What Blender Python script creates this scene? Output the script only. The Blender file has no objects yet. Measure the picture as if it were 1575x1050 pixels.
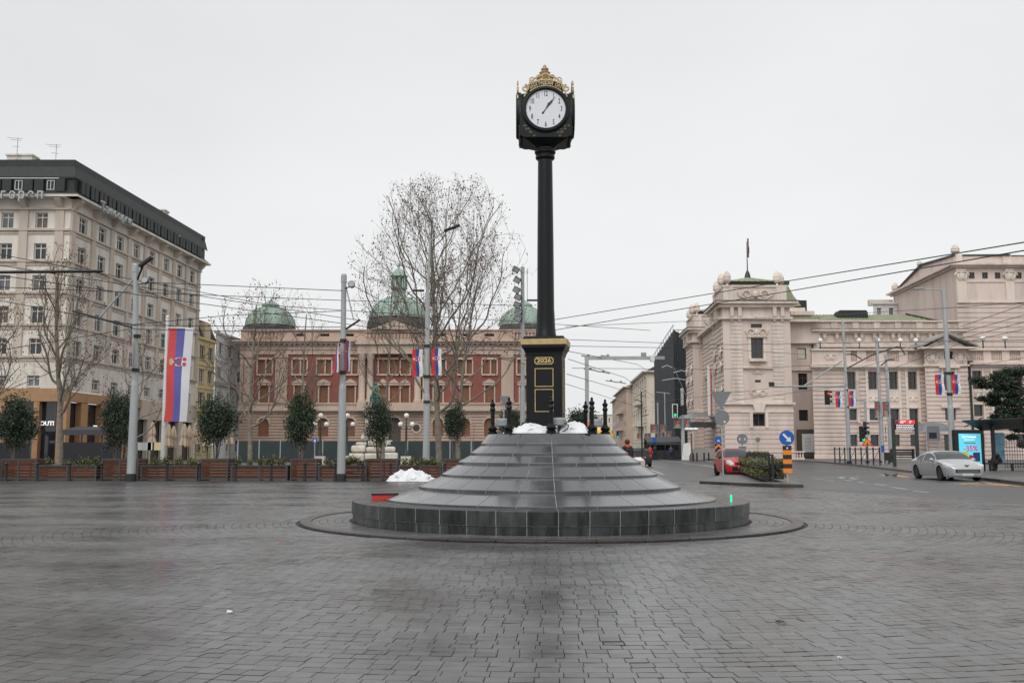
import bpy, bmesh, math, random
import numpy as np
from mathutils import Vector, Matrix
R = math.radians
random.seed(7)
SC = bpy.context.scene
COL = SC.collection

# ---------------------------------------------------------------- camera, world, sun, exposure
F = 1500.0; PITCH = R(6.2); EYE = 1.55
cam_d = bpy.data.cameras.new('camera'); cam = bpy.data.objects.new('camera', cam_d); COL.objects.link(cam)
cam.location = (0, 0, EYE); cam.rotation_euler = (R(90) + PITCH, 0, 0)
cam_d.sensor_width = 36; cam_d.lens = F / 1575 * 36; cam_d.clip_start = .1; cam_d.clip_end = 3000
SC.camera = cam
W = bpy.data.worlds.new('World'); SC.world = W; W.use_nodes = True
nt = W.node_tree; nd = nt.nodes; lk = nt.links
bg = nd['Background']; bg.inputs['Strength'].default_value = .115
sky = nd.new('ShaderNodeTexSky'); sky.sky_type = 'NISHITA'; sky.sun_disc = False
sky.sun_elevation = R(48); sky.sun_rotation = R(200); sky.air_density = 1.0; sky.dust_density = 3.0
tc = nd.new('ShaderNodeTexCoord'); mp = nd.new('ShaderNodeMapping'); mp.inputs['Scale'].default_value = (1, 1, 2.5)
nz = nd.new('ShaderNodeTexNoise'); nz.inputs['Scale'].default_value = 1.1; nz.inputs['Detail'].default_value = 5
cr = nd.new('ShaderNodeValToRGB')
cr.color_ramp.elements[0].position = .3; cr.color_ramp.elements[0].color = (6.5, 6.62, 6.72, 1)
cr.color_ramp.elements[1].position = .7; cr.color_ramp.elements[1].color = (7.95, 7.98, 8.0, 1)
mx = nd.new('ShaderNodeMix'); mx.data_type = 'RGBA'; mx.inputs[0].default_value = .97
lk.new(tc.outputs['Generated'], mp.inputs[0]); lk.new(mp.outputs[0], nz.inputs[0]); lk.new(nz.outputs[0], cr.inputs[0])
lk.new(sky.outputs[0], mx.inputs[6]); lk.new(cr.outputs[0], mx.inputs[7]); lk.new(mx.outputs[2], bg.inputs[0])
sd = bpy.data.lights.new('sun', 'SUN'); sd.energy = 1.5; sd.angle = R(45); sd.color = (1, .985, .96)
sun = bpy.data.objects.new('sun', sd); COL.objects.link(sun); sun.rotation_euler = (R(42), 0, R(-20))
SC.view_settings.view_transform = 'Standard'; SC.view_settings.look = 'None'
SC.view_settings.exposure = 0.0; SC.view_settings.gamma = 1.0; SC.view_settings.use_curve_mapping = False

# ---------------------------------------------------------------- measuring helpers
def at(px, py, Y):
    u = (px - 787.5) / F; v = (525 - py) / F
    k = Y / (math.cos(PITCH) - v * math.sin(PITCH))
    return Vector((u * k, Y, EYE + k * (math.sin(PITCH) + v * math.cos(PITCH))))
def G(px, py, z=0.0):
    u = (px - 787.5) / F; v = (525 - py) / F
    dz = math.sin(PITCH) + v * math.cos(PITCH)
    k = (z - EYE) / dz
    return Vector((u * k, k * (math.cos(PITCH) - v * math.sin(PITCH)), z))
def Zp(py, Y): return at(787.5, py, Y).z
def Xp(px, Y, py=640): return at(px, py, Y).x

# ---------------------------------------------------------------- materials
MATS = {}
def mat(name, col, rough=.7, metal=0, var=.12, scale=1.5, bump=0.0, bscale=30, dirt=0.0, streak=False, emit=0, island=0.0, spec=.5, alpha=1, coat=0):
    if name in MATS: return MATS[name]
    m = bpy.data.materials.new(name); m.use_nodes = True; MATS[name] = m
    n = m.node_tree.nodes; l = m.node_tree.links; b = n['Principled BSDF']
    b.inputs['Roughness'].default_value = rough; b.inputs['Metallic'].default_value = metal
    b.inputs['Specular IOR Level'].default_value = spec; b.inputs['Coat Weight'].default_value = coat
    if alpha < 1: b.inputs['Alpha'].default_value = alpha
    geo = n.new('ShaderNodeNewGeometry')
    c = (col[0], col[1], col[2], 1)
    lo = tuple(x * (1 - var) for x in col) + (1,); hi = tuple(min(1, x * (1 + var)) for x in col) + (1,)
    t = n.new('ShaderNodeTexNoise'); t.inputs['Scale'].default_value = scale; t.inputs['Detail'].default_value = 5
    t.inputs['Roughness'].default_value = .65
    mpn = n.new('ShaderNodeMapping'); mpn.inputs['Scale'].default_value = (1, 1, .18 if streak else 1)
    l.new(geo.outputs['Position'], mpn.inputs[0]); l.new(mpn.outputs[0], t.inputs[0])
    rp = n.new('ShaderNodeValToRGB'); rp.color_ramp.elements[0].position = .3; rp.color_ramp.elements[1].position = .7
    rp.color_ramp.elements[0].color = lo; rp.color_ramp.elements[1].color = hi
    l.new(t.outputs[0], rp.inputs[0]); out = rp.outputs[0]
    if dirt:
        t2 = n.new('ShaderNodeTexNoise'); t2.inputs['Scale'].default_value = scale * .45; t2.inputs['Detail'].default_value = 8
        t2.inputs['Roughness'].default_value = .75
        l.new(mpn.outputs[0], t2.inputs[0])
        r2 = n.new('ShaderNodeValToRGB'); r2.color_ramp.elements[0].position = .46; r2.color_ramp.elements[1].position = .68
        r2.color_ramp.elements[0].color = (0, 0, 0, 1); r2.color_ramp.elements[1].color = (dirt, dirt, dirt, 1)
        l.new(t2.outputs[0], r2.inputs[0])
        m2 = n.new('ShaderNodeMix'); m2.data_type = 'RGBA'
        l.new(r2.outputs[0], m2.inputs[0]); l.new(out, m2.inputs[6]); m2.inputs[7].default_value = (.09, .08, .07, 1)
        out = m2.outputs[2]
    if island:
        mr = n.new('ShaderNodeMapRange'); mr.inputs[3].default_value = 1 - island; mr.inputs[4].default_value = 1 + island
        oi = n.new('ShaderNodeObjectInfo'); ad = n.new('ShaderNodeMath'); ad.operation = 'ADD'
        l.new(geo.outputs['Random Per Island'], ad.inputs[0]); l.new(oi.outputs['Random'], ad.inputs[1])
        fr = n.new('ShaderNodeMath'); fr.operation = 'FRACT'; l.new(ad.outputs[0], fr.inputs[0]); l.new(fr.outputs[0], mr.inputs[0])
        vm = n.new('ShaderNodeVectorMath'); vm.operation = 'SCALE'
        l.new(out, vm.inputs[0]); l.new(mr.outputs[0], vm.inputs['Scale']); out = vm.outputs[0]
    l.new(out, b.inputs['Base Color'])
    if bump:
        t3 = n.new('ShaderNodeTexNoise'); t3.inputs['Scale'].default_value = bscale; t3.inputs['Detail'].default_value = 4
        l.new(geo.outputs['Position'], t3.inputs[0])
        bp = n.new('ShaderNodeBump'); bp.inputs['Strength'].default_value = bump; bp.inputs['Distance'].default_value = .01
        l.new(t3.outputs[0], bp.inputs['Height']); l.new(bp.outputs[0], b.inputs['Normal'])
    if emit:
        b.inputs['Emission Color'].default_value = c; b.inputs['Emission Strength'].default_value = emit
    return m

def wet(name, col, r0, r1, var=.25, island=.2, scale=.55, stain=.45, fine=40, spec=.5, streaks=False, bump=.25, coat=0):
    """wet stone or asphalt: large damp patches that change tone and gloss"""
    m = mat(name, col, .4, 0, var, 6, 0, 30, 0, False, 0, island, spec, coat=coat)
    m.node_tree.nodes['Principled BSDF'].inputs['Coat Roughness'].default_value = .22
    n = m.node_tree.nodes; l = m.node_tree.links; b = n['Principled BSDF']
    geo = n.new('ShaderNodeNewGeometry')
    t = n.new('ShaderNodeTexNoise'); t.inputs['Scale'].default_value = scale; t.inputs['Detail'].default_value = 6; t.inputs['Roughness'].default_value = .6
    mpn = n.new('ShaderNodeMapping'); mpn.inputs['Scale'].default_value = (.55, 1, 1)
    if streaks: mpn.inputs['Scale'].default_value = (3.1, 3.1, .6)
    l.new(geo.outputs['Position'], mpn.inputs[0]); l.new(mpn.outputs[0], t.inputs[0])
    rr = n.new('ShaderNodeMapRange'); rr.inputs[1].default_value = .35; rr.inputs[2].default_value = .65
    rr.inputs[3].default_value = r0; rr.inputs[4].default_value = r1
    l.new(t.outputs[0], rr.inputs[0]); l.new(rr.outputs[0], b.inputs['Roughness'])
    src = b.inputs['Base Color'].links[0].from_socket
    mr = n.new('ShaderNodeMapRange'); mr.inputs[1].default_value = .4; mr.inputs[2].default_value = .62
    mr.inputs[3].default_value = 1 - stain; mr.inputs[4].default_value = 1.5 if streaks else 1.12
    l.new(t.outputs[0], mr.inputs[0])
    vm = n.new('ShaderNodeVectorMath'); vm.operation = 'SCALE'
    l.new(src, vm.inputs[0]); l.new(mr.outputs[0], vm.inputs['Scale']); l.new(vm.outputs[0], b.inputs['Base Color'])
    t3 = n.new('ShaderNodeTexNoise'); t3.inputs['Scale'].default_value = fine; t3.inputs['Detail'].default_value = 5
    l.new(geo.outputs['Position'], t3.inputs[0])
    bp = n.new('ShaderNodeBump'); bp.inputs['Strength'].default_value = bump; bp.inputs['Distance'].default_value = .006
    l.new(t3.outputs[0], bp.inputs['Height']); l.new(bp.outputs[0], b.inputs['Normal'])
    return m

M = dict(
 sett=wet('wet_sett', (.108, .107, .107), .20, .38, var=.16, island=.17, stain=.36, bump=.03, spec=.6),
 mortar=mat('mortar_dark', (.022, .022, .022), .7),
 asphalt=wet('asphalt', (.055, .055, .057), .28, .5, island=0, scale=.25, stain=.3, fine=60),
 pave=wet('pavement', (.12, .115, .11), .3, .55, island=.1, scale=.4, stain=.3),
 kerb=wet('kerb_stone', (.045, .04, .038), .22, .45, island=.15),
 granite=wet('granite_tile', (.042, .048, .055), .16, .30, island=.2, scale=1.4, stain=.3, bump=.05, spec=1.0, coat=.7),
 plinth=wet('plinth_stone', (.030, .032, .033), .2, .42, island=.3, scale=1.5, stain=.55, streaks=True),
 joint=mat('pale_joint', (.34, .34, .33), .8, var=.3, scale=6),
 black=mat('black_enamel', (.005, .006, .007), .34, var=.2, spec=.3),
 blackm=mat('black_metal', (.018, .018, .02), .45),
 clockgreen=mat('clock_green', (.005, .008, .009), .4, spec=.28),
 gold=mat('gold_leaf', (.50, .39, .23), .45, .45, var=.2, scale=9),
 goldp=mat('gold_paint', (.55, .42, .2), .5, .1, var=.15, scale=9),
 dial=mat('dial_white', (.74, .76, .80), .4, var=.02),
 ink=mat('dial_ink', (.02, .022, .03), .5),
 steel=mat('galvanised', (.40, .42, .42), .5, .15, var=.12, scale=2, dirt=.15, streak=True),
 steeld=mat('grey_paint', (.30, .315, .315), .5, .1, var=.1, scale=2),
 white=mat('white_paint', (.75, .75, .74), .55, var=.06, dirt=.1),
 mark=mat('road_white', (.50, .50, .49), .6, var=.3, scale=5, dirt=.5),
 yellowm=mat('road_yellow', (.62, .33, .06), .6, var=.25, scale=4, dirt=.4),
 beige=mat('render_beige', (.72, .67, .60), .85, var=.1, scale=.7, dirt=.38, streak=True, bump=.2, bscale=12),
 beiged=mat('render_tan', (.54, .47, .40), .85, var=.1, scale=1, dirt=.25, streak=True),
 orange=mat('orange_stone', (.40, .225, .11), .6, var=.1, scale=1.5, dirt=.15),
 slate=mat('slate_black', (.017, .019, .020), .6, var=.35, scale=2),
 pink=mat('theatre_pink', (.69, .575, .515), .85, var=.09, scale=.6, dirt=.26, streak=True, bump=.2, bscale=10),
 pinkl=mat('theatre_trim', (.73, .63, .555), .85, var=.1, scale=1, dirt=.35, streak=True),
 sand=mat('museum_stone', (.50, .375, .30), .85, var=.09, scale=.8, dirt=.2, streak=True),
 sandl=mat('museum_trim', (.56, .44, .36), .85, var=.1, scale=1, dirt=.2, streak=True),
 redbrick=mat('museum_red', (.255, .088, .068), .85, var=.12, scale=1.5, dirt=.1),
 shutter=mat('brown_shutter', (.20, .088, .042), .6, var=.1),
 copper=mat('copper_green', (.30, .41, .34), .6, var=.2, scale=.8, dirt=.3, streak=True),
 moss=mat('old_copper', (.30, .32, .20), .6, var=.2, scale=1, dirt=.2),
 glass=mat('window_glass', (.02, .024, .028), .06, var=.3, scale=.4, spec=.8),
 curtain=mat('curtained_glass', (.13, .13, .14), .15, var=.35, scale=1.5, spec=.8),
 blind=mat('window_blind', (.16, .12, .10), .5, var=.3, scale=2),
 litglass=mat('lit_window', (.55, .54, .40), .3, var=.1, emit=.12),
 frame=mat('window_frame_white', (.62, .61, .58), .6),
 framed=mat('window_frame_dark', (.10, .07, .055), .6),
 yellowb=mat('yellow_render', (.60, .50, .28), .85, var=.08, dirt=.12, streak=True),
 whiteb=mat('white_render', (.66, .66, .65), .85, var=.07, dirt=.15, streak=True),
 greyb=mat('grey_render', (.33, .32, .30), .85, var=.1, dirt=.2),
 creamb=mat('cream_render', (.70, .63, .52), .85, var=.1, dirt=.2, streak=True),
 net=mat('black_net', (.035, .038, .042), .8, var=.4, scale=2.5, streak=True),
 wood=mat('planter_wood', (.092, .036, .020), .65, var=.3, scale=7, island=.22, spec=.25),
 pframe=mat('planter_steel', (.06, .062, .064), .5),
 soil=mat('soil', (.03, .022, .015), .9),
 leaf=mat('laurel_leaf', (.032, .050, .024), .5, var=.6, scale=3, island=.45),
 leafl=mat('shrub_leaf', (.11, .115, .04), .5, var=.5, scale=5, island=.5),
 needle=mat('conifer_needle', (.022, .042, .022), .6, var=.5, scale=3, island=.4),
 bark=mat('plane_bark', (.20, .175, .14), .85, var=.35, scale=4),
 barkd=mat('dark_twig', (.14, .115, .10), .85, var=.3, scale=3),
 seed=mat('seed_ball', (.15, .075, .05), .9, var=.4, scale=5, island=.4),
 tarp=mat('white_tarp', (.74, .75, .77), .5, var=.06, scale=4),
 flagr=mat('flag_red', (.62, .03, .035), .7, var=.06), flagb=mat('flag_blue', (.03, .075, .27), .7, var=.06),
 flagw=mat('flag_white', (.72, .72, .74), .7, var=.05),
 flagbb=mat('big_flag_blue', (.13, .13, .40), .7, var=.08),
 flagrr=mat('big_flag_red', (.66, .07, .075), .7, var=.08),
 signblue=mat('sign_blue', (.012, .10, .42), .4, var=.05), signorange=mat('sign_orange', (.80, .24, .02), .45, var=.05),
 signred=mat('sign_red', (.6, .03, .03), .45, var=.05), signback=mat('sign_back', (.19, .20, .21), .5, .1, var=.1),
 globe=mat('globe_white', (.82, .82, .80), .25, var=.02),
 silver=mat('car_silver', (.50, .51, .52), .28, .45, var=.05, coat=.3), carred=mat('car_red', (.55, .012, .015), .3, var=.03, coat=.6),
 vany=mat('van_yellow', (.75, .48, .03), .35, var=.04, coat=.4), tyre=mat('tyre', (.015, .015, .015), .8),
 rim=mat('alloy', (.45, .46, .47), .35, .6), carglass=mat('car_glass', (.02, .028, .028), .08, var=.1, spec=.35),
 windscreen=mat('windscreen', (.05, .055, .06), .12, var=.3, scale=5, spec=.4),
 carlamp=mat('headlamp', (.62, .63, .64), .15, .2), plate=mat('plate', (.6, .6, .6), .5),
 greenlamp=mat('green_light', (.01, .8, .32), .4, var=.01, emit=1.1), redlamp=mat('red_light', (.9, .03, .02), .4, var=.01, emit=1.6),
 beacon=mat('orange_beacon', (.85, .16, .02), .35, emit=.3), dull=mat('dull_lens', (.05, .03, .02), .3),
 tent=mat('umbrella_cloth', (.44, .345, .26), .8, var=.12, scale=4), awning=mat('awning_dark', (.045, .048, .055), .6),
 stonew=mat('pale_stone', (.66, .61, .53), .8, var=.15, scale=1.5, dirt=.35), bronze=mat('bronze_green', (.10, .21, .17), .5, .3, var=.4, scale=3),
 hoard=mat('hoarding_green', (.022, .036, .037), .6, var=.2, scale=.8),
 skin=mat('skin', (.42, .24, .17), .5, var=.05), cloth=mat('dark_cloth', (.018, .018, .022), .85, var=.2, scale=20),
 hair=mat('hair_brown', (.06, .025, .012), .7), scarf=mat('red_scarf', (.55, .06, .03), .8), denim=mat('denim', (.04, .06, .12), .8),
 screen=mat('screen_cyan', (.12, .62, .80), .3, var=.12, scale=1.5, emit=.55), screenr=mat('screen_red', (.80, .05, .05), .4, emit=.5),
 screenk=mat('screen_black', (.012, .012, .015), .3), textw=mat('text_white', (.85, .85, .85), .5, emit=.6), textp=mat('text_pink', (.75, .03, .2), .5, emit=.35),
 lime=mat('print_lime', (.45, .65, .08), .5, emit=.2), navy=mat('print_navy', (.02, .05, .18), .5, emit=.05), dkgreen=mat('lamp_green_iron', (.025, .04, .035), .5),
 ledred=mat('red_box', (.60, .04, .025), .45), copperd=mat('dome_base', (.05, .055, .05), .7), posterg=mat('poster_grey', (.12, .15, .15), .6, var=.6, scale=3),
 pigeon=mat('pigeon_grey', (.10, .09, .095), .8, var=.3, scale=30), tri=mat('works_yellow', (.80, .36, .02), .5),
)

# ---------------------------------------------------------------- mesh helpers
class MB:
    def __init__(s): s.v = []; s.f = []; s.m = []; s.mi = 0
    def quad(s, *p):
        n = len(s.v); s.v += [tuple(q) for q in p]; s.f.append(tuple(range(n, n + len(p)))); s.m.append(s.mi); return s
    def box(s, a, b, T=None):
        x0, y0, z0 = a; x1, y1, z1 = b
        P = [(x0,y0,z0),(x1,y0,z0),(x1,y1,z0),(x0,y1,z0),(x0,y0,z1),(x1,y0,z1),(x1,y1,z1),(x0,y1,z1)]
        if T: P = [tuple(T @ Vector(p)) for p in P]
        n = len(s.v); s.v += P
        for f in ((0,3,2,1),(4,5,6,7),(0,1,5,4),(1,2,6,5),(2,3,7,6),(3,0,4,7)): s.f.append(tuple(n + i for i in f)); s.m.append(s.mi)
        return s
    def cbox(s, c, d, T=None):
        return s.box((c[0]-d[0]/2, c[1]-d[1]/2, c[2]-d[2]/2), (c[0]+d[0]/2, c[1]+d[1]/2, c[2]+d[2]/2), T)
    def prism(s, poly, y0, y1):            # poly in (x,z), extruded along y
        n = len(s.v); k = len(poly)
        s.v += [(x, y0, z) for x, z in poly] + [(x, y1, z) for x, z in poly]
        s.f.append(tuple(range(n, n + k))); s.m.append(s.mi); s.f.append(tuple(range(n + 2*k - 1, n + k - 1, -1))); s.m.append(s.mi)
        for i in range(k):
            j = (i + 1) % k; s.f.append((n+j, n+i, n+k+i, n+k+j)); s.m.append(s.mi)
        return s
    def vprism(s, poly, z0, z1):           # poly in (x,y), extruded up
        n = len(s.v); k = len(poly)
        s.v += [(x, y, z0) for x, y in poly] + [(x, y, z1) for x, y in poly]
        s.f.append(tuple(range(n + k - 1, n - 1, -1))); s.m.append(s.mi); s.f.append(tuple(range(n + k, n + 2*k))); s.m.append(s.mi)
        for i in range(k):
            j = (i + 1) % k; s.f.append((n+i, n+j, n+k+j, n+k+i)); s.m.append(s.mi)
        return s
    def tube(s, pts, rad, n=8, cap=True):
        pts = [Vector(p) for p in pts]; rad = [rad] * len(pts) if isinstance(rad, (int, float)) else rad
        b = len(s.v); up = None
        for i, p in enumerate(pts):
            d = (pts[min(i+1, len(pts)-1)] - pts[max(i-1, 0)])
            d = d.normalized() if d.length > 1e-9 else Vector((0,0,1))
            if up is None: up = Vector((1,0,0)) if abs(d.x) < .7 else Vector((0,1,0))
            a = d.cross(up); a = a.normalized() if a.length > 1e-6 else d.orthogonal().normalized()
            up = a.cross(d).normalized(); c = up
            for k in range(n):
                t = 2*math.pi*k/n; q = p + (a*math.cos(t) + c*math.sin(t)) * rad[i]; s.v.append((q.x, q.y, q.z))
        for i in range(len(pts)-1):
            for k in range(n):
                j = (k+1) % n; s.f.append((b+i*n+k, b+i*n+j, b+(i+1)*n+j, b+(i+1)*n+k)); s.m.append(s.mi)
        if cap and n > 2:
            s.f.append(tuple(b+k for k in range(n-1, -1, -1))); s.m.append(s.mi)
            e = b+(len(pts)-1)*n; s.f.append(tuple(e+k for k in range(n))); s.m.append(s.mi)
        return s
    def lathe(s, prof, n=16, c=(0,0,0), a0=0, T=None, sx=1, sy=1):     # prof: (r,z)
        b = len(s.v)
        for r, z in prof:
            for k in range(n):
                t = a0 + 2*math.pi*k/n; p = (c[0] + r*math.cos(t)*sx, c[1] + r*math.sin(t)*sy, c[2] + z)
                s.v.append(tuple(T @ Vector(p)) if T else p)
        for i in range(len(prof)-1):
            for k in range(n):
                j = (k+1) % n; s.f.append((b+i*n+k, b+i*n+j, b+(i+1)*n+j, b+(i+1)*n+k)); s.m.append(s.mi)
        if prof[0][0] > 1e-4: s.f.append(tuple(b+k for k in range(n-1, -1, -1))); s.m.append(s.mi)
        if prof[-1][0] > 1e-4: e = b+(len(prof)-1)*n; s.f.append(tuple(e+k for k in range(n))); s.m.append(s.mi)
        return s
    def ball(s, c, r, n=10, m=6, sc=(1,1,1)):
        prof = [(max(1e-5, r*math.sin(math.pi*i/m)), -r*math.cos(math.pi*i/m)*sc[2]) for i in range(m+1)]
        return s.lathe(prof, n, c, sx=sc[0], sy=sc[1])
    def build(s, name, m, parent=None, smooth=False, loc=None, rz=0, bevel=0):
        me = bpy.data.meshes.new(name); me.from_pydata(s.v, [], s.f)
        ms = m if isinstance(m, (list, tuple)) else [m]
        for q in ms: me.materials.append(M[q] if isinstance(q, str) else q)
        if len(ms) > 1: me.polygons.foreach_set('material_index', s.m)
        if smooth:
            me.polygons.foreach_set('use_smooth', [True]*len(me.polygons))
            if smooth != 'all':
                try: me.set_sharp_from_angle(angle=R(38))
                except Exception: pass
        me.update()
        o = bpy.data.objects.new(name, me); COL.objects.link(o)
        if parent: o.parent = parent
        if loc is not None: o.location = loc
        if rz: o.rotation_euler = (0, 0, rz)
        if bevel:
            bv = o.modifiers.new('edge', 'BEVEL'); bv.width = bevel; bv.segments = 2; bv.limit_method = 'ANGLE'
        return o
def inst(me_obj, parent, loc=(0,0,0), rz=0, name=None):
    o = bpy.data.objects.new(name or me_obj.name.split('.')[0], me_obj.data); COL.objects.link(o); o.parent = parent
    o.location = loc; o.rotation_euler = (0, 0, rz); return o
def tag(o, label, cat, group=None, kind=None):
    o['label'] = label; o['category'] = cat
    if group: o['group'] = group
    if kind: o['kind'] = kind
    return o
def thing(name, label, cat, loc=(0,0,0), rz=0, group=None):
    o = bpy.data.objects.new(name, None); o.empty_display_size = .2; COL.objects.link(o)
    o.location = loc; o.rotation_euler = (0, 0, rz); tag(o, label, cat, group); return o
def struct(o): o['kind'] = 'structure'; return o
def kids(o): return [c for c in bpy.data.objects if c.parent is o]
def dup(root, loc, rz=None, label=None, group=None, scale=None):
    def cp(o, par):
        c = o.copy(); COL.objects.link(c); c.parent = par
        for k in kids(o): cp(k, c)
        return c
    c = cp(root, None); c.location = loc
    if rz is not None: c.rotation_euler = (0, 0, rz)
    if label: c['label'] = label
    if group: c['group'] = group
    if scale: c.scale = scale
    return c
def text(s, size, name, m, parent, loc, rot=(R(90),0,0), ex=.01, align='CENTER', sx=1.0, bold=0):
    cu = bpy.data.curves.new('t', 'FONT'); cu.body = s; cu.size = size; cu.extrude = ex; cu.align_x = align; cu.align_y = 'CENTER'
    cu.offset = bold; cu.resolution_u = 3
    t = bpy.data.objects.new('t', cu); COL.objects.link(t); dg = bpy.context.evaluated_depsgraph_get(); dg.update()
    me = bpy.data.meshes.new_from_object(t.evaluated_get(dg)); bpy.data.objects.remove(t)
    me.materials.clear(); me.materials.append(M[m])
    o = bpy.data.objects.new(name, me); COL.objects.link(o); o.parent = parent; o.location = loc; o.rotation_euler = rot; o.scale = (sx, 1, 1)
    return o
def smoothpoly(c, r, n, a0=0, a1=2*math.pi): return [(c[0]+r*math.cos(a0+(a1-a0)*i/n), c[1]+r*math.sin(a0+(a1-a0)*i/n)) for i in range(n)]
# ---------------------------------------------------------------- ground, road, setts
CX, CY = .80, 21.2                                      # middle of the clock monument
g = struct(MB().quad((-900,-60,0),(900,-60,0),(900,1500,0),(-900,1500,0)).build('ground', 'asphalt'))
edge = [G(x, y) for x, y in ((-500,778),(0,758),(150,749),(430,742),(700,741),(1060,742),(1190,751),(1400,764),(1575,776),(2000,802))]
EX = np.array([p.x for p in edge]); EY = np.array([p.y for p in edge])
bed = MB(); bed.quad(*([(-30,1.5,.004),(26,1.5,.004)] + [(p.x,p.y,.004) for p in reversed(edge)]))
paving = struct(bed.build('paving', 'mortar'))

def sett_mesh(name, cen, ang, zt, S=.1492, H=.045, ch=.0015, jit=.0007, rng=None):
    N = len(cen); h = S/2; hx = (S+.0125)/2
    base = np.array([[-hx,-h,-H],[hx,-h,-H],[hx,h,-H],[-hx,h,-H],[-hx,-h,-ch],[hx,-h,-ch],[hx,h,-ch],[-hx,h,-ch],
                     [-hx+ch,-h+ch,0],[hx-ch,-h+ch,0],[hx-ch,h-ch,0],[-hx+ch,h-ch,0]])
    V = np.repeat(base[None], N, 0)
    sc = 1 + rng.uniform(-.025, .01, (N,1,2)); V[:,:,:2] *= sc
    tl = rng.normal(0, jit/h, (N,2)); V[:,4:,2] += tl[:,None,0]*V[:,4:,0] + tl[:,None,1]*V[:,4:,1] + rng.normal(0,.0008,(N,1))
    ca, sa = np.cos(ang)[:,None], np.sin(ang)[:,None]
    X = V[:,:,0]*ca - V[:,:,1]*sa + cen[:,0:1]; Y = V[:,:,0]*sa + V[:,:,1]*ca + cen[:,1:2]; Z = V[:,:,2] + zt[:,None]
    P = np.stack([X,Y,Z], -1).reshape(-1,3)
    fb = np.array([[8,9,10,11],[4,5,9,8],[5,6,10,9],[6,7,11,10],[7,4,8,11],[0,1,5,4],[1,2,6,5],[2,3,7,6],[3,0,4,7]])
    Fc = (fb[None] + (np.arange(N)*12)[:,None,None]).reshape(-1,4)
    me = bpy.data.meshes.new(name); me.vertices.add(len(P)); me.vertices.foreach_set('co', P.astype(np.float32).ravel())
    me.loops.add(Fc.size); me.loops.foreach_set('vertex_index', Fc.astype(np.int32).ravel())
    me.polygons.add(len(Fc)); me.polygons.foreach_set('loop_start', np.arange(0, Fc.size, 4, dtype=np.int32))
    me.update(calc_edges=True); me.validate(); me.polygons.foreach_set('use_smooth', [False]*len(me.polygons)); me.materials.append(M['sett']); return me
rng = np.random.default_rng(3)
cen = []; an = []; zz = []
r = 4.30; i = 0
while r < 38:
    if 4.95 < r < 5.31: r += .155; continue
    n = int(round(2*math.pi*r/.167)); t = (np.arange(n) + (.5 if i % 2 else 0) + .08*rng.normal())/n*2*math.pi
    x = CX + r*np.cos(t); y = CY + r*np.sin(t)
    k = (y > 4.6) & (np.abs(x) < .56*y + 3.0) & (y < np.interp(x, EX, EY) - .1)
    if r > 9: k &= ~((np.abs(x-CX) < 3.3) & (y > CY + 8) & (y < CY + 14))
    cen.append(np.stack([x[k], y[k]], 1)); an.append(t[k] + math.pi/2); zz.append(np.full(k.sum(), .042 if r < 5.1 else .016))
    r += .155; i += 1
cen = np.concatenate(cen); an = np.concatenate(an); zz = np.concatenate(zz)
inv = (np.abs(cen[:,0]) < .525*cen[:,1]) & (cen[:,1] > 6.62)
near = np.argsort(np.where(inv, np.hypot(cen[:,0]*.6, cen[:,1]), 1e9))[:298]
mask = np.ones(len(cen), bool); mask[near] = False
o = bpy.data.objects.new('sett_field', sett_mesh('sett_field', cen[mask], an[mask], zz[mask], rng=rng)); COL.objects.link(o); o.parent = paving; o['kind'] = 'stuff'
one = [sett_mesh('sett', np.zeros((1,2)), np.zeros(1), np.zeros(1), rng=rng) for _ in range(6)]
for j, q in enumerate(near):
    o = bpy.data.objects.new('sett', one[j % 6]); COL.objects.link(o); o.parent = paving
    o.location = (cen[q,0], cen[q,1], zz[q]); o.rotation_euler = (0, 0, an[q])

# low kerb ring round the monument, stone by stone
def ring_tiles(parent, name, prof, n, m, a0, gap=.006, seg=3, bevel=.004):
    """closed section prof (r,z) swept over one stone; n copies"""
    r0 = max(p[0] for p in prof); w = 2*math.pi/n - gap/r0; mb = MB(); k = len(prof)
    for s in range(seg+1):
        t = -math.pi/2 - w/2 + w*s/seg
        for r, z in prof: mb.v.append((r*math.cos(t), r*math.sin(t), z))
    for s in range(seg):
        for q in range(k):
            p = (q+1) % k; mb.f.append((s*k+q, s*k+p, (s+1)*k+p, (s+1)*k+q)); mb.m.append(0)
    mb.f.append(tuple(range(k-1,-1,-1))); mb.m.append(0); mb.f.append(tuple(seg*k+q for q in range(k))); mb.m.append(0)
    o = mb.build(name, m, parent, bevel=bevel); o.rotation_euler = (0,0,a0)
    bm = bmesh.new(); bm.from_mesh(o.data); bmesh.ops.recalc_face_normals(bm, faces=bm.faces); bm.to_mesh(o.data); bm.free()
    for j in range(1, n):
        c = o.copy(); COL.objects.link(c); c.parent = parent; c.rotation_euler = (0,0,a0 + 2*math.pi*j/n)
    return o
plat = thing('kerb_ring', 'low dark stone kerb circle lying flush round the foot of the stepped clock monument', 'kerb', (CX,CY,0))
MB().lathe([(4.995,0.0),(4.995,.034)], 90).build('ring_bed', 'mortar', plat)
ring_tiles(plat, 'kerb_stone', [(5.235,0),(5.235,.048),(5.222,.058),(5.0,.058),(5.0,0)], 40, 'kerb', 0.03, .012)

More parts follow.
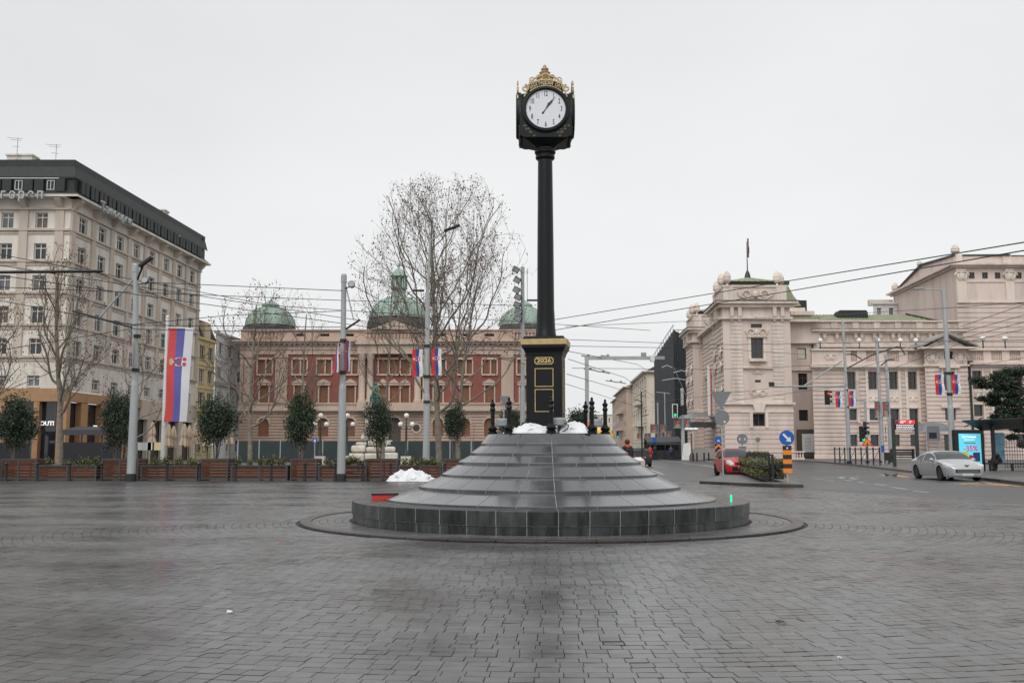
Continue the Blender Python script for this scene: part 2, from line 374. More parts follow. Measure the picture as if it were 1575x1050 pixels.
# ---------------------------------------------------------------- stepped monument
mon = thing('stepped_monument', 'round dark granite monument of sloping steps that carries the black street clock', 'monument', (CX,CY,0))
e_ = .004
core = [(4.161,.02),(4.161,.195),(4.182,.195),(4.182,.448),(4.170,.456),(3.4,.456),(3.511,.456),(3.511,.492),(2.795-e_,.687-e_),(2.795-e_,.738),(2.31-e_,.946),(2.31-e_,.989),
        (1.962-e_,1.186),(1.962-e_,1.244),(1.694-e_,1.385),(1.694-e_,1.432),(1.472-e_,1.584),(1.472-e_,1.624),(1.313-e_,1.80),(.001,1.80)]
MB().lathe(core, 96).build('mortar_core', 'joint', mon, smooth=True)
N48 = 48
ring_tiles(mon, 'plinth_base_stone', [(4.165,.02),(4.165,.192),(4.0,.192),(4.0,.02)], N48, 'plinth', 2*math.pi/N48/2, .010)
ring_tiles(mon, 'plinth_stone', [(4.186,.199),(4.186,.448),(4.170,.460),(3.36,.460),(3.36,.39),(4.1,.199)], N48, 'plinth', 2*math.pi/N48/2, .010)
tiers = [(3.515,.449,.497,2.815,.682,30), (2.795,.682,.742,2.33,.943,26), (2.31,.943,.993,1.98,1.184,28), (1.962,1.184,1.248,1.71,1.383,26),
         (1.694,1.383,1.436,1.488,1.582,13), (1.472,1.582,1.629,1.313,1.828,13)]
for (ro, zb, zt, ri, zi, n) in tiers:
    ring_tiles(mon, 'step_tile', [(ro,zb),(ro,zt),(ri,zi),(ri-.05,zi-.0),(ri-.05,zi-.09),(ro-.10,zb)], n, 'granite', math.pi/n, .010, seg=4 if n > 20 else 8)
MB().lathe([(1.30,1.805),(1.30,1.832),(.001,1.832)], 64).build('top_slab', 'granite', mon)

# bollards and floodlights on the top
def ring_bollard_mb():
    mb = MB()
    mb.lathe([(.105,0),(.105,.05),(.075,.07),(.10,.10),(.105,.13),(.07,.17),(.045,.20),(.044,.50),(.060,.52),(.060,.55),(.044,.57),(.042,.60),(.058,.62),(.062,.65),(.040,.68),(.022,.70),(.030,.73),(.018,.755),(.001,.765)], 14)
    return mb
wh = ['straight in front of the pedestal', 'front right of the pedestal', 'far right edge', 'back right, half hidden', 'behind the pedestal',
      'back left, half hidden', 'far left edge', 'front left of the pedestal']
b0 = None
for k in range(8):
    a = -math.pi/2 + k*math.pi/4; x = CX + 1.22*math.cos(a); y = CY + 1.22*math.sin(a)
    lab = 'slim black turned post on the top step, ' + wh[k]
    if b0 is None:
        b0 = ring_bollard_mb().build('post', 'black', None, smooth=True); b0.location = (x, y, 1.832); tag(b0, lab, 'post', 'black posts around the clock pedestal')
    else: dup(b0, (x, y, 1.832), 0, lab)
def floodlight(x, y, rz, lab):
    t = thing('floodlight', lab, 'floodlight', (x, y, 1.832), rz, 'floodlights on the monument')
    MB().box((-.03,-.03,0),(.03,.03,.16)).box((-.10,-.05,0),(.10,.05,.02)).build('stand', 'blackm', t)
    MB().lathe([(.13,0),(.15,.02),(.15,.13),(.12,.16),(.10,.17)], 16, (0,0,.16)).build('lamp_body', 'steeld', t, smooth=True)
floodlight(CX+.17, CY-1.05, 0, 'small grey round floodlight beside the front centre post')
floodlight(CX-.98, CY-.5, .4, 'small grey round floodlight by the left posts of the top step')
floodlight(CX+1.0, CY-.1, -.4, 'small grey round floodlight by the right posts of the top step')
mb = MB(); mb.tube([(CX+.22,CY-1.1,1.86),(CX+.34,CY-1.12,1.93),(CX+.36,CY-1.14,2.0),(CX+.28,CY-1.16,2.05)], .012, 6)
tag(mb.build('cable', 'blackm'), 'short looped black cable at the front floodlight on the top step', 'cable')

# crumpled white plastic sheets
from mathutils import noise as NO
def sheet(name, lab, c, sx, sy, h, seed, m='tarp', n=44, pk=None):
    rr = np.random.default_rng(seed); mb = MB(); bumps = [(rr.uniform(-.8,.8), rr.uniform(-.8,.8), rr.uniform(.15,.45), rr.uniform(.3,1)) for _ in range(16)]
    if pk: bumps += pk
    for j in range(n+1):
        for i in range(n+1):
            u = 2*i/n-1; v = 2*j/n-1; e = max(0, 1-(abs(u)**2.6+abs(v)**2.6))
            P_ = Vector((u*1.6+seed, v*1.6, seed*.37)); rg = 1-abs(NO.noise(P_*1.1))*2.2; rg2 = 1-abs(NO.noise(P_*2.7))*2; pk_ = sum(w*max(0, 1-((u-a)**2+(v-b)**2)**.5/s) for a, b, s, w in (pk or []))
            z = (.30 + .42*rg + .16*rg2 + .30*NO.noise(P_*.7) + .35*pk_)*e**.6 if e > 0 else 0
            q = .12*math.sin(7*math.atan2(v,u)+seed) if e < .3 else 0
            mb.v.append((u*sx*(1+q), v*sy*(1+q), .01+max(0, z)*h))
    for j in range(n):
        for i in range(n):
            a = j*(n+1)+i; mb.f.append((a,a+1,a+n+2,a+n+1)); mb.m.append(0)
    o = mb.build(name, m, smooth=True, loc=c); tag(o, lab, 'plastic sheet', 'white plastic sheets'); return o
sheet('plastic_sheet', 'crumpled white plastic sheet tucked under the left foot of the pedestal', (CX-.42,CY-.72,1.832), .52,.34,.24, 3)
sheet('plastic_sheet', 'crumpled clear white plastic sheet under the right foot of the pedestal', (CX+.42,CY-.72,1.832), .46,.36,.30, 9, pk=[(.35,0,.5,1.0)])
p = G(636, 739)
sheet('plastic_sheet', 'big heap of crumpled white sheeting lying on the paving by the planters', (p.x,p.y-.6,0), 1.05,.7,.56, 21, pk=[(-.15,.2,.5,1.2),(.3,0,.3,1),(-.5,-.1,.35,.7)])

# ---------------------------------------------------------------- the clock
PX, PY = CX-.06, CY
PS = .95
clk = thing('street_clock', 'tall black and gold four sided street clock on a column and square pedestal', 'clock', (PX,PY,1.832))
def zc(py, Y=21.2): return Zp(py, Y) - 1.832
SQ = math.pi/4; RT = R(-8)
def square(mb, prof): return mb.lathe([(h*PS*math.sqrt(2), z) for h, z in prof], 4, a0=SQ+RT)
zb0 = 0; zt = zc(528, 20.75); zt2 = zc(520, 20.75)
ped = MB(); square(ped, [(.56,0),(.56,.075)]); square(ped, [(.555,.165),(.50,.19),(.50,.235),(.43,.27),(.405,.29),(.405,zt-.24),(.425,zt-.23),(.425,zt-.20),(.44,zt-.16),(.47,zt-.11),(.475,zt-.09),(.50,zt-.08),(.50,zt-.02),(.3,zt-.01)])
square(ped, [(.47,zt2-.01),(.47,zt2+.02),(.44,zt2+.055),(.2,zt2+.06)])
ped = ped.build('pedestal', 'black', clk)
gb = MB(); square(gb, [(.565,.075),(.565,.165),(.3,.17)]); square(gb, [(.515,zt-.02),(.525,zt2-.012),(.3,zt2-.01)]); gb.build('gold_band', 'goldp', clk)
for k in range(4):                                      # framed panels, on every face
    T = Matrix.Rotation(RT + k*math.pi/2, 4, 'Z'); mb = MB(); d = -.407*PS
    for (za, zb_) in ((zc(633,20.8), zc(598,20.8)), (zc(597,20.8)+.055-.02, zc(566,20.8))):
        w = .20; t = .0075
        for a, b in (((-w,d-.012,za),(w,d,za+2*t)), ((-w,d-.012,zb_-2*t),(w,d,zb_)), ((-w,d-.012,za+2*t),(-w+2*t,d,zb_-2*t)), ((w-2*t,d-.012,za+2*t),(w,d,zb_-2*t))): mb.box(a, b, T)
    mb.build('panel_frame', 'goldp', clk)
T = Matrix.Rotation(RT, 4, 'Z')
pl = Vector((0,-.408*PS,zc(554.5,20.8)))
mb = MB(); w, h, c = .205, .078, .04
outer = [(-w+c,-h),(w-c,-h),(w,-h+c),(w,h-c),(w-c,h),(-w+c,h),(-w,h-c),(-w,-h+c)]
inner = [(x*(1-.014/w*1.3), z*(1-.014/h*1.3)) for x, z in outer]
for i in range(8):
    j = (i+1) % 8
    mb.quad(*[tuple(T @ Vector((x, pl.y-.012, pl.z+z))) for x, z in (outer[i],outer[j],inner[j],inner[i])])
    mb.quad(*[tuple(T @ Vector((x, y, pl.z+z))) for x, y, z in ((outer[i][0],pl.y-.012,outer[i][1]),(outer[i][0],pl.y,outer[i][1]),(outer[j][0],pl.y,outer[j][1]),(outer[j][0],pl.y-.012,outer[j][1]))])
fr = mb.build('plaque_frame', 'goldp', clk)
q = T @ (pl + Vector((0,-.012,0))); text('2026', .125, 'numerals', 'goldp', clk, q, (R(90),0,RT), .008, sx=1.25, bold=.004)
z0 = zt2+.05; z1 = zc(246)
sh = MB().lathe([(.245,z0),(.245,z0+.02),(.222,z0+.10),(.205,z0+.26),(.196,z0+.5),(.190,z0+.6),(.187,z0+.65),(.180,(z0+z1)/2),(.162,z1-.06),(.160,z1)], 40)
sh.build('column', 'black', clk, smooth=True)
cl = MB().lathe([(.19,z1),(.215,z1+.03),(.215,z1+.08),(.19,z1+.10),(.20,z1+.115),(.235,z1+.15),(.235,z1+.19),(.21,z1+.215),(.215,z1+.25)], 32); cl.build('collar', 'black', clk, smooth=True)
gr = MB()
for zz_, rr_ in ((z1+.095,.200),(z1+.222,.226)): gr.lathe([(rr_-.02,zz_-.012),(rr_+.012,zz_),(rr_-.02,zz_+.012)], 32)
gr.build('gold_ring', 'gold', clk, smooth=True)
zh0 = z1+.24; YF = 20.7; zA = zc(207, YF); zB = zc(143, YF); zD = zc(167, YF); HW = .60; DS = .80
hd = MB()
def sq0(mb, prof): return mb.lathe([(h*math.sqrt(2), z) for h, z in prof], 4, a0=SQ)
sq0(hd, [(.21,zh0),(.24,zh0+.03),(.545,zA),(.545,zB),(.3,zB+.10),(.2,zB+.14)])
hd.v = [(x, y*DS, z) for x, y, z in hd.v]; hd.build('head_case', 'clockgreen', clk)
RO = .525
for k in range(4):
    T = Matrix.Diagonal((1,DS,1,1)) @ Matrix.Rotation(k*math.pi/2, 4, 'Z'); mb = MB(); c = (0, zD)
    poly = [(.56,zA),(.565,zD-.1)] + [(RO*1.0*math.cos(t), zD+RO*math.sin(t)) for t in np.linspace(.08, math.pi-.08, 22)] + [(-.565,zD-.1),(-.56,zA),(-.45,zA-.04),(.45,zA-.04)]
    mb.prism(poly, -.575, -.535); mb.v = [tuple(T @ Vector(v)) for v in mb.v]; fp = mb.build('face_plate', 'clockgreen', clk)
    mb = MB(); prof = [(.44,0),(.435,.05),(.46,.075),(.50,.07),(.53,.03),(.53,0)]; b = 0; n = 48
    for s in range(n):
        t = 2*math.pi*s/n
        for r_, y_ in prof: mb.v.append(tuple(T @ Vector((r_*math.cos(t), -.575-y_, zD + r_*math.sin(t)))))
    for s in range(n):
        for j in range(5): e = ((s+1) % n)*6; mb.f.append((s*6+j, s*6+j+1, e+j+1, e+j)); mb.m.append(0)
    mb.build('bezel', 'clockgreen', clk, smooth=True)
    mb = MB(); mb.prism([(.437*math.cos(t), zD+.437*math.sin(t)) for t in np.linspace(0, 2*math.pi, 48, endpoint=False)], -.585, -.577)
    mb.v = [tuple(T @ Vector(v)) for v in mb.v]; dial = mb.build('dial', 'dial', clk)
    for hnum in range(1, 13):
        a = R(30*hnum); p = T @ Vector((.345*math.sin(a), -.586, zD + .345*math.cos(a)))
        text(str(hnum), .165, 'hour_numeral', 'ink', dial, p, (R(90),0,k*math.pi/2), .003, sx=.55, bold=.002)
    for (ang, L, wd, y_) in ((37, .345, .017, -.599), (33, .24, .024, -.594)):
        a = R(ang); S = T @ Matrix.Translation((0,0,zD)) @ Matrix.Rotation(a, 4, 'Y')
        mb = MB(); mb.prism([(-wd*.5,-.10),(wd*.5,-.10),(wd*.35,0),(wd,L*.45),(wd*1.4,L*.6),(wd*.4,L*.75),(.003,L),(-.003,L),(-wd*.4,L*.75),(-wd*1.4,L*.6),(-wd,L*.45),(-wd*.35,0)], y_, y_+.004)
        mb.prism(smoothpoly((0,-.11),.02,10), y_, y_+.004)
        mb.v = [tuple(S @ Vector(v)) for v in mb.v]; mb.build('hand', 'ink', dial)
    # gilt crest: arched name band with scrolls
    mb = MB(); ts = np.linspace(R(50), R(130), 25); ya, yb = -.625, -.60
    def pt(r_, t, y_): return (r_*math.cos(t), y_, zD-.02 + r_*math.sin(t)*1.0)
    for (ra, rb_) in ((.515,.548),(.665,.69)):
        for i in range(24):
            A, B = ts[i], ts[i+1]
            q = [pt(ra,A,ya),pt(ra,B,ya),pt(rb_,B,ya),pt(rb_,A,ya),pt(ra,A,yb),pt(ra,B,yb),pt(rb_,B,yb),pt(rb_,A,yb)]
            for f in ((0,1,2,3),(7,6,5,4),(0,4,5,1),(1,5,6,2),(2,6,7,3),(3,7,4,0)): mb.quad(*[q[x] for x in f])
    def scroll(cx, cz, r_, a0, turns, s, th=.020):
        P = []
        for i in range(26):
            u = i/25; a = a0 + s*turns*2*math.pi*u; rr2 = r_*(1-.78*u); P.append((cx + rr2*math.cos(a), (ya+yb)/2, cz + rr2*math.sin(a)))
        mb.tube(P, [th*(1-.3*i/25) for i in range(26)], 6)
    for s in (-1, 1):
        scroll(s*.455, zD+.46, .085, R(90) , 1.25, s, .024); scroll(s*.29, zD+.66, .07, R(-90), 1.15, s, .018); scroll(s*.12, zD+.70, .10, R(-60) if s>0 else R(240), 1.0, s, .016)
        mb.tube([(s*.47,(ya+yb)/2,zD+.27),(s*.44,(ya+yb)/2,zD+.34),(s*.40,(ya+yb)/2,zD+.44),(s*.44,(ya+yb)/2,zD+.52)], .018, 6)
        mb.tube([(0,(ya+yb)/2,zD+.80),(s*.12,(ya+yb)/2,zD+.74),(s*.24,(ya+yb)/2,zD+.69),(s*.36,(ya+yb)/2,zD+.58)], .020, 6)
    mb.v = [tuple(T @ Vector(v)) for v in mb.v]; cst = mb.build('crest', 'gold', clk, smooth=True)
    mb = MB()
    for i in range(24):
        A, B = ts[i], ts[i+1]; mb.quad(pt(.545,A,-.612),pt(.545,B,-.612),pt(.668,B,-.612),pt(.668,A,-.612)); mb.quad(pt(.668,A,-.607),pt(.668,B,-.607),pt(.545,B,-.607),pt(.545,A,-.607))
    mb.v = [tuple(T @ Vector(v)) for v in mb.v]; band = mb.build('name_band', 'black', cst)
    S_ = 'БЕОГРАДСКИ САТ'
    for i, ch in enumerate(S_):
        if ch == ' ': continue
        t = R(123 - 66*i/(len(S_)-1)); p = T @ Vector((.606*math.cos(t), -.615, zD-.02+.606*math.sin(t)))
        e = (Matrix.Rotation(k*math.pi/2, 4, 'Z') @ Matrix.Rotation(R(90), 4, 'X') @ Matrix.Rotation(t-math.pi/2, 4, 'Z')).to_euler()
        text(ch, .115, 'letter', 'gold', band, p, e, .003, sx=.72, bold=.003)
    # dull gilt relief sprays low on the case
    mb = MB()
    for s in (-1, 1):
        mb = MB()
        for i in range(9):
            u = i/8; x = s*(.47-.19*u); z = zD-.38-.20*u + .02*math.sin(i*2.1)
            mb.ball((x + .035*math.cos(i*2.3), -.577, z + .02*math.sin(i*3.1)), .034, 8, 5, (1,.4,1))
        mb.v = [tuple(T @ Vector(v)) for v in mb.v]; mb.build('relief_spray', mat('dull_gilt', (.075,.062,.04), .5, .3), clk, smooth=True)
fz = zc(132, 21.2)
MB().lathe([(.42,fz-.12),(.36,fz-.02),(.25,fz+.04),(.17,fz+.06),(.14,fz+.10),(.155,fz+.14),(.20,fz+.17),(.205,fz+.195),(.12,fz+.21),(.085,fz+.24),(.11,fz+.27),(.128,fz+.295),(.07,fz+.315),(.055,fz+.34),(.085,fz+.365),(.09,fz+.385),(.045,fz+.40),(.035,fz+.43),(.045,fz+.445),(.001,fz+.50)], 20).build('finial', 'gold', clk, smooth=True)

# red box, green lamp, litter
p = G(597, 770, .45)
t = thing('warning_box', 'small red box with black lid on the left rim of the monument', 'box', (p.x-.1, p.y+.25, .0), R(12))
MB().box((-.27,-.10,.45),(.27,.10,.56)).build('box_body', 'ledred', t); MB().box((-.28,-.11,.56),(.28,.11,.60)).build('lid', 'blackm', t)
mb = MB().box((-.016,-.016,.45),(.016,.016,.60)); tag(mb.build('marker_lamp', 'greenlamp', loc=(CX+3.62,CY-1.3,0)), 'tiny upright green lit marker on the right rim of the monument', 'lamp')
for (px, py, m, lab, s) in ((1200,957,'seed','curled brown dead leaf on the setts',.035), (356,942,'tarp','white paper scrap on the setts left of the monument',.035), (1290,1012,'tarp','small white scrap on the setts at lower right',.018), (430,836,'ledred','tiny red scrap on the setts far left',.02)):
    p = G(px, py, .016); mb = MB(); rr = random.Random(px)
    for k in range(5):
        a = rr.uniform(0, 6.28); x, y = rr.uniform(-s,s), rr.uniform(-s,s)*.6
        mb.quad((x-s*.6,y-s*.4,.004+k*.002),(x+s*.6,y-s*.3,rr.uniform(0,s*.7)+.006),(x+s*.5,y+s*.5,.007),(x-s*.5,y+s*.4,rr.uniform(0,s)+.006))
    tag(mb.build('dead_leaf' if m == 'seed' else 'paper_scrap', m, loc=p), lab, 'leaf' if m == 'seed' else 'litter')
# ---------------------------------------------------------------- building kit
class Fac:
    """one straight wall: local x runs along it, local -y is outward, z up"""
    def __init__(s, root, p0, p1):
        s.root = root; s.p0 = Vector((p0[0], p0[1], 0)); d = Vector((p1[0]-p0[0], p1[1]-p0[1])); s.L = d.length; s.rz = math.atan2(d.y, d.x)
    def put(s, o):
        o.location = s.p0 - Vector((s.root.location.x, s.root.location.y, 0)); o.rotation_euler = (0, 0, s.rz); return o
    def build(s, mb, name, m, smooth=False): return s.put(mb.build(name, m, s.root, smooth=smooth))
    def u(s, px, py=640):        # distance along the wall where the photograph's column meets it
        d = Vector((math.cos(s.rz), math.sin(s.rz)))
        k = (px-787.5)/F / (math.cos(PITCH) - (525-py)/F*math.sin(PITCH))   # X/Y
        den = d.x - k*d.y
        return (k*s.p0.y - s.p0.x)/den
def wall_grid(mb, u0, u1, z0, z1, ops=(), rev=.25, grooves=(), gh=.07, gd=.05, gx=None):
    us = sorted({u0, u1, *[o[0] for o in ops], *[o[1] for o in ops], *([g for g in (gx or ())])})
    gz = [g for g in grooves if z0+.02 < g-gh/2 and g+gh/2 < z1-.02]
    zs = sorted({z0, z1, *[o[2] for o in ops], *[o[3] for o in ops], *[g-gh/2 for g in gz], *[g+gh/2 for g in gz]})
    us = [u for u in us if u0 <= u <= u1]; zs = [z for z in zs if z0 <= z <= z1]
    nu, nz_ = len(us)-1, len(zs)-1
    def solid(i, j):
        if not (0 <= i < nu and 0 <= j < nz_): return None
        a = (us[i]+us[i+1])/2; b = (zs[j]+zs[j+1])/2
        for o in ops:
            if o[0] < a < o[1] and o[2] < b < o[3]: return None
        for g_ in gz:
            if abs(b-g_) < gh/2: return gd
        return 0.0
    D = [[solid(i, j) for j in range(nz_)] for i in range(nu)]
    for i in range(nu):
        for j in range(nz_):
            d = D[i][j]
            if d is None: continue
            a, b, c, e = us[i], us[i+1], zs[j], zs[j+1]; mb.quad((a,d,c),(b,d,c),(b,d,e),(a,d,e))
            if i+1 < nu and D[i+1][j] is None: mb.quad((b,d,c),(b,rev,c),(b,rev,e),(b,d,e))
            if i > 0 and D[i-1][j] is None: mb.quad((a,rev,c),(a,d,c),(a,d,e),(a,rev,e))
            if j+1 < nz_:
                dd = D[i][j+1]
                if dd is None: mb.quad((a,d,e),(b,d,e),(b,rev,e),(a,rev,e))
                elif abs(dd-d) > 1e-5: mb.quad((a,d,e),(b,d,e),(b,dd,e),(a,dd,e))
            if j > 0 and D[i][j-1] is None: mb.quad((a,rev,c),(b,rev,c),(b,d,c),(a,d,c))
    return mb
WIN = {}
def window(fac, u0, u1, z0, z1, style='two', fm='frame', pm='glass', rev=.25):
    w, h = round(u1-u0, 2), round(z1-z0, 2); key = (w, h, style, fm)
    if key not in WIN:
        t = min(.09, w*.09); mb = MB()
        mb.box((0,0,0),(t,.08,h)).box((w-t,0,0),(w,.08,h)).box((t,0,0),(w-t,.08,t)).box((t,0,h-t),(w-t,.08,h))
        if style in ('two', 'cross'): mb.box((w/2-t/2,.01,t),(w/2+t/2,.07,h-t))
        if style == 'cross': mb.box((t,.012,h*.68),(w/2-t/2,.072,h*.68+t)); mb.box((w/2+t/2,.012,h*.68),(w-t,.072,h*.68+t))
        if style == 'grid':
            for q in (1,2): mb.box((w*q/3-t*.3,.01,t),(w*q/3+t*.3,.07,h-t))
        WIN[key] = [mb, None]
    e = WIN[key]
    if e[1] is None:
        o = e[0].build('window', fm, fac.root); p = MB().box((.01,.085,.01),(w-.01,.11,h-.01)).build('pane', pm, o); e[1] = o; WIN[key, 'p'] = {pm: p.data}
    else:
        o = bpy.data.objects.new('window', e[1].data); COL.objects.link(o); o.parent = fac.root
        pd = WIN[key, 'p']
        if pm not in pd: pd[pm] = MB().box((.01,.085,.01),(w-.01,.11,h-.01)).build('pane', pm, o).data
        else: p = bpy.data.objects.new('pane', pd[pm]); COL.objects.link(p); p.parent = o
    c, s_ = math.cos(fac.rz), math.sin(fac.rz); d = rev-.12
    o.location = fac.p0 - Vector((fac.root.location.x, fac.root.location.y, 0)) + Vector((c*u0 - s_*d, s_*u0 + c*d, z0)); o.rotation_euler = (0,0,fac.rz)
    return o
RB = random.Random(5)
def band(mb, u0, u1, z0, z1, d, back=0.0): return mb.box((u0, -d, z0), (u1, back, z1))
def each(F_, name, m, items, smooth=False):
    """one object per piece: (u0,u1,z0,z1,d[,back])"""
    for it in items:
        b = MB(); band(b, *it); F_.build(b, name, m)
def baluster_row(mb, u0, u1, z0, z1, d, n):
    for i in range(n):
        u = u0 + (u1-u0)*(i+.5)/n; w = (u1-u0)/n*.27
        mb.lathe([(w*.7,z0),(w*.55,z0+(z1-z0)*.1),(w*1.05,z0+(z1-z0)*.35),(w*.45,z0+(z1-z0)*.75),(w*.8,z1)], 6, (u, -d, 0))
def acorn(mb, x, y, z, r, h, n=12):
    mb.lathe([(r*.45,0),(r*.5,h*.06),(r*.3,h*.14),(r*.32,h*.22),(r*.75,h*.30),(r*1.0,h*.40),(r*.98,h*.52),(r*.88,h*.58),(r*1.0,h*.60),(r*.8,h*.75),(r*.5,h*.88),(r*.18,h*.97),(.001,h)], n, (x,y,z))

# ---------------------------------------------------------------- beige corner building, left
def zl(py): return Zp(py, 94)
C0 = (Xp(103, 94, 450), 94.0); DR = (.049, 1.0); nrm = math.hypot(*DR); DR = (DR[0]/nrm, DR[1]/nrm)
LEN = 34.6; C1 = (C0[0]+DR[0]*LEN, C0[1]+DR[1]*LEN); CL = (C0[0]-24.0, C0[1])
root = thing('corner_building', 'beige seven storey corner building with black mansard roof, rooftop letters and orange shopfront', 'building', (C0[0], C0[1], 0))
FL = Fac(root, CL, C0); FR = Fac(root, C0, C1)
ZC = zl(303); rows = [(351,327),(399,374),(447,423),(497,470.5),(545,520),(594,577)]
belts = [355, 403, 452, 501, 550]
for F_, cols, side in ((FL, [FL.u(px, 450) for px in (-106,-48,5,58)], 0), (FR, [LEN*(i+.62)/8.25 for i in range(8)], 1)):
    ww = 1.08 if side == 0 else 1.5; ops = []
    for ri, (yb, yt) in enumerate(rows):
        for c in cols:
            w2 = ww*(1.12 if ri == 4 and side == 0 else .95)
            ops.append((c-w2, c+w2, zl(yb), zl(yt)) if side == 0 else (c-w2/2*1.15, c+w2/2*1.15, zl(yb), zl(yt)))
    if side == 0: ops = [((a+b)/2-.60, (a+b)/2+.60, c, d) for a, b, c, d in ops]
    zb_ = zl(597) if side == 0 else zl(600)
    mb = wall_grid(MB(), 0, F_.L, zb_, ZC-1.2, ops, .32); F_.build(mb, 'wall', 'beige')
    for i, (a, b, c, d) in enumerate(ops):
        window(F_, a, b, c, d, 'cross', 'frame', RB.choice(['glass','glass','curtain','curtain','blind']), .32)
    # pilaster strips between the windows, belts and sills
    mid = [(cols[i]+cols[i+1])/2 for i in range(len(cols)-1)]
    mid += [cols[-1]+ (cols[1]-cols[0])/2] + [cols[0]-(cols[1]-cols[0])/2]
    mid = [m_ for m_ in mid if .5 < m_ < F_.L-.5]
    each(F_, 'pilaster', 'beiged', [(m_-.42, m_+.42, zl(552), ZC-1.3, .16) for m_ in mid])
    for y in belts:
        mb = MB(); band(mb, -.0, F_.L, zl(y), zl(y)+.20, .22); band(mb, 0, F_.L, zl(y)-.32, zl(y)-.22, .10); band(mb, 0, F_.L, zl(y)-.22, zl(y), .04)
        F_.build(mb, 'string_course', 'beiged')
    each(F_, 'string_course', 'beiged', [(0, F_.L, ZC-1.32, ZC-1.15, .30)])
    each(F_, 'sill', 'beige', [(a-.08, b+.08, c-.10, c, .10, .2) for a, b, c, d in ops])
    mb = MB(); band(mb, -1.1 if side else 0, F_.L + (1.1 if side == 0 else .9), ZC-.22, ZC, 1.15); band(mb, 0, F_.L, ZC-1.15, ZC-.22, .05)
    F_.build(mb, 'cornice', 'beige')
    for m_ in mid:
        b = MB(); b.mi = 0
        b.v = []; poly = [(0,ZC-1.15),(.25,ZC-1.15),(.45,ZC-.95),(.95,ZC-.42),(.95,ZC-.23),(0,ZC-.23)]
        n0 = len(b.v); k = len(poly)
        b.v += [(m_-.3, -y, z) for y, z in poly] + [(m_+.3, -y, z) for y, z in poly]
        b.f.append(tuple(range(k))); b.f.append(tuple(range(2*k-1, k-1, -1))); b.m += [0, 0]
        for i in range(k): j = (i+1) % k; b.f.append((j, i, k+i, k+j)); b.m.append(0)
        F_.build(b, 'bracket', 'beiged')
    # mansard: dark eave band, dormer storey, sloping slate
    z1, z2, z3, z4 = zl(296), zl(276), zl(258), zl(247)
    e0 = 0 if side == 0 else -.9; e1 = F_.L + (.9 if side == 0 else .3)
    mb = MB()
    prof = [(.95,ZC+.02),(.8,ZC+.25),(.55,ZC+.45),(.42,z1+.15),(.42,z2-.02)]
    for (da, za), (db, zb2) in zip(prof[:-1], prof[1:]):
        if side == 0: mb.quad((0,-da,za),(F_.L+da,-da,za),(F_.L+db,-db,zb2),(0,-db,zb2))
        else: mb.quad((-da,-da,za),(F_.L+da*.9,-da,za),(F_.L+db*.9,-db,zb2),(-db,-db,zb2)); 
    F_.build(mb, 'mansard', 'slate')
    mb = MB(); pr = [(.62,z2-.02),(.62,z2+.12),(.35,z3),(.30,z3),(.30,z4),(-.2,z4+.05),(-6,z4+.7)]
    for (da, za), (db, zb2) in zip(pr[:-1], pr[1:]):
        if side == 0: mb.quad((0,-da,za),(F_.L+da,-da,za),(F_.L+db,-db,zb2),(0,-db,zb2))
        else: mb.quad((-da,-da,za),(F_.L+.6+da*.3,-da,za),(F_.L+.6+db*.3,-db,zb2),(-db,-db,zb2))
    F_.build(mb, 'roof', 'slate')
    nd_ = 8 if side == 0 else 17
    for i in range(nd_):
        u = F_.L - 1.9 - i*3.15 if side == 0 else 1.2 + i*(F_.L-1.6)/nd_
        hw = .62 if side == 0 else .42
        b = MB(); zc0, zc1 = zl(294), zl(277.5)
        for s in (-1, 1): b.box((u+s*hw-.35 if s > 0 else u-hw-.35, -.78, zc0-.2), (u+s*hw+.35 if s > 0 else u-hw+.35, -.40, zc1)) if side else b.box((u+s*1.05-.45, -.74, zc0-.2), (u+s*1.05+.45, -.43, zc1))
        F_.build(b, 'dormer_cheek', 'slate')
        o = window(F_, u-.38, u+.38, zc0, zc1-.12, 'two', 'frame', 'glass', .12)
        dd = Vector((math.sin(F_.rz)*.5, -math.cos(F_.rz)*.5, 0)); o.location += dd
# end wall, chimneys, aerials
mb = MB(); mb.box((-.3,-3,ZC),(0,3,zl(250))); FE = Fac(root, C1, (C1[0]-12, C1[1])); mb = MB(); band(mb, 0, 12, 0, ZC, 0, .3); FE.build(mb, 'end_wall', 'creamb')
mb = MB(); band(mb, -.4, 12, ZC, zl(252), .3, .3); FE.build(mb, 'roof_end', 'slate')
for x, y, w, h, mm in ((C0[0]-7.6, 99, 2.6, 1.6, 'beige'), (C0[0]-2.0, 122.5, 2.2, 2.0, 'beige'), (C0[0]-1.2, 125.5, 1.0, 1.2, 'slate')):
    b = MB().box((-w/2,-.7,0),(w/2,.7,h)).box((-w/2-.12,-.82,h),(w/2+.12,.82,h+.18)).build('chimney', mm, root, loc=(x-C0[0], y-C0[1], zl(247)+.2 if x < C0[0]-5 else zl(247)-.2))
for px, yt in ((26, 212), (86, 222)):
    x = Xp(px, 98, 240); b = MB(); zt_ = Zp(yt, 98); b.tube([(0,0,0),(0,0,zt_-zl(247))], .035, 5); 
    for q, w in ((.2,.75),(.0,1.1),(.9,.5)): b.tube([(-w,0,zt_-zl(247)-q),(w*.45,0,zt_-zl(247)-q-.1)], .022, 4)
    b.build('aerial', 'steel', root, loc=(x-C0[0], 4, zl(247)))
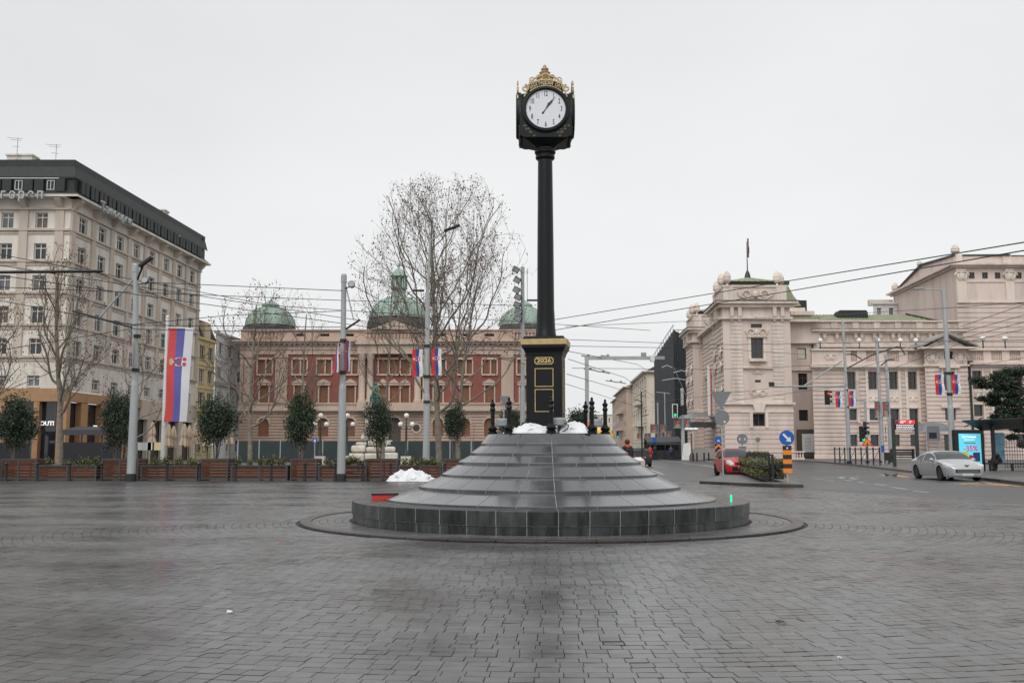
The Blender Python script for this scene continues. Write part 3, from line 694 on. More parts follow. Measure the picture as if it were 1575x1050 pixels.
for s_, F_, u, z, sz in (('Тангореп', FL, FL.u(24, 303), zl(305), 1.35), ('Тангореп', FR, FR.u(159,325), zl(306), 1.25)):
    c, n_ = math.cos(F_.rz), math.sin(F_.rz)
    P = F_.p0 - root.location + Vector((c*u + n_*1.5, n_*u - c*1.5, z)); P.z = z
    for i, ch in enumerate(s_):
        w = .90 if F_ is FL else .92; off = (i-3.5)*w
        o = text(ch, sz*(1.15 if i == 0 else 1), 'sign_letter', 'steel', root, P + Vector((c*off, n_*off, 0)), (R(90),0,F_.rz), .10, sx=.85, bold=.02)
    o = MB(); 
P = FL.p0 - root.location
# orange shopfront
Zs0, Zs1 = zl(617), zl(597)
mb = MB(); band(mb, 0, FL.L+.25, Zs0, Zs1, .25, .5); FL.build(mb, 'fascia', 'orange')
mb = MB(); band(mb, -.25, 17.5, Zs0+.05, Zs1-.25, .25, .4); FR.build(mb, 'fascia', 'orange')
mb = MB(); band(mb, 17.5, LEN, Zs0-1.2, Zs1-.3, .12, .4); FR.build(mb, 'fascia', 'beiged')
edges_ = [(FL.u(a, 650), FL.u(b, 650)) for a, b in ((-60,-45),(-12,8),(52,60.5),(98,103))]
each(FL, 'shop_pillar', 'orange', [(a, b, 0, Zs0, .2, .5) for a, b in edges_])
us_ = [FR.u(a, 650) for a in (121,152,180)]; 
each(FR, 'shop_pillar', 'orange', [(a, a+1.4, 0, Zs0+.02, .2, .4) for a in (0, us_[0], us_[1], us_[2])])
each(FR, 'shop_pillar', 'beiged', [(a, a+1.5, 0, Zs0-1.1, .1, .4) for a in np.linspace(us_[2]+3, LEN-1.2, 5)])
b = MB(); band(b, 0, FL.L, 0, Zs0, -.55, .7); FL.build(b, 'shop_glazing', 'glass')
b = MB(); band(b, 0, LEN, 0, Zs0, -.45, .6); FR.build(b, 'shop_glazing', 'glass')
b = MB(); 
for a in np.arange(1, FL.L, 1.9): each(FL, 'mullion', 'framed', [(a, a+.08, 0, Zs0, -.44, .54)])
band(b, 0, FL.L, zl(655), zl(655)+.1, -.43, .53); FL.build(b, 'glazing_bar', 'framed')
q = FL.p0 - root.location + Vector((FL.u(77, 651), .35, 0)); [text(s_, .58, 'shop_sign', m_, root, (q.x+dx_, q.y, zl(651)), (R(90),0,0), .03, sx=1.0, bold=.015) for s_, dx_, m_ in (('BOUTI',-.62,'textw'),('Q',.42,'signred'),('UE',1.0,'textw'))]
q = FR.u(142, 656); P = FR.p0 - root.location; text('zone', .42, 'shop_sign', 'textw', root, (P.x+DR[0]*q+.3, P.y+DR[1]*q, zl(653)), (R(90),0,FR.rz), .03, bold=.02)
# dark terrace canopy
def canopy(lab, x0, x1, Y, zlo, zhi, d=3.0):
    t = thing('terrace_canopy', lab, 'awning', ((x0+x1)/2, Y, 0)); w = (x1-x0)/2
    MB().quad((-w,-d,zlo),(w,-d,zlo),(w,0,zhi),(-w,0,zhi)).box((-w,-d-.02,zlo-.45),(w,-d,zlo)).build('canvas', 'awning', t)
    b = MB()
    for x in (-w+.1, -w/3, w/3, w-.1): b.box((x-.05,-d,0),(x+.05,-d+.1,zlo))
    b.build('post', 'blackm', t)
    b = MB(); b.box((-w,-d-.05,0),(w,-d-.02,2.0)); b.build('screen_panel', 'screenk', t)
canopy('long dark cafe terrace canopy in front of the orange shopfront', Xp(104,86), Xp(196,86), 88, Zp(661,86), Zp(655,86))
canopy('small dark awning over the shop doors at the far left edge', Xp(-30,88), Xp(48,88), 90, Zp(668,88), Zp(660,88), 2)

# ---------------------------------------------------------------- plain street houses
def house(name, lab, pts, z0, z1, mm, wins, trim='creamb', roofm='slate', roofh=0, over=.3, ww=.55, wh=.6, grooves=(), style='two', frame='frame', cat='building', pms=('glass','glass','curtain')):
    """pts: footprint corners of the seen walls, left to right as seen from outside; wins per wall: (columns, rows)"""
    rt = thing(name, lab, cat, (pts[0][0], pts[0][1], 0))
    for i in range(len(pts)-1):
        f = Fac(rt, pts[i], pts[i+1]); nc, nr = wins[i]; ops = []
        if nc:
            bw = f.L/nc; fh = (z1-z0-.6)/nr
            for r_ in range(nr):
                for c in range(nc):
                    a = bw*(c+.5) - bw*ww/2; b_ = z0 + fh*r_ + fh*.25; ops.append((a, a+bw*ww, b_, b_+fh*wh))
        f.build(wall_grid(MB(), 0, f.L, z0, z1, ops, .25, grooves), 'wall', mm)
        for o in ops: window(f, *o, style, frame, RB.choice(pms))
        m_ = MB(); band(m_, -over, f.L+over, z1-.3, z1, over, .2)
        if nc:
            for r_ in range(1, nr): each(f, 'string_course', trim, [(0, f.L, z0+fh*r_, z0+fh*r_+.15, .12)])
            for o in ops: each(f, 'sill', trim, [(o[0]-.12, o[1]+.12, o[2]-.12, o[2], .12, .15)]); each(f, 'lintel', trim, [(o[0]-.12, o[1]+.12, o[3], o[3]+.14, .10)])
        f.build(m_, 'trim', trim)
    base = [(p[0]-pts[0][0], p[1]-pts[0][1]) for p in pts]
    return rt, base
def roofmesh(rt, base, z, h, inset, m='slate', depth=10, dirv=(0,1)):
    c = (sum(p[0] for p in base)/len(base)+dirv[0]*depth, sum(p[1] for p in base)/len(base)+dirv[1]*depth); mb = MB()
    for i in range(len(base)-1):
        a, b = base[i], base[i+1]
        a2 = (a[0]+(c[0]-a[0])*inset, a[1]+(c[1]-a[1])*inset); b2 = (b[0]+(c[0]-b[0])*inset, b[1]+(c[1]-b[1])*inset)
        mb.quad((a[0],a[1],z),(b[0],b[1],z),(b2[0],b2[1],z+h),(a2[0],a2[1],z+h)); mb.quad((a2[0],a2[1],z+h),(b2[0],b2[1],z+h),(c[0],c[1],z+h+.2))
    return mb.build('roof', m, rt)
def P2(Y): return (C0[0]+.049*(Y-94), Y)
A, B = P2(128.8), P2(135.2)
yb = house('yellow_house', 'narrow yellow house with black mansard between the corner building and the white house', [A, B], 0, Zp(520,131), 'yellowb', [(2,5)], 'yellowb')
f = Fac(yb[0], A, B)
mb = MB(); f_ = Zp(520,131); 
for (da, za), (db, zb2) in (((.2,f_),(-1.0,f_+2.6)), ((-1.0,f_+2.6),(-5,f_+3.2))): mb.quad((0,-da,za),(f.L,-da,za),(f.L,-db,zb2),(0,-db,zb2))
mb.quad((f.L,-.2,f_),(f.L,5,f_),(f.L,5,f_+3.2),(f.L,1.0,f_+2.6)); f.build(mb, 'mansard', 'slate')
mb = MB().box((f.L*.25,-.25,f_),(f.L*.25+2.2,1.2,f_+2.1)); f.build(mb, 'dormer', 'yellowb'); window(f, f.L*.25+.5, f.L*.25+1.7, f_+.3, f_+1.8, 'two', 'frame', 'curtain').location += Vector((.42,0,0))
mb = MB()
for i in range(24): each(f, 'quoin_stone', 'creamb', [(-.7, -.02 if i % 2 else -.2, i*.7, i*.7+.62, .12, .3)])
A, B = P2(135.4), P2(160)
house('white_house', 'white plastered house with dark windows standing left of the red brick museum', [A, B], 0, Zp(515,140), 'whiteb', [(6,5)], 'whiteb', ww=.36, wh=.5)
mbx = MB(); f = Fac(bpy.data.objects['white_house'], A, B); band(mbx, 0, f.L, Zp(594,140)-.1, Zp(590,140), .5, .1); f.build(mbx, 'balcony', 'greyb')

# ---------------------------------------------------------------- museum
YM = 140.0
MX = lambda px: Xp(px, YM, 600)
zm = lambda py: Zp(py, YM)
mus = thing('museum', 'long red brick and stone museum with three green copper domes behind the bare trees', 'museum', (MX(606.5), YM, 0))
FM = Fac(mus, (MX(368), YM), (MX(845), YM)); mu = lambda px: MX(px)-MX(368)
wing = [460, 498, 539]; ctr = [589, 606, 623]; cols = [406.5] + wing + ctr + [1213-x for x in reversed(wing)] + [1213-406.5]
def arch_poly(c, w, zb_, zt_, n=10):
    r_ = w/2; return [(c-r_, zb_), (c+r_, zb_)] + [(c + r_*math.cos(t), zt_-r_ + r_*math.sin(t)) for t in np.linspace(0, math.pi, n)]
ops = []; win2 = []
for c in cols:
    if c in ctr: win2.append((mu(c)-.58, mu(c)+.58, zm(620), zm(594))); win2.append((mu(c)-.62, mu(c)+.62, zm(575), zm(553)))
    else:
        win2.append((mu(c)-.62, mu(c)+.62, zm(620), zm(594)))
        for s in (-.62, .62): win2.append((mu(c)+s-.38, mu(c)+s+.38, zm(575), zm(553)))
ground = [mu(c) for c in cols if c not in ctr]
gops = [(u-.75, u+.75, zm(671), zm(643)) for u in ground] + [(mu(606.5)-1.0, mu(606.5)+1.0, 1.2, zm(641.5))]
gro = [zm(y) for y in np.arange(637, 690, 4.6)]
FM.build(wall_grid(MB(), 0, FM.L, zm(682), zm(632), gops, .45, gro, .15, .13), 'ground_floor_wall', 'sand')
mb = MB(); band(mb, -.1, FM.L+.1, 0, zm(682), .12, .4); FM.build(mb, 'plinth', 'greyb')
z620, z546 = zm(621.5), zm(545)
FM.build(wall_grid(MB(), 0, FM.L, z620, z546, win2, .3), 'red_wall', 'redbrick')
for o in win2:
    window(FM, *o, 'plain', 'shutter', 'shutter', .25)
for o in win2:
    for s in (o[0]-.2, o[1]):
        if s > o[0] and any(abs(q[0]-o[1]) < .6 and abs(q[2]-o[2]) < .1 for q in win2): continue
        each(FM, 'window_jamb', 'sandl', [(s, s+.2, o[2], o[3]+.05, .10)])
for c in cols:
    w = .9 if c in ctr else 1.12
    each(FM, 'window_head', 'sandl', [(mu(c)-w, mu(c)+w, zm(553), zm(550), .22)]); each(FM, 'window_sill', 'sandl', [(mu(c)-w, mu(c)+w, zm(577.5), zm(575), .25)])
    each(FM, 'window_head', 'sandl', [(mu(c)-w*.9, mu(c)+w*.9, zm(592.5), zm(589.5), .22)]); mb = MB()
    if c in ctr: w = .8
    mb.prism([(mu(c)-w, zm(589)), (mu(c)+w, zm(589)), (mu(c), zm(582.5))], -.3, 0)
    FM.build(mb, 'window_pediment', 'sandl')
# arched ground floor windows: spandrels, shutters and voussoir rings
for u, hw, zt_ in [(u, .75, zm(643)) for u in ground] + [(mu(606.5), 1.0, zm(641.5))]:
    mb = MB(); mr_ = MB(); n = 12; A_ = [(u + hw*math.cos(t), zt_-hw + hw*math.sin(t)) for t in np.linspace(0, math.pi, n+1)]
    for i in range(n):
        (x0, z0_), (x1, z1_) = A_[i], A_[i+1]; mb.quad((x0,0,z0_),(x0,0,zt_+.005),(x1,0,zt_+.005),(x1,0,z1_)); mb.quad((x0,0,z0_),(x1,0,z1_),(x1,.4,z1_),(x0,.4,z0_))
        R1, R2 = hw*1.02, hw*1.42; t0, t1 = math.pi*i/n+.01, math.pi*(i+1)/n-.01
        q = [(u+R1*math.cos(t0), zt_-hw+R1*math.sin(t0)), (u+R2*math.cos(t0), zt_-hw+R2*math.sin(t0)), (u+R2*math.cos(t1), zt_-hw+R2*math.sin(t1)), (u+R1*math.cos(t1), zt_-hw+R1*math.sin(t1))]
        mr_.prism(q, -.10, -.002)
    FM.build(mb, 'arch_spandrel', 'sand'); FM.build(mr_, 'voussoir_ring', 'sandl')
for u in ground: FM.build(MB().box((u-.76,.30,zm(671)),(u+.76,.36,zm(643))), 'shutter', 'shutter')
FM.build(MB().box((mu(606.5)-1.0,.6,.8),(mu(606.5)+1.0,.66,zm(641.5))), 'door', 'framed')
for px in (641, 572): FM.build(MB().lathe([(.75,0),(.75,.08),(.5,.08),(.5,.02)], 20, T=Matrix.Translation((mu(px),-.01,zm(658))) @ Matrix.Rotation(R(90),4,'X')), 'medallion', 'sandl'); FM.build(MB().lathe([(.48,0),(.48,.05)], 16, T=Matrix.Translation((mu(px),-.01,zm(658))) @ Matrix.Rotation(R(90),4,'X')), 'medallion_centre', 'copperd')
mb = MB()   # string course, entablature, cornice, attic
band(mb, -.1, FM.L+.1, zm(632), zm(629), .45); band(mb, -.05, FM.L+.05, zm(629), z620+.05, .15)
band(mb, -.1, FM.L+.1, z620, z620+.22, .30); band(mb, 0, FM.L, z546, zm(531), .18); band(mb, -.15, FM.L+.15, zm(538), zm(536.5), .32)
band(mb, 0, FM.L, zm(531), zm(528.5), .12)
FM.build(mb, 'entablature', 'sandl')
mb = MB(); band(mb, -.9, FM.L+.9, zm(529), zm(526), .75); band(mb, -1.2, FM.L+1.2, zm(526), zm(523.5), 1.1)
for u in np.arange(.3, FM.L, .75): mb.box((u,-.62,zm(531)),(u+.32,-.1,zm(529)))
FM.build(mb, 'cornice', 'sandl')
aops = [(mu(px)-.35, mu(px)+.35, zm(517), zm(513)) for px in (457,464,494,501,532,539,674,681,712,719,749,756)]
FM.build(wall_grid(MB(), 0, FM.L, zm(524), zm(508), aops, .4), 'attic', 'sand')
mb = MB(); band(mb, -.1, FM.L+.1, zm(508), zm(506.5), .2, .5)
for a, b in ((mu(380), mu(425)), (mu(560), mu(652)), (mu(788), mu(832))): baluster_row(mb, a, b, zm(521), zm(511), .18, int((b-a)/.5)); band(mb, a, b, zm(511), zm(509.5), .3)
FM.build(mb, 'parapet', 'sandl')
for a, b in ((369,374),(375,390),(423,442),(771,790),(823,838),(839,844)):   # stone pilasters on the end pavilions
    mb = MB(); band(mb, mu(a), mu(b), z620, z546, .28); band(mb, mu(a)-.1, mu(b)+.1, z546-.5, z546-.1, .42); band(mb, mu(a)-.1, mu(b)+.1, z620+.2, z620+.6, .40)
    FM.build(mb, 'pilaster', 'sand')
for px in (557.5, 570, 643, 655.5):
    FM.build(MB().lathe([(.62,z620+.2),(.62,z620+.6),(.50,z620+.75),(.49,z620+4),(.42,z546-.9),(.55,z546-.6),(.62,z546-.15),(.65,z546)], 14, (mu(px),-.6,0)), 'column', 'sandl', smooth=True)
each(FM, 'centre_balcony', 'sandl', [(mu(551), mu(662), zm(632), z620+.2, 1.25)]); each(FM, 'centre_entablature', 'sandl', [(mu(551), mu(662), z546, zm(531), 1.2), (mu(548), mu(665), zm(531)+.01, zm(523.5)-.01, 1.6)])
FM.build(MB().prism([(mu(570), zm(507)), (mu(643), zm(507)), (mu(606.5), zm(494))], -.8, .4), 'gable', 'sandl')
mb = MB(); mb.quad((0,.5,zm(507)),(FM.L,.5,zm(507)),(FM.L,14,zm(507)+.5),(0,14,zm(507)+.5)); 
mb.box((mu(520),2,zm(507)),(mu(690),12,zm(503.5))); FM.build(mb, 'roof', 'copperd')
def dome(px, Y, ybase, ydrum, ytop, hw, lantern, cap):
    x = Xp(px, Y, 490) - mus.location.x; y = Y-YM; zb_, zd, zt_ = Zp(ybase, Y), Zp(ydrum, Y), Zp(ytop, Y); r_ = hw/F*Y
    b = MB(); n = 8
    b.lathe([(r_*1.12, zb_-2), (r_*1.10, zb_), (r_*1.02, zd)], n, (x,y,0), a0=R(22.5)); b.build('dome_base', 'copperd', mus)
    b = MB(); H = zt_-zd; pr = []
    for i in range(9):
        t = i/8*R(72); pr.append((r_*math.cos(t), zd + H*math.sin(t)/math.sin(R(72))))
    b.lathe(pr, 24, (x,y,0)); d_ = b.build('dome', 'copper', mus, smooth=True)
    b = MB()
    for k in range(12):
        a = 2*math.pi*k/12; b.tube([(x+(p_[0]+.03)*math.cos(a), y+(p_[0]+.03)*math.sin(a), p_[1]) for p_ in pr], .12, 4)
    b.build('dome_rib', 'copper', mus)
    rt_ = pr[-1][0]; b = MB()
    if lantern:
        zl0 = Zp(444, Y); b.lathe([(rt_*1.05, zt_-.1),(rt_*.75, zt_+.5),(rt_*.7, zl0-.3),(rt_*.95, zl0),(rt_*.95, zl0+.2),(.3, zl0+.2)], 16, (x,y,0)); b.build('dome_neck', 'copper', mus, smooth=True)
        z1_ = Zp(426, Y); b = MB()
        for k in range(8): a = R(45*k+10); b.tube([(x+1.15*math.cos(a), y+1.15*math.sin(a), zl0+.2), (x+1.0*math.cos(a), y+1.0*math.sin(a), z1_)], .16, 6)
        b.lathe([(.55,zl0),(.5,z1_)], 8, (x,y,0)); b.build('lantern', 'copper', mus)
        b = MB().lathe([(1.35,z1_),(1.35,z1_+.2),(1.05,z1_+.35),(.95,z1_+.7),(.6,z1_+1.1),(.15,z1_+1.35),(.12,z1_+1.6),(.25,z1_+1.8),(.05,z1_+2.1),(.001,z1_+2.6)], 14, (x,y,0)); b.build('lantern_cap', 'copper', mus, smooth=True)
    else:
        b.lathe([(rt_, zt_-.1),(rt_*1.15, zt_+.15),(rt_*1.15, zt_+.4),(rt_*.6, zt_+.8),(.2, zt_+1.1),(.001, zt_+1.3)], 14, (x,y,0)); b.build('dome_cap', 'copper', mus, smooth=True)
dome(613, 146, 500, 491, 458, 45, True, 0)
dome(416, 144.5, 507, 502, 473, 38, False, 0); dome(806, 144.5, 507, 502, 473, 38, False, 0)
b = MB().tube([(0,0,0),(0,0,6)], .05, 5); x = Xp(811, 144.5, 470)-mus.location.x; b.build('mast', 'steeld', mus, loc=(x, 4.5, Zp(473,144.5)))
# ---------------------------------------------------------------- theatre, right
YT = 125.0
def zt_(py, Y=YT): return Zp(py, Y)
th = thing('theatre', 'pale pink theatre with green roofs, corner towers, stone acorn finials and dark windows', 'theatre', (Xp(1114,YT,600), YT, 0))
XL, XR = Xp(1114,YT,600), Xp(1219,YT,620)
def relief(F_, uc, zc_, w, h, seed=0, d=.10):
    rr = random.Random(seed); b = MB()
    for s in (-1, 1):
        P = []
        for i in range(15):
            t = i/14; a = t*2.2*math.pi; r_ = (1-.7*t)*h*.42; P.append((uc + s*(w*.24 + r_*math.cos(a)), -d*.5, zc_ + r_*math.sin(a)))
        b.tube(P, h*.07, 5)
        b.tube([(uc+s*w*.04,-d*.5,zc_-h*.3),(uc+s*w*.25,-d*.5,zc_-h*.42),(uc+s*w*.46,-d*.5,zc_-h*.1),(uc+s*w*.5,-d*.5,zc_+h*.25)], h*.06, 5)
    b.ball((uc, -d*.4, zc_), h*.26, 8, 6, (1,.5,1.3)); F_.build(b, 'relief', 'pinkl', smooth=True)
def tower(p_far, p_near, p_right, zf, seed, window_front=True):
    """front wall faces the square, side wall runs up the street"""
    ff = Fac(th, p_near, p_right); fs = Fac(th, p_far, p_near); c = ff.L/2
    gz = [zf(y) for y in list(np.arange(498, 566, 5.9)) + list(np.arange(572, 618, 5.9)) + list(np.arange(640, 704, 7.0))]
    wops = [(c-.78, c+.78, zf(551), zf(520)), (c-.72, c+.72, zf(504), zf(498)), (c-.78, c+.78, zf(655), zf(636)), (c-.38, c+.38, zf(588), zf(584))]
    side = [(c-3.4, c-1.9), (c+1.9, c+3.4)]
    # rusticated strips either side of a plain middle
    zt0, zt1 = zf(622), zf(490)
    mb = MB()
    wall_grid(mb, 0, ff.L, zt0, zt1, wops[:2] + wops[3:], .35); ff.build(mb, 'wall', 'pink')
    ff.build(wall_grid(MB(), -.06, ff.L+.06, 0, zt0, [wops[2]], .4, [zf(y) for y in np.arange(632, 706, 7.2)], .10, .08), 'ground_wall', 'pink')
    for o in wops: window(ff, *o, 'two' if o[3]-o[2] > 1 else 'plain', 'framed', 'glass', .35)
    for a, b in side:
        for y in np.arange(496, 617, 5.9): each(ff, 'quoin_band', 'pinkl', [(a, b, zf(y+5.2), zf(y), .10)])
        for y in (594,): pass
    n = 7
    each(ff, 'string_course', 'pinkl', [(-.3, ff.L+.3, zf(622), zf(618.5), .35), (-.1, ff.L+.1, zf(634), zf(631), .14), (c-1.9, c+1.9, zf(567), zf(564.5), .3),
        (c-1.1, c+1.1, zf(556), zf(551.5), .55), (c-1.3, c+1.3, zf(518.5), zf(516), .35), (c-1.15, c-.8, zf(552), zf(516), .14), (c+.8, c+1.15, zf(552), zf(516), .14),
        (c-1.2, c-.8, zf(658), zf(634), .12), (c+.8, c+1.2, zf(658), zf(634), .12)])
    relief(ff, c, zf(511), 3.0, 1.2, 1, .25); relief(ff, c, zf(557), 1.6, .8, 2, .3); relief(ff, c, zf(604), 2.2, 1.0, 3, .16); relief(ff, c, zf(572), 1.6, .6, 4, .16)
    ff.build(MB().prism([(c-.5, zf(634)), (c+.5, zf(634)), (c+.8, zf(622)), (c-.8, zf(622))], -.35, 0), 'keystone', 'pinkl')
    zs = [zf(y) for y in (491, 487, 473, 468, 464, 441, 438)]
    for f_, nm in ((ff, 0), (fs, 1)):
        L = f_.L
        mb = MB(); band(mb, 0, L, zs[0], zs[2], .02); band(mb, -.25, L+.25 if nm == 0 else L, zs[0], zs[1], .45); f_.build(mb, 'lower_cornice', 'pinkl')
        mb = MB(); band(mb, -.5, L+.5 if nm == 0 else L, zs[2], zs[3], .6); band(mb, -.9, L+.9 if nm == 0 else L, zs[3]+.001, zs[4], 1.0); f_.build(mb, 'cornice', 'pinkl')
        f_.build(MB().box((-1.0,-1.1,zs[4]+.001),(L+1.0 if nm == 0 else L,-.1,zs[4]+.07)), 'cornice_flashing', 'copperd')
        for u in ((.9,1.9,L-2.3,L-1.3) if nm == 0 else (1,2,L-3.4,L-2.4, L/2)):
            f_.build(MB().box((u,-.55,zs[1]),(u+.45,0,zs[2])).box((u+.05,-.3,zs[1]-.6),(u+.4,-.03,zs[1]-.001)), 'bracket', 'pinkl')
        mb = MB(); band(mb, .2, L-.3 if nm == 0 else L-.2, zs[4], zs[5], -.25, .8); f_.build(mb, 'attic', 'pink')
        mb = MB(); band(mb, .05, L-.15 if nm == 0 else L-.05, zs[5], zs[6], -.1, .9); f_.build(mb, 'attic_coping', 'pinkl')
        for a, b in ((.2,1.5),(L-1.6,L-.3)): each(f_, 'attic_pier', 'pinkl', [(a, b, zs[4], zs[5], -.12, .3)])
    relief(ff, c, (zs[4]+zs[5])/2, 4.6, 1.5, 5, -.1)
    gs = [zf(y) for y in np.arange(498, 704, 7.2)]
    sops = [(fs.L/2-.5, fs.L/2+.5, zf(548), zf(524)), (fs.L/2-.3, fs.L/2+.3, zf(590), zf(585))]
    fs.build(wall_grid(MB(), 0, fs.L, 0, zs[0], sops, .35, gs, .14, .12), 'side_wall', 'pink')
    for o in sops: window(fs, *o, 'two', 'framed', 'glass', .35)
    for y in (540, 562, 600): relief(fs, fs.L*.22, zf(y), 1.6, 1.6, y, .3); relief(fs, fs.L*.78, zf(y), 1.6, 1.6, y+1, .3)
    # low pyramid roof on a dark drum, acorns on the corners
    x0 = p_near[0]-th.location.x; y0 = p_near[1]-th.location.y; x1 = p_right[0]-th.location.x; dx = p_far[0]-p_near[0]; dy = p_far[1]-p_near[1]
    zr = zf(431); za = zf(417)
    mb = MB(); A_ = [(x0+1, y0+1), (x1-1.2, y0+1), (x1-1.2+dx*.9, y0+dy-1), (x0+1+dx*.9, y0+dy-1)]; mb.vprism(A_, zs[6]-1, zr); mb.build('roof_drum', 'copperd', th)
    cx_ = sum(p[0] for p in A_)/4; cy_ = sum(p[1] for p in A_)/4; mb = MB()
    B_ = [(cx_+(p[0]-cx_)*1.1, cy_+(p[1]-cy_)*1.1) for p in A_]
    for i in range(4): a, b = B_[i], B_[(i+1) % 4]; mb.quad((a[0],a[1],zr),(b[0],b[1],zr),(cx_,cy_,za))
    mb.quad(*[(p[0],p[1],zr-.02) for p in B_]); mb.build('pyramid_roof', 'moss', th)
    for i in range(4):
        a, b = B_[i], B_[(i+1) % 4]
        for k in range(1, 9):
            t = k/9; p = (a[0]+(b[0]-a[0])*t, a[1]+(b[1]-a[1])*t, zr+.04); e = min(t, 1-t)*2; q = (cx_+(p[0]-cx_)*(1-e)*1.0, cy_+(p[1]-cy_)*(1-e), zr+(za-zr)*e)
            MB().tube([p, q], .06, 4).build('roof_seam', 'moss', th)
    H = zf(415)-zf(438)
    for (x, y) in ((x0+.9,y0+.9),(x1-1.3,y0+.9),(x1-.5,y0+2.2),(x0+.5,y0+2.6),(x0+.6+dx,y0+dy-.6),(x1-1+dx,y0+dy-.6)):
        b = MB(); acorn(b, x, y, zs[6]-.15, .52, H*1.12); b.build('acorn_finial', 'pinkl', th, smooth=True)
    return ff, fs, (cx_, cy_, za)
D9 = .055
ff, fs, ap = tower((XL+D9*9, YT+9), (XL, YT), (XR, YT), lambda y: Zp(y, YT), 1)
b = MB().tube([ap, (ap[0],ap[1],Zp(373, YT+5)-0)], [.09,.04], 6); b.lathe([(.45,ap[2]-.1),(.3,ap[2]+.5),(.12,ap[2]+.9)], 8, (ap[0],ap[1],0)); b.build('flagpole', 'blackm', th)
b = MB(); zf0 = Zp(397, YT+5); b.box((-.1,-.05,0),(.08,.05,2.6)).box((-.05,-.06,.6),(.14,.06,1.4)); tag(b.build('furled_flag', mat('furled_cloth', (.10,.035,.045), .8), None, loc=(th.location.x+ap[0]+.18, th.location.y+ap[1], zf0)), 'furled dark flag hanging on the theatre roof flagpole', 'flag')
Y2 = 153.0; x2 = Xp(1067, Y2, 600)
tower((x2+D9*9, Y2+9), (x2, Y2), (x2+8.6, Y2), lambda y: Zp(y, YT), 2)
# entrance wall between the towers
fe = Fac(th, (XL+1.2+D9*28, Y2), (XL+1.2+D9*9, YT+9))
eo = [(fe.L*(k+.5)/3-1.0, fe.L*(k+.5)/3+1.0, zt_(606), zt_(560)) for k in range(3)]
fe.build(wall_grid(MB(), 0, fe.L, 0, zt_(480), eo, .5, [zt_(y) for y in np.arange(500, 700, 7.2)], .14, .12), 'entrance_wall', 'pink')
for o in eo: window(fe, *o, 'two', 'framed', 'glass', .4)
each(fe, 'entrance_cornice', 'pinkl', [(0, fe.L, zt_(482), zt_(476), .8)])
for k, (px, m) in enumerate(((1090,'white'),(1094,'flagr'),(1098,'white'))):
    x = Xp(px, 131+k*2, 600); b = MB().box((-.16 if m == 'white' else -.06,-.05,Zp(640,135)),(.16 if m == 'white' else .06,.05,Zp(566+k*3,135))); tag(b.build('banner', m, loc=(x, 131+k*2, 0)), ['narrow white banner left of the red one on the theatre side','narrow red banner hanging between two white ones on the theatre side','narrow white banner nearest the tower corner'][k], 'banner', 'banners by the theatre entrance')
t = thing('entrance_canopy', 'domed grey glass canopy over the theatre entrance on the street side', 'canopy', (Xp(1080, 138, 640), 138, 0))
w_ = 2.6; zc0 = Zp(650, 138); zc1 = Zp(634, 138)
mb = MB(); N_ = 10
for i in range(N_):
    a, b = math.pi*i/N_, math.pi*(i+1)/N_
    x0_, x1_ = -w_*math.cos(a), -w_*math.cos(b); h0, h1 = zc0+(zc1-zc0)*math.sin(a)**.6, zc0+(zc1-zc0)*math.sin(b)**.6
    mb.quad((x0_,-5,zc0+.1+(h0-zc0)*.4),(x1_,-5,zc0+.1+(h1-zc0)*.4),(x1_,0,h1),(x0_,0,h0)); mb.quad((x0_,0,h0),(x1_,0,h1),(x1_,6,h1),(x0_,6,h0))
mb.build('canopy_shell', mat('canopy_glass', (.17,.20,.18), .4, var=.3, scale=2), t)
MB().box((-w_,-5.1,zc0-.75),(w_,-4.95,zc0)).box((-w_,-4.95,zc0-.75),(-w_+.1,6,zc0)).box((w_-.1,-4.95,zc0-.75),(w_,6,zc0)).build('fringe', 'copperd', t)
for x in (-2.2, 2.2): MB().tube([(x,-4.6,0),(x,-4.6,zc0-.7)], .13, 8).build('column', 'pinkl', t)
b = MB().box((XL-4.0,YT+3,0),(XL-.6,YT+3.5,Zp(690,128))).build('low_wall', 'greyb'); tag(b, 'low grey stone wall under the entrance canopy of the theatre', 'wall')

# recess between tower and long wing
fr_ = Fac(th, (XR, 131), (Xp(1262,131,600), 131)); z = lambda y: Zp(y, 131)
ro = [(fr_.u(1226,540), fr_.u(1240,540), z(552), z(535)), (fr_.u(1228,590), fr_.u(1242,590), z(599), z(574)), (fr_.u(1229,640), fr_.u(1243,640), z(647), z(630))]
fr_.build(wall_grid(MB(), 0, fr_.L, 0, z(495), ro, .3), 'recess_wall', 'pink')
window(fr_, *ro[0], 'plain', 'framed', 'litglass', .3); window(fr_, *ro[1], 'cross', 'framed', 'glass', .3); window(fr_, *ro[2], 'plain', 'framed', 'glass', .3)
each(fr_, 'ledge', 'pinkl', [(0, fr_.L-.4, z(529), z(525.5), .5), (0, fr_.L-.4, z(570), z(566), .25), (0, fr_.L-.2, z(496), z(491), 1.1)])
each(fr_, 'roof_flashing', 'moss', [(0, fr_.L, z(491)+.01, z(489), 1.2)])
fr_.build(MB().tube([(fr_.u(1250,560),-.15,.3),(fr_.u(1250,560),-.15,z(527))], .12, 6), 'downpipe', 'copperd')
t = thing('poster_case', 'dark framed display case with a white poster on the recessed theatre wall', 'poster case', (Xp(1245,130.5,680), 130.4, 0))
pw = (1262-1226)/F*130.4/2
MB().box((-pw,0,.3),(pw,.35,Zp(660,130.4))).build('case', 'framed', t); MB().box((-pw*.64,-.04,Zp(695,130.4)),(pw*.66,-.005,Zp(667,130.4))).build('poster', 'white', t)
b = MB()
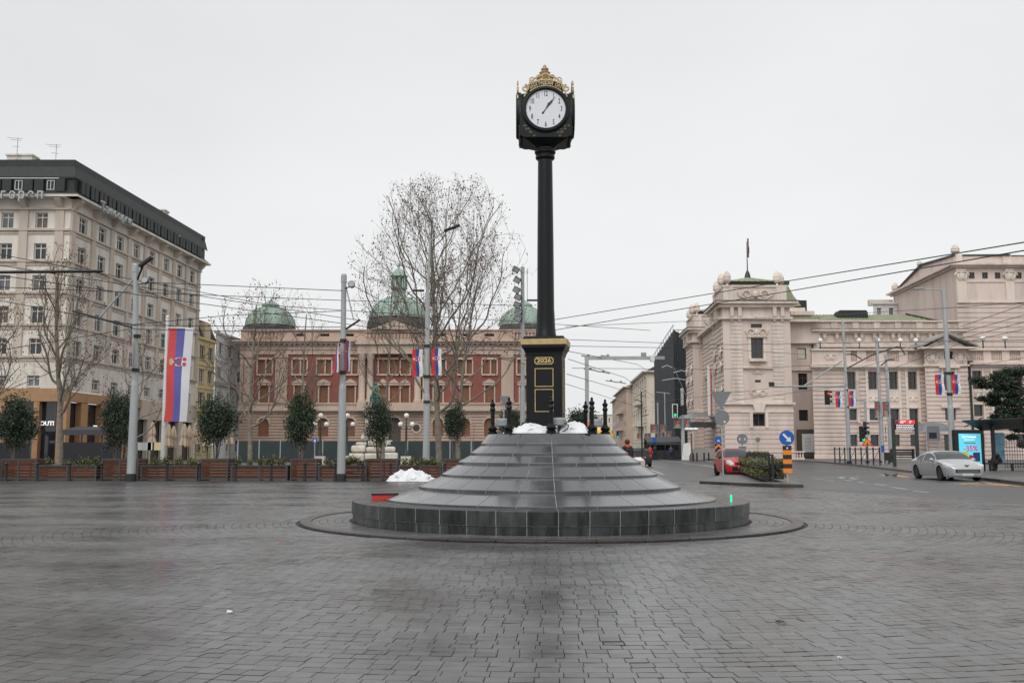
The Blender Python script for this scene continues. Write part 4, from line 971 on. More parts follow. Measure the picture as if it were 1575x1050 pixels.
for i in range(9): zz1 = Zp(691-i*2.2,130.4); b.box((-pw*.45,-.05,zz1),(pw*.1,-.042,zz1+.05))
b.build('print', 'greyb', t)
# mansard and dark box behind the tower
mb = MB(); xx = lambda px, Y=134: Xp(px,Y,460)-th.location.x; y_ = 134-YT
mb.prism([(xx(1195),Zp(474,134)),(xx(1232),Zp(470,134)),(xx(1221),Zp(455,134)),(xx(1212),Zp(438,134)),(xx(1195),Zp(438,134))], y_, y_+6); mb.build('mansard', 'moss', th)
MB().box((xx(1200),y_-.3,Zp(438,134)),(xx(1214),y_+6.3,Zp(432,134))).build('mansard_coping', 'copperd', th)
MB().box((xx(1212),y_-1.2,Zp(486,134)),(xx(1248),y_+8,Zp(480,134))).box((xx(1212),y_-.6,Zp(480,134)+.01),(xx(1236),y_+8,Zp(474,134))).build('eave', 'pinkl', th)
MB().box((xx(1231),y_+1,Zp(480,134)),(xx(1244),y_+6,Zp(460,134))).build('lift_house', 'slate', th); MB().box((xx(1220),y_+2,Zp(474,134)),(xx(1229),y_+4,Zp(456,134))).build('chimney', 'orange', th)

# long wing: front storey block with balustrade, set back upper block
YW = 127.0; z = lambda y: Zp(y, YW); fw = Fac(th, (Xp(1250,YW,600), YW), (Xp(1426,YW,600), YW))
W1 = [(1303,1315),(1335,1349),(1367,1381),(1398,1412)]
wo = []
for i, (a, b) in enumerate(W1):
    c = fw.u((a+b)/2, 585); 
    if i == 3: c = fw.u(1403, 585)
    wo += [(c-.58, c+.58, z(598.5), z(571.5)), (c-.58, c+.58, z(646), z(629)), (c-.55, c+.55, z(686), z(668))]
fw.build(wall_grid(MB(), 0, fw.L, 0, z(566), wo, .4, [z(y) for y in np.arange(576, 706, 6.4)], .14, .12), 'wing_wall', 'pink')
for k, o in enumerate(wo): window(fw, *o, 'plain' if k % 3 else 'cross', 'framed', 'glass', .4)
for i in range(4):
    o = wo[i*3]; c = (o[0]+o[1])/2
    each(fw, 'window_panel', 'pinkl', [(c-.95, c-.6, z(650), z(568), .12), (c+.6, c+.95, z(650), z(568), .12), (c-.6, c+.6, z(626), z(601), .05), (c-1.0, c+1.0, z(627.5), z(626), .2), (c-.7, c+.7, z(648.5), z(646.5), .2)])
    relief(fw, c, z(614), 1.3, .9, i, .16)
each(fw, 'cornice', 'pinkl', [(-.2, fw.L, z(568), z(565), .3), (-.4, fw.L, z(565), z(561), .7), (-.1, fw.L, 0, z(699), .15)])
each(fw, 'terrace_coping', 'pinkl', [(-.1, fw.L, z(539), z(536.5), .35, .6)])
each(fw, 'terrace_pier', 'pink', [(a-.01, b, z(561), z(539), .1, .3) for a, b in ((0, 5.1),) ])
pu = [fw.u(p, 548) for p in (1302,1318,1332,1350,1364,1382,1396,1408)]
for i in range(0, 8, 2):
    mb = MB(); baluster_row(mb, pu[i], pu[i+1], z(556), z(539), -.1, 6); ob = fw.build(mb, 'baluster_row', 'pinkl'); ob['kind'] = 'stuff'
    each(fw, 'terrace_pier', 'pink', [(pu[i+1], pu[i+2] if i < 6 else fw.L, z(561), z(539), .08, .31)])
each(fw, 'terrace_plinth', 'pink', [(5.1, fw.L, z(561), z(556), .05, .3)]); each(fw, 'terrace_back', 'pink', [(5.1, fw.L, z(566), z(539), -.32, .6)])
relief(fw, fw.u(1277,548), z(549), 1.6, 1.0, 44, .3)
YU = 131.5; z = lambda y: Zp(y, YU); fu = Fac(th, (Xp(1252,YU,520), YU), (Xp(1481,YU,520), YU))
each(fu, 'upper_wall', 'pink', [(0, fu.L, z(560), z(513), 0, .3)])
each(fu, 'upper_cornice', 'pinkl', [(-.2, fu.L+.2, z(513), z(510), .4), (-.5, fu.L+.5, z(510), z(507), .9), (0, fu.L, z(534), z(530), .35)])
fu.build(MB().box((-.5,-.95,z(507)+.005),(fu.L+.5,-.1,z(506.2))), 'cornice_flashing', 'copperd')
for i in range(8):
    u = fu.L*(i+.12)/8
    for du in (0, .85): fu.build(MB().box((u+du,-.35,z(520)),(u+du+.42,0,z(513))).box((u+du+.06,-.2,z(523)),(u+du+.36,-.001,z(520)-.001)), 'bracket', 'pinkl')
    each(fu, 'frieze_panel', 'pinkl', [(u+1.5, u+fu.L/8-.25, z(528), z(516), .06)])
each(fu, 'parapet_coping', 'pinkl', [(0, fu.L, z(495), z(493), .25, .3)])
for i in range(7):
    a = fu.L*(i+.12)/7; b_ = fu.L*(i+.82)/7; mb = MB(); baluster_row(mb, a, b_, z(505), z(495), .0, 9); ob = fu.build(mb, 'baluster_row', 'pinkl'); ob['kind'] = 'stuff'
    each(fu, 'parapet_pier', 'pink', [(b_, fu.L*(i+1.12)/7 if i < 6 else fu.L, z(507), z(495), .1, .2)])
each(fu, 'parapet_pier', 'pink', [(0, fu.L*.12/7, z(507), z(495), .1, .2)]); each(fu, 'parapet_back', 'pinkl', [(0, fu.L, z(507), z(495), -.12, .3)]); each(fu, 'parapet_base', 'pink', [(fu.L*.12/7, fu.L, z(507), z(505), .08, .2)])
zr0, zr1 = z(496), Zp(484, 138)
mb = MB(); mb.quad((0,.8,zr0),(fu.L-2,.8,zr0),(fu.L-5,6.5,zr1),(.5,6.5,zr1)); mb.quad((fu.L-2,.8,zr0),(fu.L-.5,6,zr0),(fu.L-5,6.5,zr1)); fu.build(mb, 'copper_roof', 'moss')
for k in range(34): u = .4+k*(fu.L-3)/34; fu.build(MB().tube([(u,.8,zr0+.04),(u+.02,6.5,zr1+.04)], .05, 4), 'roof_seam', 'moss')
fu.build(MB().tube([(fu.L-5,6.4,zr1+.1),(fu.L-2,.8,zr0+.1)], .16, 5), 'roof_ridge', 'copperd')
x0_ = fu.u(1305,480); fu.build(MB().prism([(x0_,zr1-1.6),(x0_+4.2,zr1-1.6),(x0_+4.2,zr1+.0),(x0_+4.0,zr1+.35),(x0_+.3,zr1+.35),(x0_,zr1)], 4.2, 6.2), 'skylight', 'slate')
for px in (1261, 1321, 1350, 1384, 1408):            # terrace lamps
    x = Xp(px, YW+.2, 535); zz0 = Zp(537, YW); b = thing('terrace_lamp', 'white globe lamp on the theatre terrace, %s' % {1261:'leftmost of the row above the wing',1321:'second from the left above the wing',1350:'third from the left above the wing',1384:'fourth from the left above the wing',1408:'just left of the pediment'}[px], 'lamp', (x, YW, zz0), 0, 'globe lamps on the theatre terraces')
    MB().tube([(0,0,0),(0,0,.9)], .07, 6).build('stem', 'blackm', b); MB().ball((0,0,1.15), .33, 12, 8).build('globe', 'globe', b, smooth=True)
# pediment bay
YP = 125.6; z = lambda y: Zp(y, YP); fp_ = Fac(th, (Xp(1424,YP,600), YP), (Xp(1490,YP,600), YP)); c = fp_.L/2+.3
po = [(c-.5, c+.7, z(552), z(540)), (c-.75, c+.75, z(600), z(571)), (c-.7, c+.7, z(646), z(628)), (c-1.0, c+.9, .3, z(668))]
fp_.build(wall_grid(MB(), 0, fp_.L, 0, z(536), po, .4, [z(y) for y in np.arange(566, 706, 6.4)], .14, .12), 'pediment_bay_wall', 'pink')
for k, o in enumerate(po): window(fp_, *o, 'plain', 'framed', 'glass', .4)
each(fp_, 'surround', 'pinkl', [(c-1.3, c+1.3, z(566), z(562.5), .4), (c-1.2, c+1.2, z(627), z(623), .35), (c-.95, c-.77, z(602), z(562), .15), (c+.77, c+.95, z(602), z(562), .15), (-.2, fp_.L+.2, z(563), z(560), .2)])
ll, rr_ = -.9, fp_.L+.9
fp_.build(MB().prism([(ll, z(537)), (rr_, z(537)), (rr_, z(534.5)), (ll, z(534.5))], -1.2, 0), 'pediment_base', 'pinkl')
fp_.build(MB().prism([(0, z(534.5)), (fp_.L, z(534.5)), (fp_.L/2, z(517))], -.3, 2), 'tympanum', 'pinkl')
for s in (0, 1):
    a = (ll if s == 0 else rr_); m_ = fp_.L/2
    fp_.build(MB().prism([(a, z(534)), (a, z(531.5)), (m_, z(512)), (m_, z(515.5))] if s == 0 else [(m_, z(515.5)), (m_, z(512)), (a, z(531.5)), (a, z(534))], -1.3, 5), 'raking_cornice', 'greyb')
relief(fp_, c-.2, z(527), 2.4, .8, 6, .7); relief(fp_, 1.0, z(550), 1.4, 1.6, 7, .2); relief(fp_, fp_.L-.9, z(550), 1.4, 1.6, 8, .2)
t = thing('entrance_porch', 'small grey domed porch roof over a theatre side door behind the light pole', 'porch', (Xp(1452,121,670), 124, 0))
mb = MB()
for i in range(8):
    a, b = math.pi*i/8, math.pi*(i+1)/8; R_ = 2.7
    for j in range(4):
        p, q = R(90)*j/4, R(90)*(j+1)/4
        P = lambda A_, B_: (-R_*math.cos(A_)*math.cos(B_), -1.8*math.sin(A_)*math.cos(B_), Zp(663,122)+1.15*math.sin(B_)); mb.quad(P(a,p),P(b,p),P(b,q),P(a,q))
mb.build('porch_dome', 'signback', t, smooth='all')
for x in (-2.4, 2.4): MB().tube([(x,-.3,0),(x,-.3,Zp(663,122))], .09, 6).build('post', 'steeld', t)
# right wing
YR = 127.2; z = lambda y: Zp(y, YR); fq = Fac(th, (Xp(1490,YR,600), YR), (Xp(1700,YR,600), YR)); qo = []
for k in range(6):
    c = fq.u(1503+k*31.5, 590); qo += [(c-.62, c+.62, z(598), z(570)), (c-.6, c+.6, z(640), z(622)), (c-.6, c+.6, z(686), z(667))]
fq.build(wall_grid(MB(), 0, fq.L, 0, z(563), qo, .4, [z(y) for y in np.arange(572, 706, 6.4)], .14, .12), 'right_wing_wall', 'pink')
for k, o in enumerate(qo): window(fq, *o, 'plain' if k % 3 else 'cross', 'framed', 'glass', .4)
for k in range(6):
    c = (qo[k*3][0]+qo[k*3][1])/2; relief(fq, c, z(609), 1.3, .9, k+20, .16); each(fq, 'window_panel', 'pinkl', [(c-.9,c-.64,z(645),z(566),.10),(c+.64,c+.9,z(645),z(566),.10)])
each(fq, 'cornice', 'pinkl', [(0, fq.L, z(564), z(561), .3), (0, fq.L, z(561), z(557.5), .7)]); each(fq, 'terrace_coping', 'pinkl', [(0, fq.L, z(539), z(536), .35, .5)])
for k in range(6):
    a, b_ = fq.u(1495+k*28.5,545), fq.u(1512+k*28.5,545); mb = MB(); baluster_row(mb, a, b_, z(554), z(540), -.05, 6); ob = fq.build(mb, 'baluster_row', 'pinkl'); ob['kind'] = 'stuff'
    each(fq, 'terrace_pier', 'pink', [(b_, fq.u(1495+(k+1)*28.5,545), z(557.2), z(539), .08, .31)])
each(fq, 'terrace_back', 'pink', [(0, fq.L, z(557), z(539), -.32, .5)]); each(fq, 'terrace_plinth', 'pink', [(0, fq.L, z(557.5), z(554), .06, .3)])
for k, px in enumerate((1512, 1546)):
    b = thing('terrace_lamp', ['white globe lamp on the right terrace nearer the pediment','white globe lamp on the right terrace, farther from the pediment'][k], 'lamp', (Xp(px,YR,530), YR, z(536)), 0, 'globe lamps on the theatre terraces')
    MB().tube([(0,0,0),(0,0,1.1)], .08, 6).build('stem', 'blackm', b); MB().ball((0,0,1.35), .38, 12, 8, (1.1,1.1,.7)).build('globe', 'globe', b, smooth=True)
fq.build(MB().tube([(fq.u(1493,600),-.2,.2),(fq.u(1492,600),-.2,z(560))], .13, 6).box((fq.u(1490,560)-.2,-.4,z(562)),(fq.u(1490,560)+.4,-.05,z(555))), 'downpipe', 'copperd')
# stage house
YS = 140.0; z = lambda y: Zp(y, YS); xs = Xp(1470, YS, 430); SF = (xs+.055*27, YS+27)
fS = Fac(th, (xs, YS), (xs+34, YS)); fSs = Fac(th, SF, (xs, YS))
so = [(fS.u(p,423)-.42, fS.u(p,423)+.42, z(428.5), z(419)) for p in (1494.5,1515,1534.5,1567,1587,1607)]
fS.build(wall_grid(MB(), 0, fS.L, 8, z(412), so, .35, [z(y) for y in np.arange(466, 560, 7.5)], .14, .12), 'stage_house_wall', 'pink')
for o in so: window(fS, *o, 'two', 'framed', 'glass', .3)
each(fS, 'stage_pilaster', 'pinkl', [(fS.u(a,440), fS.u(b,440), z(466), z(413), .25) for a, b in ((1471,1486),(1546,1559),(1619,1632))])
for px in (1478, 1552): relief(fS, fS.u(px,425), z(424), 1.5, 1.6, px, .7)
each(fS, 'stage_string', 'pinkl', [(0, fS.L, z(466), z(463.5), .2), (0, fS.L, z(434), z(432), .12)])
each(fS, 'stage_cornice', 'pinkl', [(-.6, fS.L, z(412), z(409), .5), (-1.0, fS.L, z(409), z(406), 1.0)])
each(fS, 'stage_attic', 'pink', [(.3, fS.L, z(406), z(393.5), -.1, .6)]); each(fS, 'stage_coping', 'copperd', [(.1, fS.L, z(393.5), z(392.3), 0, .8)])
each(fS, 'attic_pier', 'pinkl', [(fS.u(a,400), fS.u(b,400), z(406), z(391), .05, .5) for a, b in ((1470,1480),(1542,1555))])
b = MB(); b.quad((0,0,8),(fSs.L,0,8),(fSs.L,0,z(406)),(0,0,z(406))); fSs.build(b, 'stage_side_wall', 'pink')
each(fSs, 'stage_side_cornice', 'pinkl', [(-.6, fSs.L, z(412), z(409), .4), (-1.0, fSs.L, z(409), z(406), .9)])
L = fSs.L; b = MB(); b.prism([(1.0,z(406)+.02),(L-.3,z(406)+.02),(L-.3,z(393.5)),(L-13,z(393.5)+.9)], -.0, .4); fSs.build(b, 'stage_gable', 'pink')
b = MB(); b.prism([(.8,z(406)),(L-13,z(393.5)+1.3),(L-13,z(393.5)+.9),(1.3,z(406))], -.3, .5); b.prism([(L-13,z(393.5)+.9),(L-.2,z(393.5)),(L-.2,z(392)+.1),(L-13,z(393.5)+1.3)], -.2, 8); fSs.build(b, 'stage_roof_edge', 'copperd')
H = z(375)-z(392)
for u, dd in ((L-.6, 0), (-.0, 0)):
    p = fSs.p0 + Vector((math.cos(fSs.rz)*u, math.sin(fSs.rz)*u, 0)) - Vector((th.location.x, th.location.y, 0)); b = MB(); acorn(b, p.x+.5, p.y+.3, z(393) if u > 1 else z(406), .62 if u > 1 else .6, H*1.15 if u > 1 else H*1.2); b.build('acorn_finial', 'pinkl', th, smooth=True)
p = fSs.p0 + Vector((math.cos(fSs.rz)*(L-14), math.sin(fSs.rz)*(L-14), 0)) - Vector((th.location.x, th.location.y, 0)); b = MB(); acorn(b, p.x, p.y, z(393.5)+.8, .42, H*.8); b.build('acorn_finial', 'pinkl', th, smooth=True)
# white house peeping over the roofs
x = Xp(1340, 165, 475); hb = house('rooftop_house', 'small white house top peeping over the theatre roof beside the stage house', [(Xp(1343,165,475),165), (Xp(1380,165,475),165)], 10, Zp(465,165), 'whiteb', [(2,7)], 'whiteb', ww=.35)
MB().box((.2,2,Zp(465,165)-.2),(4.2,3,Zp(458,165))).build('chimney', 'creamb', hb[0])

# ---------------------------------------------------------------- street beyond
def sx_(Y): return 20.0 + .046*(Y-0)*1.0
def SP(px, py=650):     # point where street wall line crosses a column
    k = at(px, py, 100).x/100; Y = 20.0/(k-.046); return (20.0+.046*Y, Y)
n = thing('netted_building', 'tall scaffolded building wrapped in black netting behind the street lights', 'building', (Xp(1037,172,560), 172, 0))
x0_, x1_ = Xp(1037,172,560)-n.location.x, Xp(1066,172,560)-n.location.x; q = SP(1005); q = (Xp(1006,195,560)-n.location.x, 23)
zt0 = Zp(507,172); zt1 = Zp(552,195)
MB().quad((x0_,0,0),(x1_,0,0),(x1_,0,Zp(524,172)),(x0_,0,zt0)).build('front_net', 'net', n)
MB().quad((q[0],q[1],0),(x0_,0,0),(x0_,0,zt0),(q[0],q[1],zt1)).build('side_net', 'net', n)
for k in range(9):
    x = x0_+(x1_-x0_)*k/8; MB().tube([(x,-.06,0),(x,-.06,zt0 if k in (0,2,4,6,8) else zt0-2)], .05, 4).build('scaffold_tube', 'slate', n)
for k in range(10):
    t_ = k/9; a = (x0_+(q[0]-x0_)*t_, q[1]*t_); zz1 = zt0+(zt1-zt0)*t_+.9; MB().tube([(a[0]-.1,a[1],zz1-1.6),(a[0]-.1,a[1],zz1)], .05, 4).build('scaffold_tube', 'steel', n)
MB().tube([(x0_,0,zt0+.9),(q[0],q[1],zt1+.9)], .07, 4).build('scaffold_rail', 'steel', n); MB().tube([(x0_,0,zt0),(x1_,0,zt0)], .07, 4).build('scaffold_rail', 'steel', n)
MB().tube([(x0_-.1,-.1,Zp(565,172)),(x0_+3.5,-.1,Zp(640,172))], .06, 4).build('stay_cable', 'steeld', n)
segs = [(1007, 985, 566, 'creamb', 'ornate cream building directly left of the netted scaffold', 3, 5, 'slate'), (985, 973, 578, 'creamb', 'plain cream building second from the netted scaffold', 2, 5, 'slate'),
        (973, 955, 590, 'sandl', 'tan apartment building third from the netted scaffold', 4, 6, 'slate'), (955, 942, 604, 'beiged', 'pinkish apartment building at the far end of the street row', 4, 6, 'slate')]
for i, (a, b, yt, mm, lab, nc, nr, rf) in enumerate(segs):
    p, q = SP(b), SP(a); off = -1.6 if i in (0, 2) else 0
    p = (p[0]+off, p[1]); q = (q[0]+off, q[1]); Zt = Zp(yt+4, q[1])
    hb = house('street_building', lab, [p, q, (q[0]+2.2, q[1])], 0, Zt, mm, [(nc*2, nr), (0, 0)], mm, ww=.4, wh=.55, over=.8)
    base = [(0,0), (q[0]-p[0], q[1]-p[1]), (q[0]+2.2-p[0], q[1]-p[1])]
    mb = MB(); mb.quad((0,0,Zt),(base[1][0],base[1][1],Zt),(base[1][0]+4,base[1][1]+1,Zt+2.2),(4,0,Zt+2.2)); mb.quad((base[1][0],base[1][1],Zt),(base[2][0],base[2][1],Zt),(base[2][0],base[2][1]+1,Zt+2.2),(base[1][0]+4,base[1][1]+1,Zt+2.2)); mb.build('roof', rf, hb[0])
    f = Fac(hb[0], p, q)
    if i in (0, 2): each(f, 'balcony', mm, [(f.L*.35, f.L*.75, Zt*.35, Zt*.35+.9, 1.3), (f.L*.35, f.L*.75, Zt*.62, Zt*.62+.9, 1.2)])
house('end_building', 'pale building closing the far end of the street beyond the yellow van', [(Xp(905,430,660),430), (Xp(946,430,660),430)], 0, Zp(637,430), 'creamb', [(7,4)], 'creamb', ww=.35, wh=.5)
house('end_building', 'grey house low on the horizon behind the clock bushes', [(Xp(700,460,660),460), (Xp(906,460,660),460)], 0, Zp(668,460), 'greyb', [(14,2)], 'greyb', ww=.35, wh=.5)
# ---------------------------------------------------------------- kerbs, pavements, road paint
def slab(name, pts, z0, z1, m):
    b = MB().vprism([(p[0], p[1]) for p in pts], z0, z1); return struct(b.build(name, m))
K = [G(1262,711), G(1300,714), G(1400,726), G(1490,735), G(1575,745), G(1800,775)]
slab('pavement', [(K[0].x-2, 121), *[(p.x, p.y) for p in K], (60, K[-1].y), (60, 126), (K[0].x-2, 126)][::1], -.05, .13, 'pave')
b = MB()
for i in range(len(K)-1):
    a, c = K[i], K[i+1]; d = (c-a).normalized(); nrm_ = Vector((-d.y, d.x, 0))*-.28; n = max(1, int((c-a).length/1.2))
    for k in range(n):
        p, q = a+(c-a)*(k/n), a+(c-a)*((k+1)/n-.01/1); q = a+(c-a)*((k+.985)/n)
        st = MB().vprism([(p.x,p.y),(q.x,q.y),(q.x+nrm_.x,q.y+nrm_.y),(p.x+nrm_.x,p.y+nrm_.y)][::-1], -.05, .135).build('kerb_stone', 'kerb', bpy.data.objects['pavement'])
slab('pavement', [(Xp(-60,60),47.4),(Xp(730,60),47.4),(-1.5,60),(2,100),(6,123),(-60,135),(-60,60)], -.05, .008, 'pave')
slab('pavement', [(Xp(1010,150),138),(Xp(1120,122),122.4),(Xp(1275,122),122.4),(Xp(1275,122),124),(Xp(1120,135),160),(24.5,220),(20+.046*220,220)], -.05, .12, 'pave')
I_ = [G(1076,744), G(1130,746.5), G(1190,749), G(1236,749.5), G(1226,744), G(1160,724.5), G(1146,722)]
isl = slab('traffic_island', [(p.x,p.y) for p in I_], -.02, .12, 'kerb'); 
b = MB().vprism([(p.x*.97+sum(q.x for q in I_)/7*.03, p.y*.97+sum(q.y for q in I_)/7*.03) for p in I_], .12, .126); b.build('island_top', 'pave', isl)
def paint(px0, py0, px1, py1, w, m='mark', lab=None):
    a, c = G(px0,py0,.005), G(px1,py1,.005); d = (c-a).normalized(); n = Vector((-d.y, d.x, 0))*w/2
    pts = [a-n, c-n, c+n, a+n]; 
    if (pts[1]-pts[0]).cross(pts[2]-pts[1]).z < 0: pts.reverse()
    o = MB().quad(*[(p.x,p.y,.006) for p in pts]).build('road_marking', m, g); return o
for a in ((0,751.5,38,751),(42,756,82,755),(132,751.5,180,750.6)): paint(*a, .16)
for a in ((1345,744,1363,746.5),(1372,749,1395,752),(1318,740.5,1330,742),(1300,738,1312,739.5),(1252,736,1268,737),(1268,738.6,1284,740),(1245,733.2,1262,734),
          (1405,754.5,1428,757),(1012,706,1050,711.5),(1050,711.5,1100,718.5),(1082,708,1100,711),(1080,714,1098,717),(1000,716,1022,718.5),(1060,731,1092,732),(1190,735,1232,737),(1000,722,1020,729),(985,733,1008,731),(1075,740,1090,740.5)): paint(*a, .15)
for a in ((1283,722.5,1335,723.2),(1352,731,1372,729.5),(1372,729.5,1395,733.5),(1470,743.8,1512,742.6),(1512,742.6,1568,747.5),(1470,743.8,1560,746.9)): paint(*a, .35, 'yellowm')
paint(1288,734,1312,735.5,.25); paint(1290,735.8,1322,733.6,.18); paint(1290,733.2,1318,736.8,.18)

# ---------------------------------------------------------------- planters
YPL = 46.6
def planter(lab, px0, px1, tall, panels=2, skew=0, Y=YPL):
    x0, x1 = Xp(px0,Y,730), Xp(px1,Y,730); w = x1-x0; h = 1.02 if tall else .72; d = 1.25 if tall else .62
    t = thing('planter', lab, 'planter', ((x0+x1)/2, Y, .0), skew, 'timber planters along the pavement edge'); f = MB(); c = .07
    for x in [-w/2+ i*(w-c)/panels for i in range(panels+1)]:
        for y in (0, d-c): f.box((x,y,.04),(x+c,y+c,h))
        f.box((x-.01,-.01,0),(x+c+.01,d+.01,.04))
    for z in (.05, h-c):
        f.box((-w/2+.002,.003,z),(w/2-.002,c-.003,z+c-.002)); f.box((-w/2+.002,d-c+.003,z),(w/2-.002,d-.003,z+c-.002)); f.box((-w/2+.003,.004,z+.003),(-w/2+c-.003,d-.004,z+c-.006)); f.box((w/2-c+.003,.004,z+.003),(w/2-.003,d-.004,z+c-.006))
    f.build('steel_frame', 'pframe', t)
    ns = 6 if tall else 4; bw = (w-c)/panels; sh = (h-.2)/ns; sl = None
    for p in range(panels):
        for k in range(ns):
            x = -w/2+c+p*bw; z = .12+k*sh
            if sl is None: sl = MB().box((0,.02,0),(bw-c,.05,sh-.014)).build('slat', 'wood', t, loc=(x,0,z)); sl.data.name = 'slat'
            else: inst(sl, t, (x,0,z))
    s2 = None
    for s in (-w/2+.02, w/2-.05):
        for k in range(ns):
            z = .12+k*sh
            if s2 is None: s2 = MB().box((0,0,0),(.03,d-2*c,sh-.014)).build('slat', 'wood', t, loc=(s,c,z))
            else: inst(s2, t, (s,c,z))
    MB().box((-w/2+.05,.05,h-.18),(w/2-.05,d-.05,h-.08)).build('soil', 'soil', t)
    return t, (x0+x1)/2, w, h, d
def leaves(n, shape, size, seed, m):
    """cloud of folded leaf faces; shape(rng) -> point"""
    rr = np.random.default_rng(seed); P = shape(rr, n); D = rr.normal(size=(n,3)); D /= np.linalg.norm(D,axis=1)[:,None]; U = np.cross(D, rr.normal(size=(n,3))); U /= np.linalg.norm(U,axis=1)[:,None]
    s = size*rr.uniform(.6,1.3,(n,1)); V = np.stack([P-D*s, P+U*s*.42, P+D*s, P-U*s*.42], 1).reshape(-1,3)
    me = bpy.data.meshes.new('foliage'); me.from_pydata(V.tolist(), [], (np.arange(n*4).reshape(-1,4)).tolist()); me.materials.append(M[m]); me.update(); return me
def clumps(rr, n, R_, nc, spread, flat=1.0, inner=.35):
    C = rr.normal(size=(nc,3)); C /= np.linalg.norm(C,axis=1)[:,None]; C *= rr.uniform(inner,1,(nc,1))**.6; C = C*np.array(R_)*.82
    k = rr.integers(0, nc, n); return C[k] + rr.normal(size=(n,3))*spread*np.array([1,1,flat])
LA = [leaves(8000, lambda rr, n: clumps(rr, n, (.98,.98,1.18), 42, .19, inner=.2), .062, s, 'leaf') for s in (1,2,3)]
def laurel(lab, px, ytop, ybot, pw, Y, seed, stems=4, base_z=.95):
    x = Xp(px, Y, (ytop+ybot)/2); z1, z0 = Zp(ytop, Y), Zp(ybot, Y); r_ = pw/F*Y/2
    t = thing('laurel_tree', lab, 'evergreen tree', (x, Y, base_z), 0, 'small evergreen trees in the planters')
    o = bpy.data.objects.new('crown', LA[seed % 3]); COL.objects.link(o); o.parent = t; o['kind'] = 'stuff'
    o.location = (0,0,(z0+z1)/2-base_z); o.scale = (r_/.95, r_/.95, (z1-z0)/2/1.12); o.rotation_euler = (0,0,seed*1.3)
    rr = random.Random(seed)
    for k in range(stems):
        a = rr.uniform(0,6.28); q = rr.uniform(.3,.7)
        MB().tube([(.06*math.cos(a),.06*math.sin(a),-.1),(.2*q*math.cos(a)*1.2,.2*math.sin(a)*q,(z0-base_z)*.6),(r_*q*math.cos(a)*.7,r_*q*math.sin(a)*.7,(z0+z1)/2-base_z+.2)],[.035,.028,.012],6).build('trunk','barkd',t)
    return t
def shrub_row(lab, x, w, h, d, Y, seed, m='leafl', hh=.28, nn=1500):
    def shp(rr, n):
        nc = int(w*4)+2; C = np.stack([rr.uniform(-w/2+.12,w/2-.12,nc), rr.uniform(.12,d-.12,nc), rr.uniform(.0,hh*.7,nc)],1); return C[rr.integers(0,nc,n)] + rr.normal(size=(n,3))*np.array([.09,.08,.10])
    o = bpy.data.objects.new('shrubs', leaves(nn, shp, .055, seed, m)); COL.objects.link(o); o.location = (x,Y,h+.03); tag(o, lab, 'shrubs', None, 'stuff')
    return o
PL = [(-60,-4,0,'low timber planter cut by the left edge of the photograph'), (0,55,1,'tall timber planter nearest the left edge, under the leftmost evergreen'), (58,148,0,'long low planter of shrubs in front of the BOUTIQUE entrance'), (155,212,1,'tall planter partly behind the pole beside the big flag'),
      (216,303,0,'long low planter right below the big hanging flag'), (308,350,1,'tall planter just right of the big flag'), (355,442,0,'long low planter below the left museum dome'), (446,487,1,'tall square planter left of the second lamp pole'),
      (489,564,0,'low planter directly behind the second lamp pole'), (561,611,1,'tall planter below the green rider statue'), (613,679,0,'low planter right behind the heap of white sheeting'), (681,724,1,'tall planter partly hidden by the left slope of the monument')]
for i, (a, b_, tall, lab) in enumerate(PL):
    t, xm, w, h, d = planter(lab, a, b_, tall, 2 if (b_-a) > 46 else 1, Y=YPL+(.15 if tall else 0)+ (0 if i % 2 else .02))
    if not tall: shrub_row('low green shrubs growing in the ' + ['leftmost cut off','','BOUTIQUE entrance','','big flag','','left dome','','second pole','','white sheeting',''][i] + ' planter', xm, w, h, d, YPL, 40+i)
laurel('dark bushy evergreen at the left edge of the photograph', 24, 606, 690, 66, 47.6, 0); laurel('dark evergreen beside the left lamp pole and the big flag', 181, 598, 692, 50, 47.5, 1)
laurel('dark round evergreen in front of the white house', 333, 608, 690, 62, 47.4, 2); laurel('dark evergreen in front of the left museum wing', 463, 600, 688, 48, 47.4, 3, 5); laurel('dark evergreen hiding the rider statue pedestal', 583, 612, 684, 44, 47.5, 4, 6)
laurel('dark egg shaped evergreen right of the big bare plane tree', 700, 616, 682, 37, 47.5, 5, 2); laurel('loose evergreen behind the left posts of the monument', 786, 626, 682, 38, 66, 6, 3, .3); laurel('dark evergreen behind the right posts of the monument', 896, 626, 690, 60, 70, 7, 3, .3)
for i, px in enumerate((9,57,107,156,207,257,307,362,417,469,516,558,601,642,684)):
    wh_ = ['at the left edge','before the tall left planter','before the shrubs of the BOUTIQUE planter','left of the first lamp pole','just right of the first lamp pole','under the big flag','right of the big flag planter','before the left dome planter','left of the second evergreen','before the square planter','left of the second lamp pole','right of the second lamp pole','at the left end of the white sheeting','behind the white sheeting','nearest the monument slope'][i]
    x = Xp(px, 45.9, 730)
    if i == 0:
        bo = MB().lathe([(.10,0),(.10,.05),(.065,.08),(.06,.12),(.055,.62),(.075,.64),(.075,.68),(.045,.70),(.045,.73),(.075,.78),(.075,.82),(.045,.86),(.001,.88)],12).build('bollard','blackm',None,smooth=True); bo.location=(x,45.9,0)
        tag(bo, 'short black bollard ' + wh_, 'bollard', 'black bollards along the kerb')
    else: dup(bo, (x,45.9,0), 0, 'short black bollard ' + wh_)
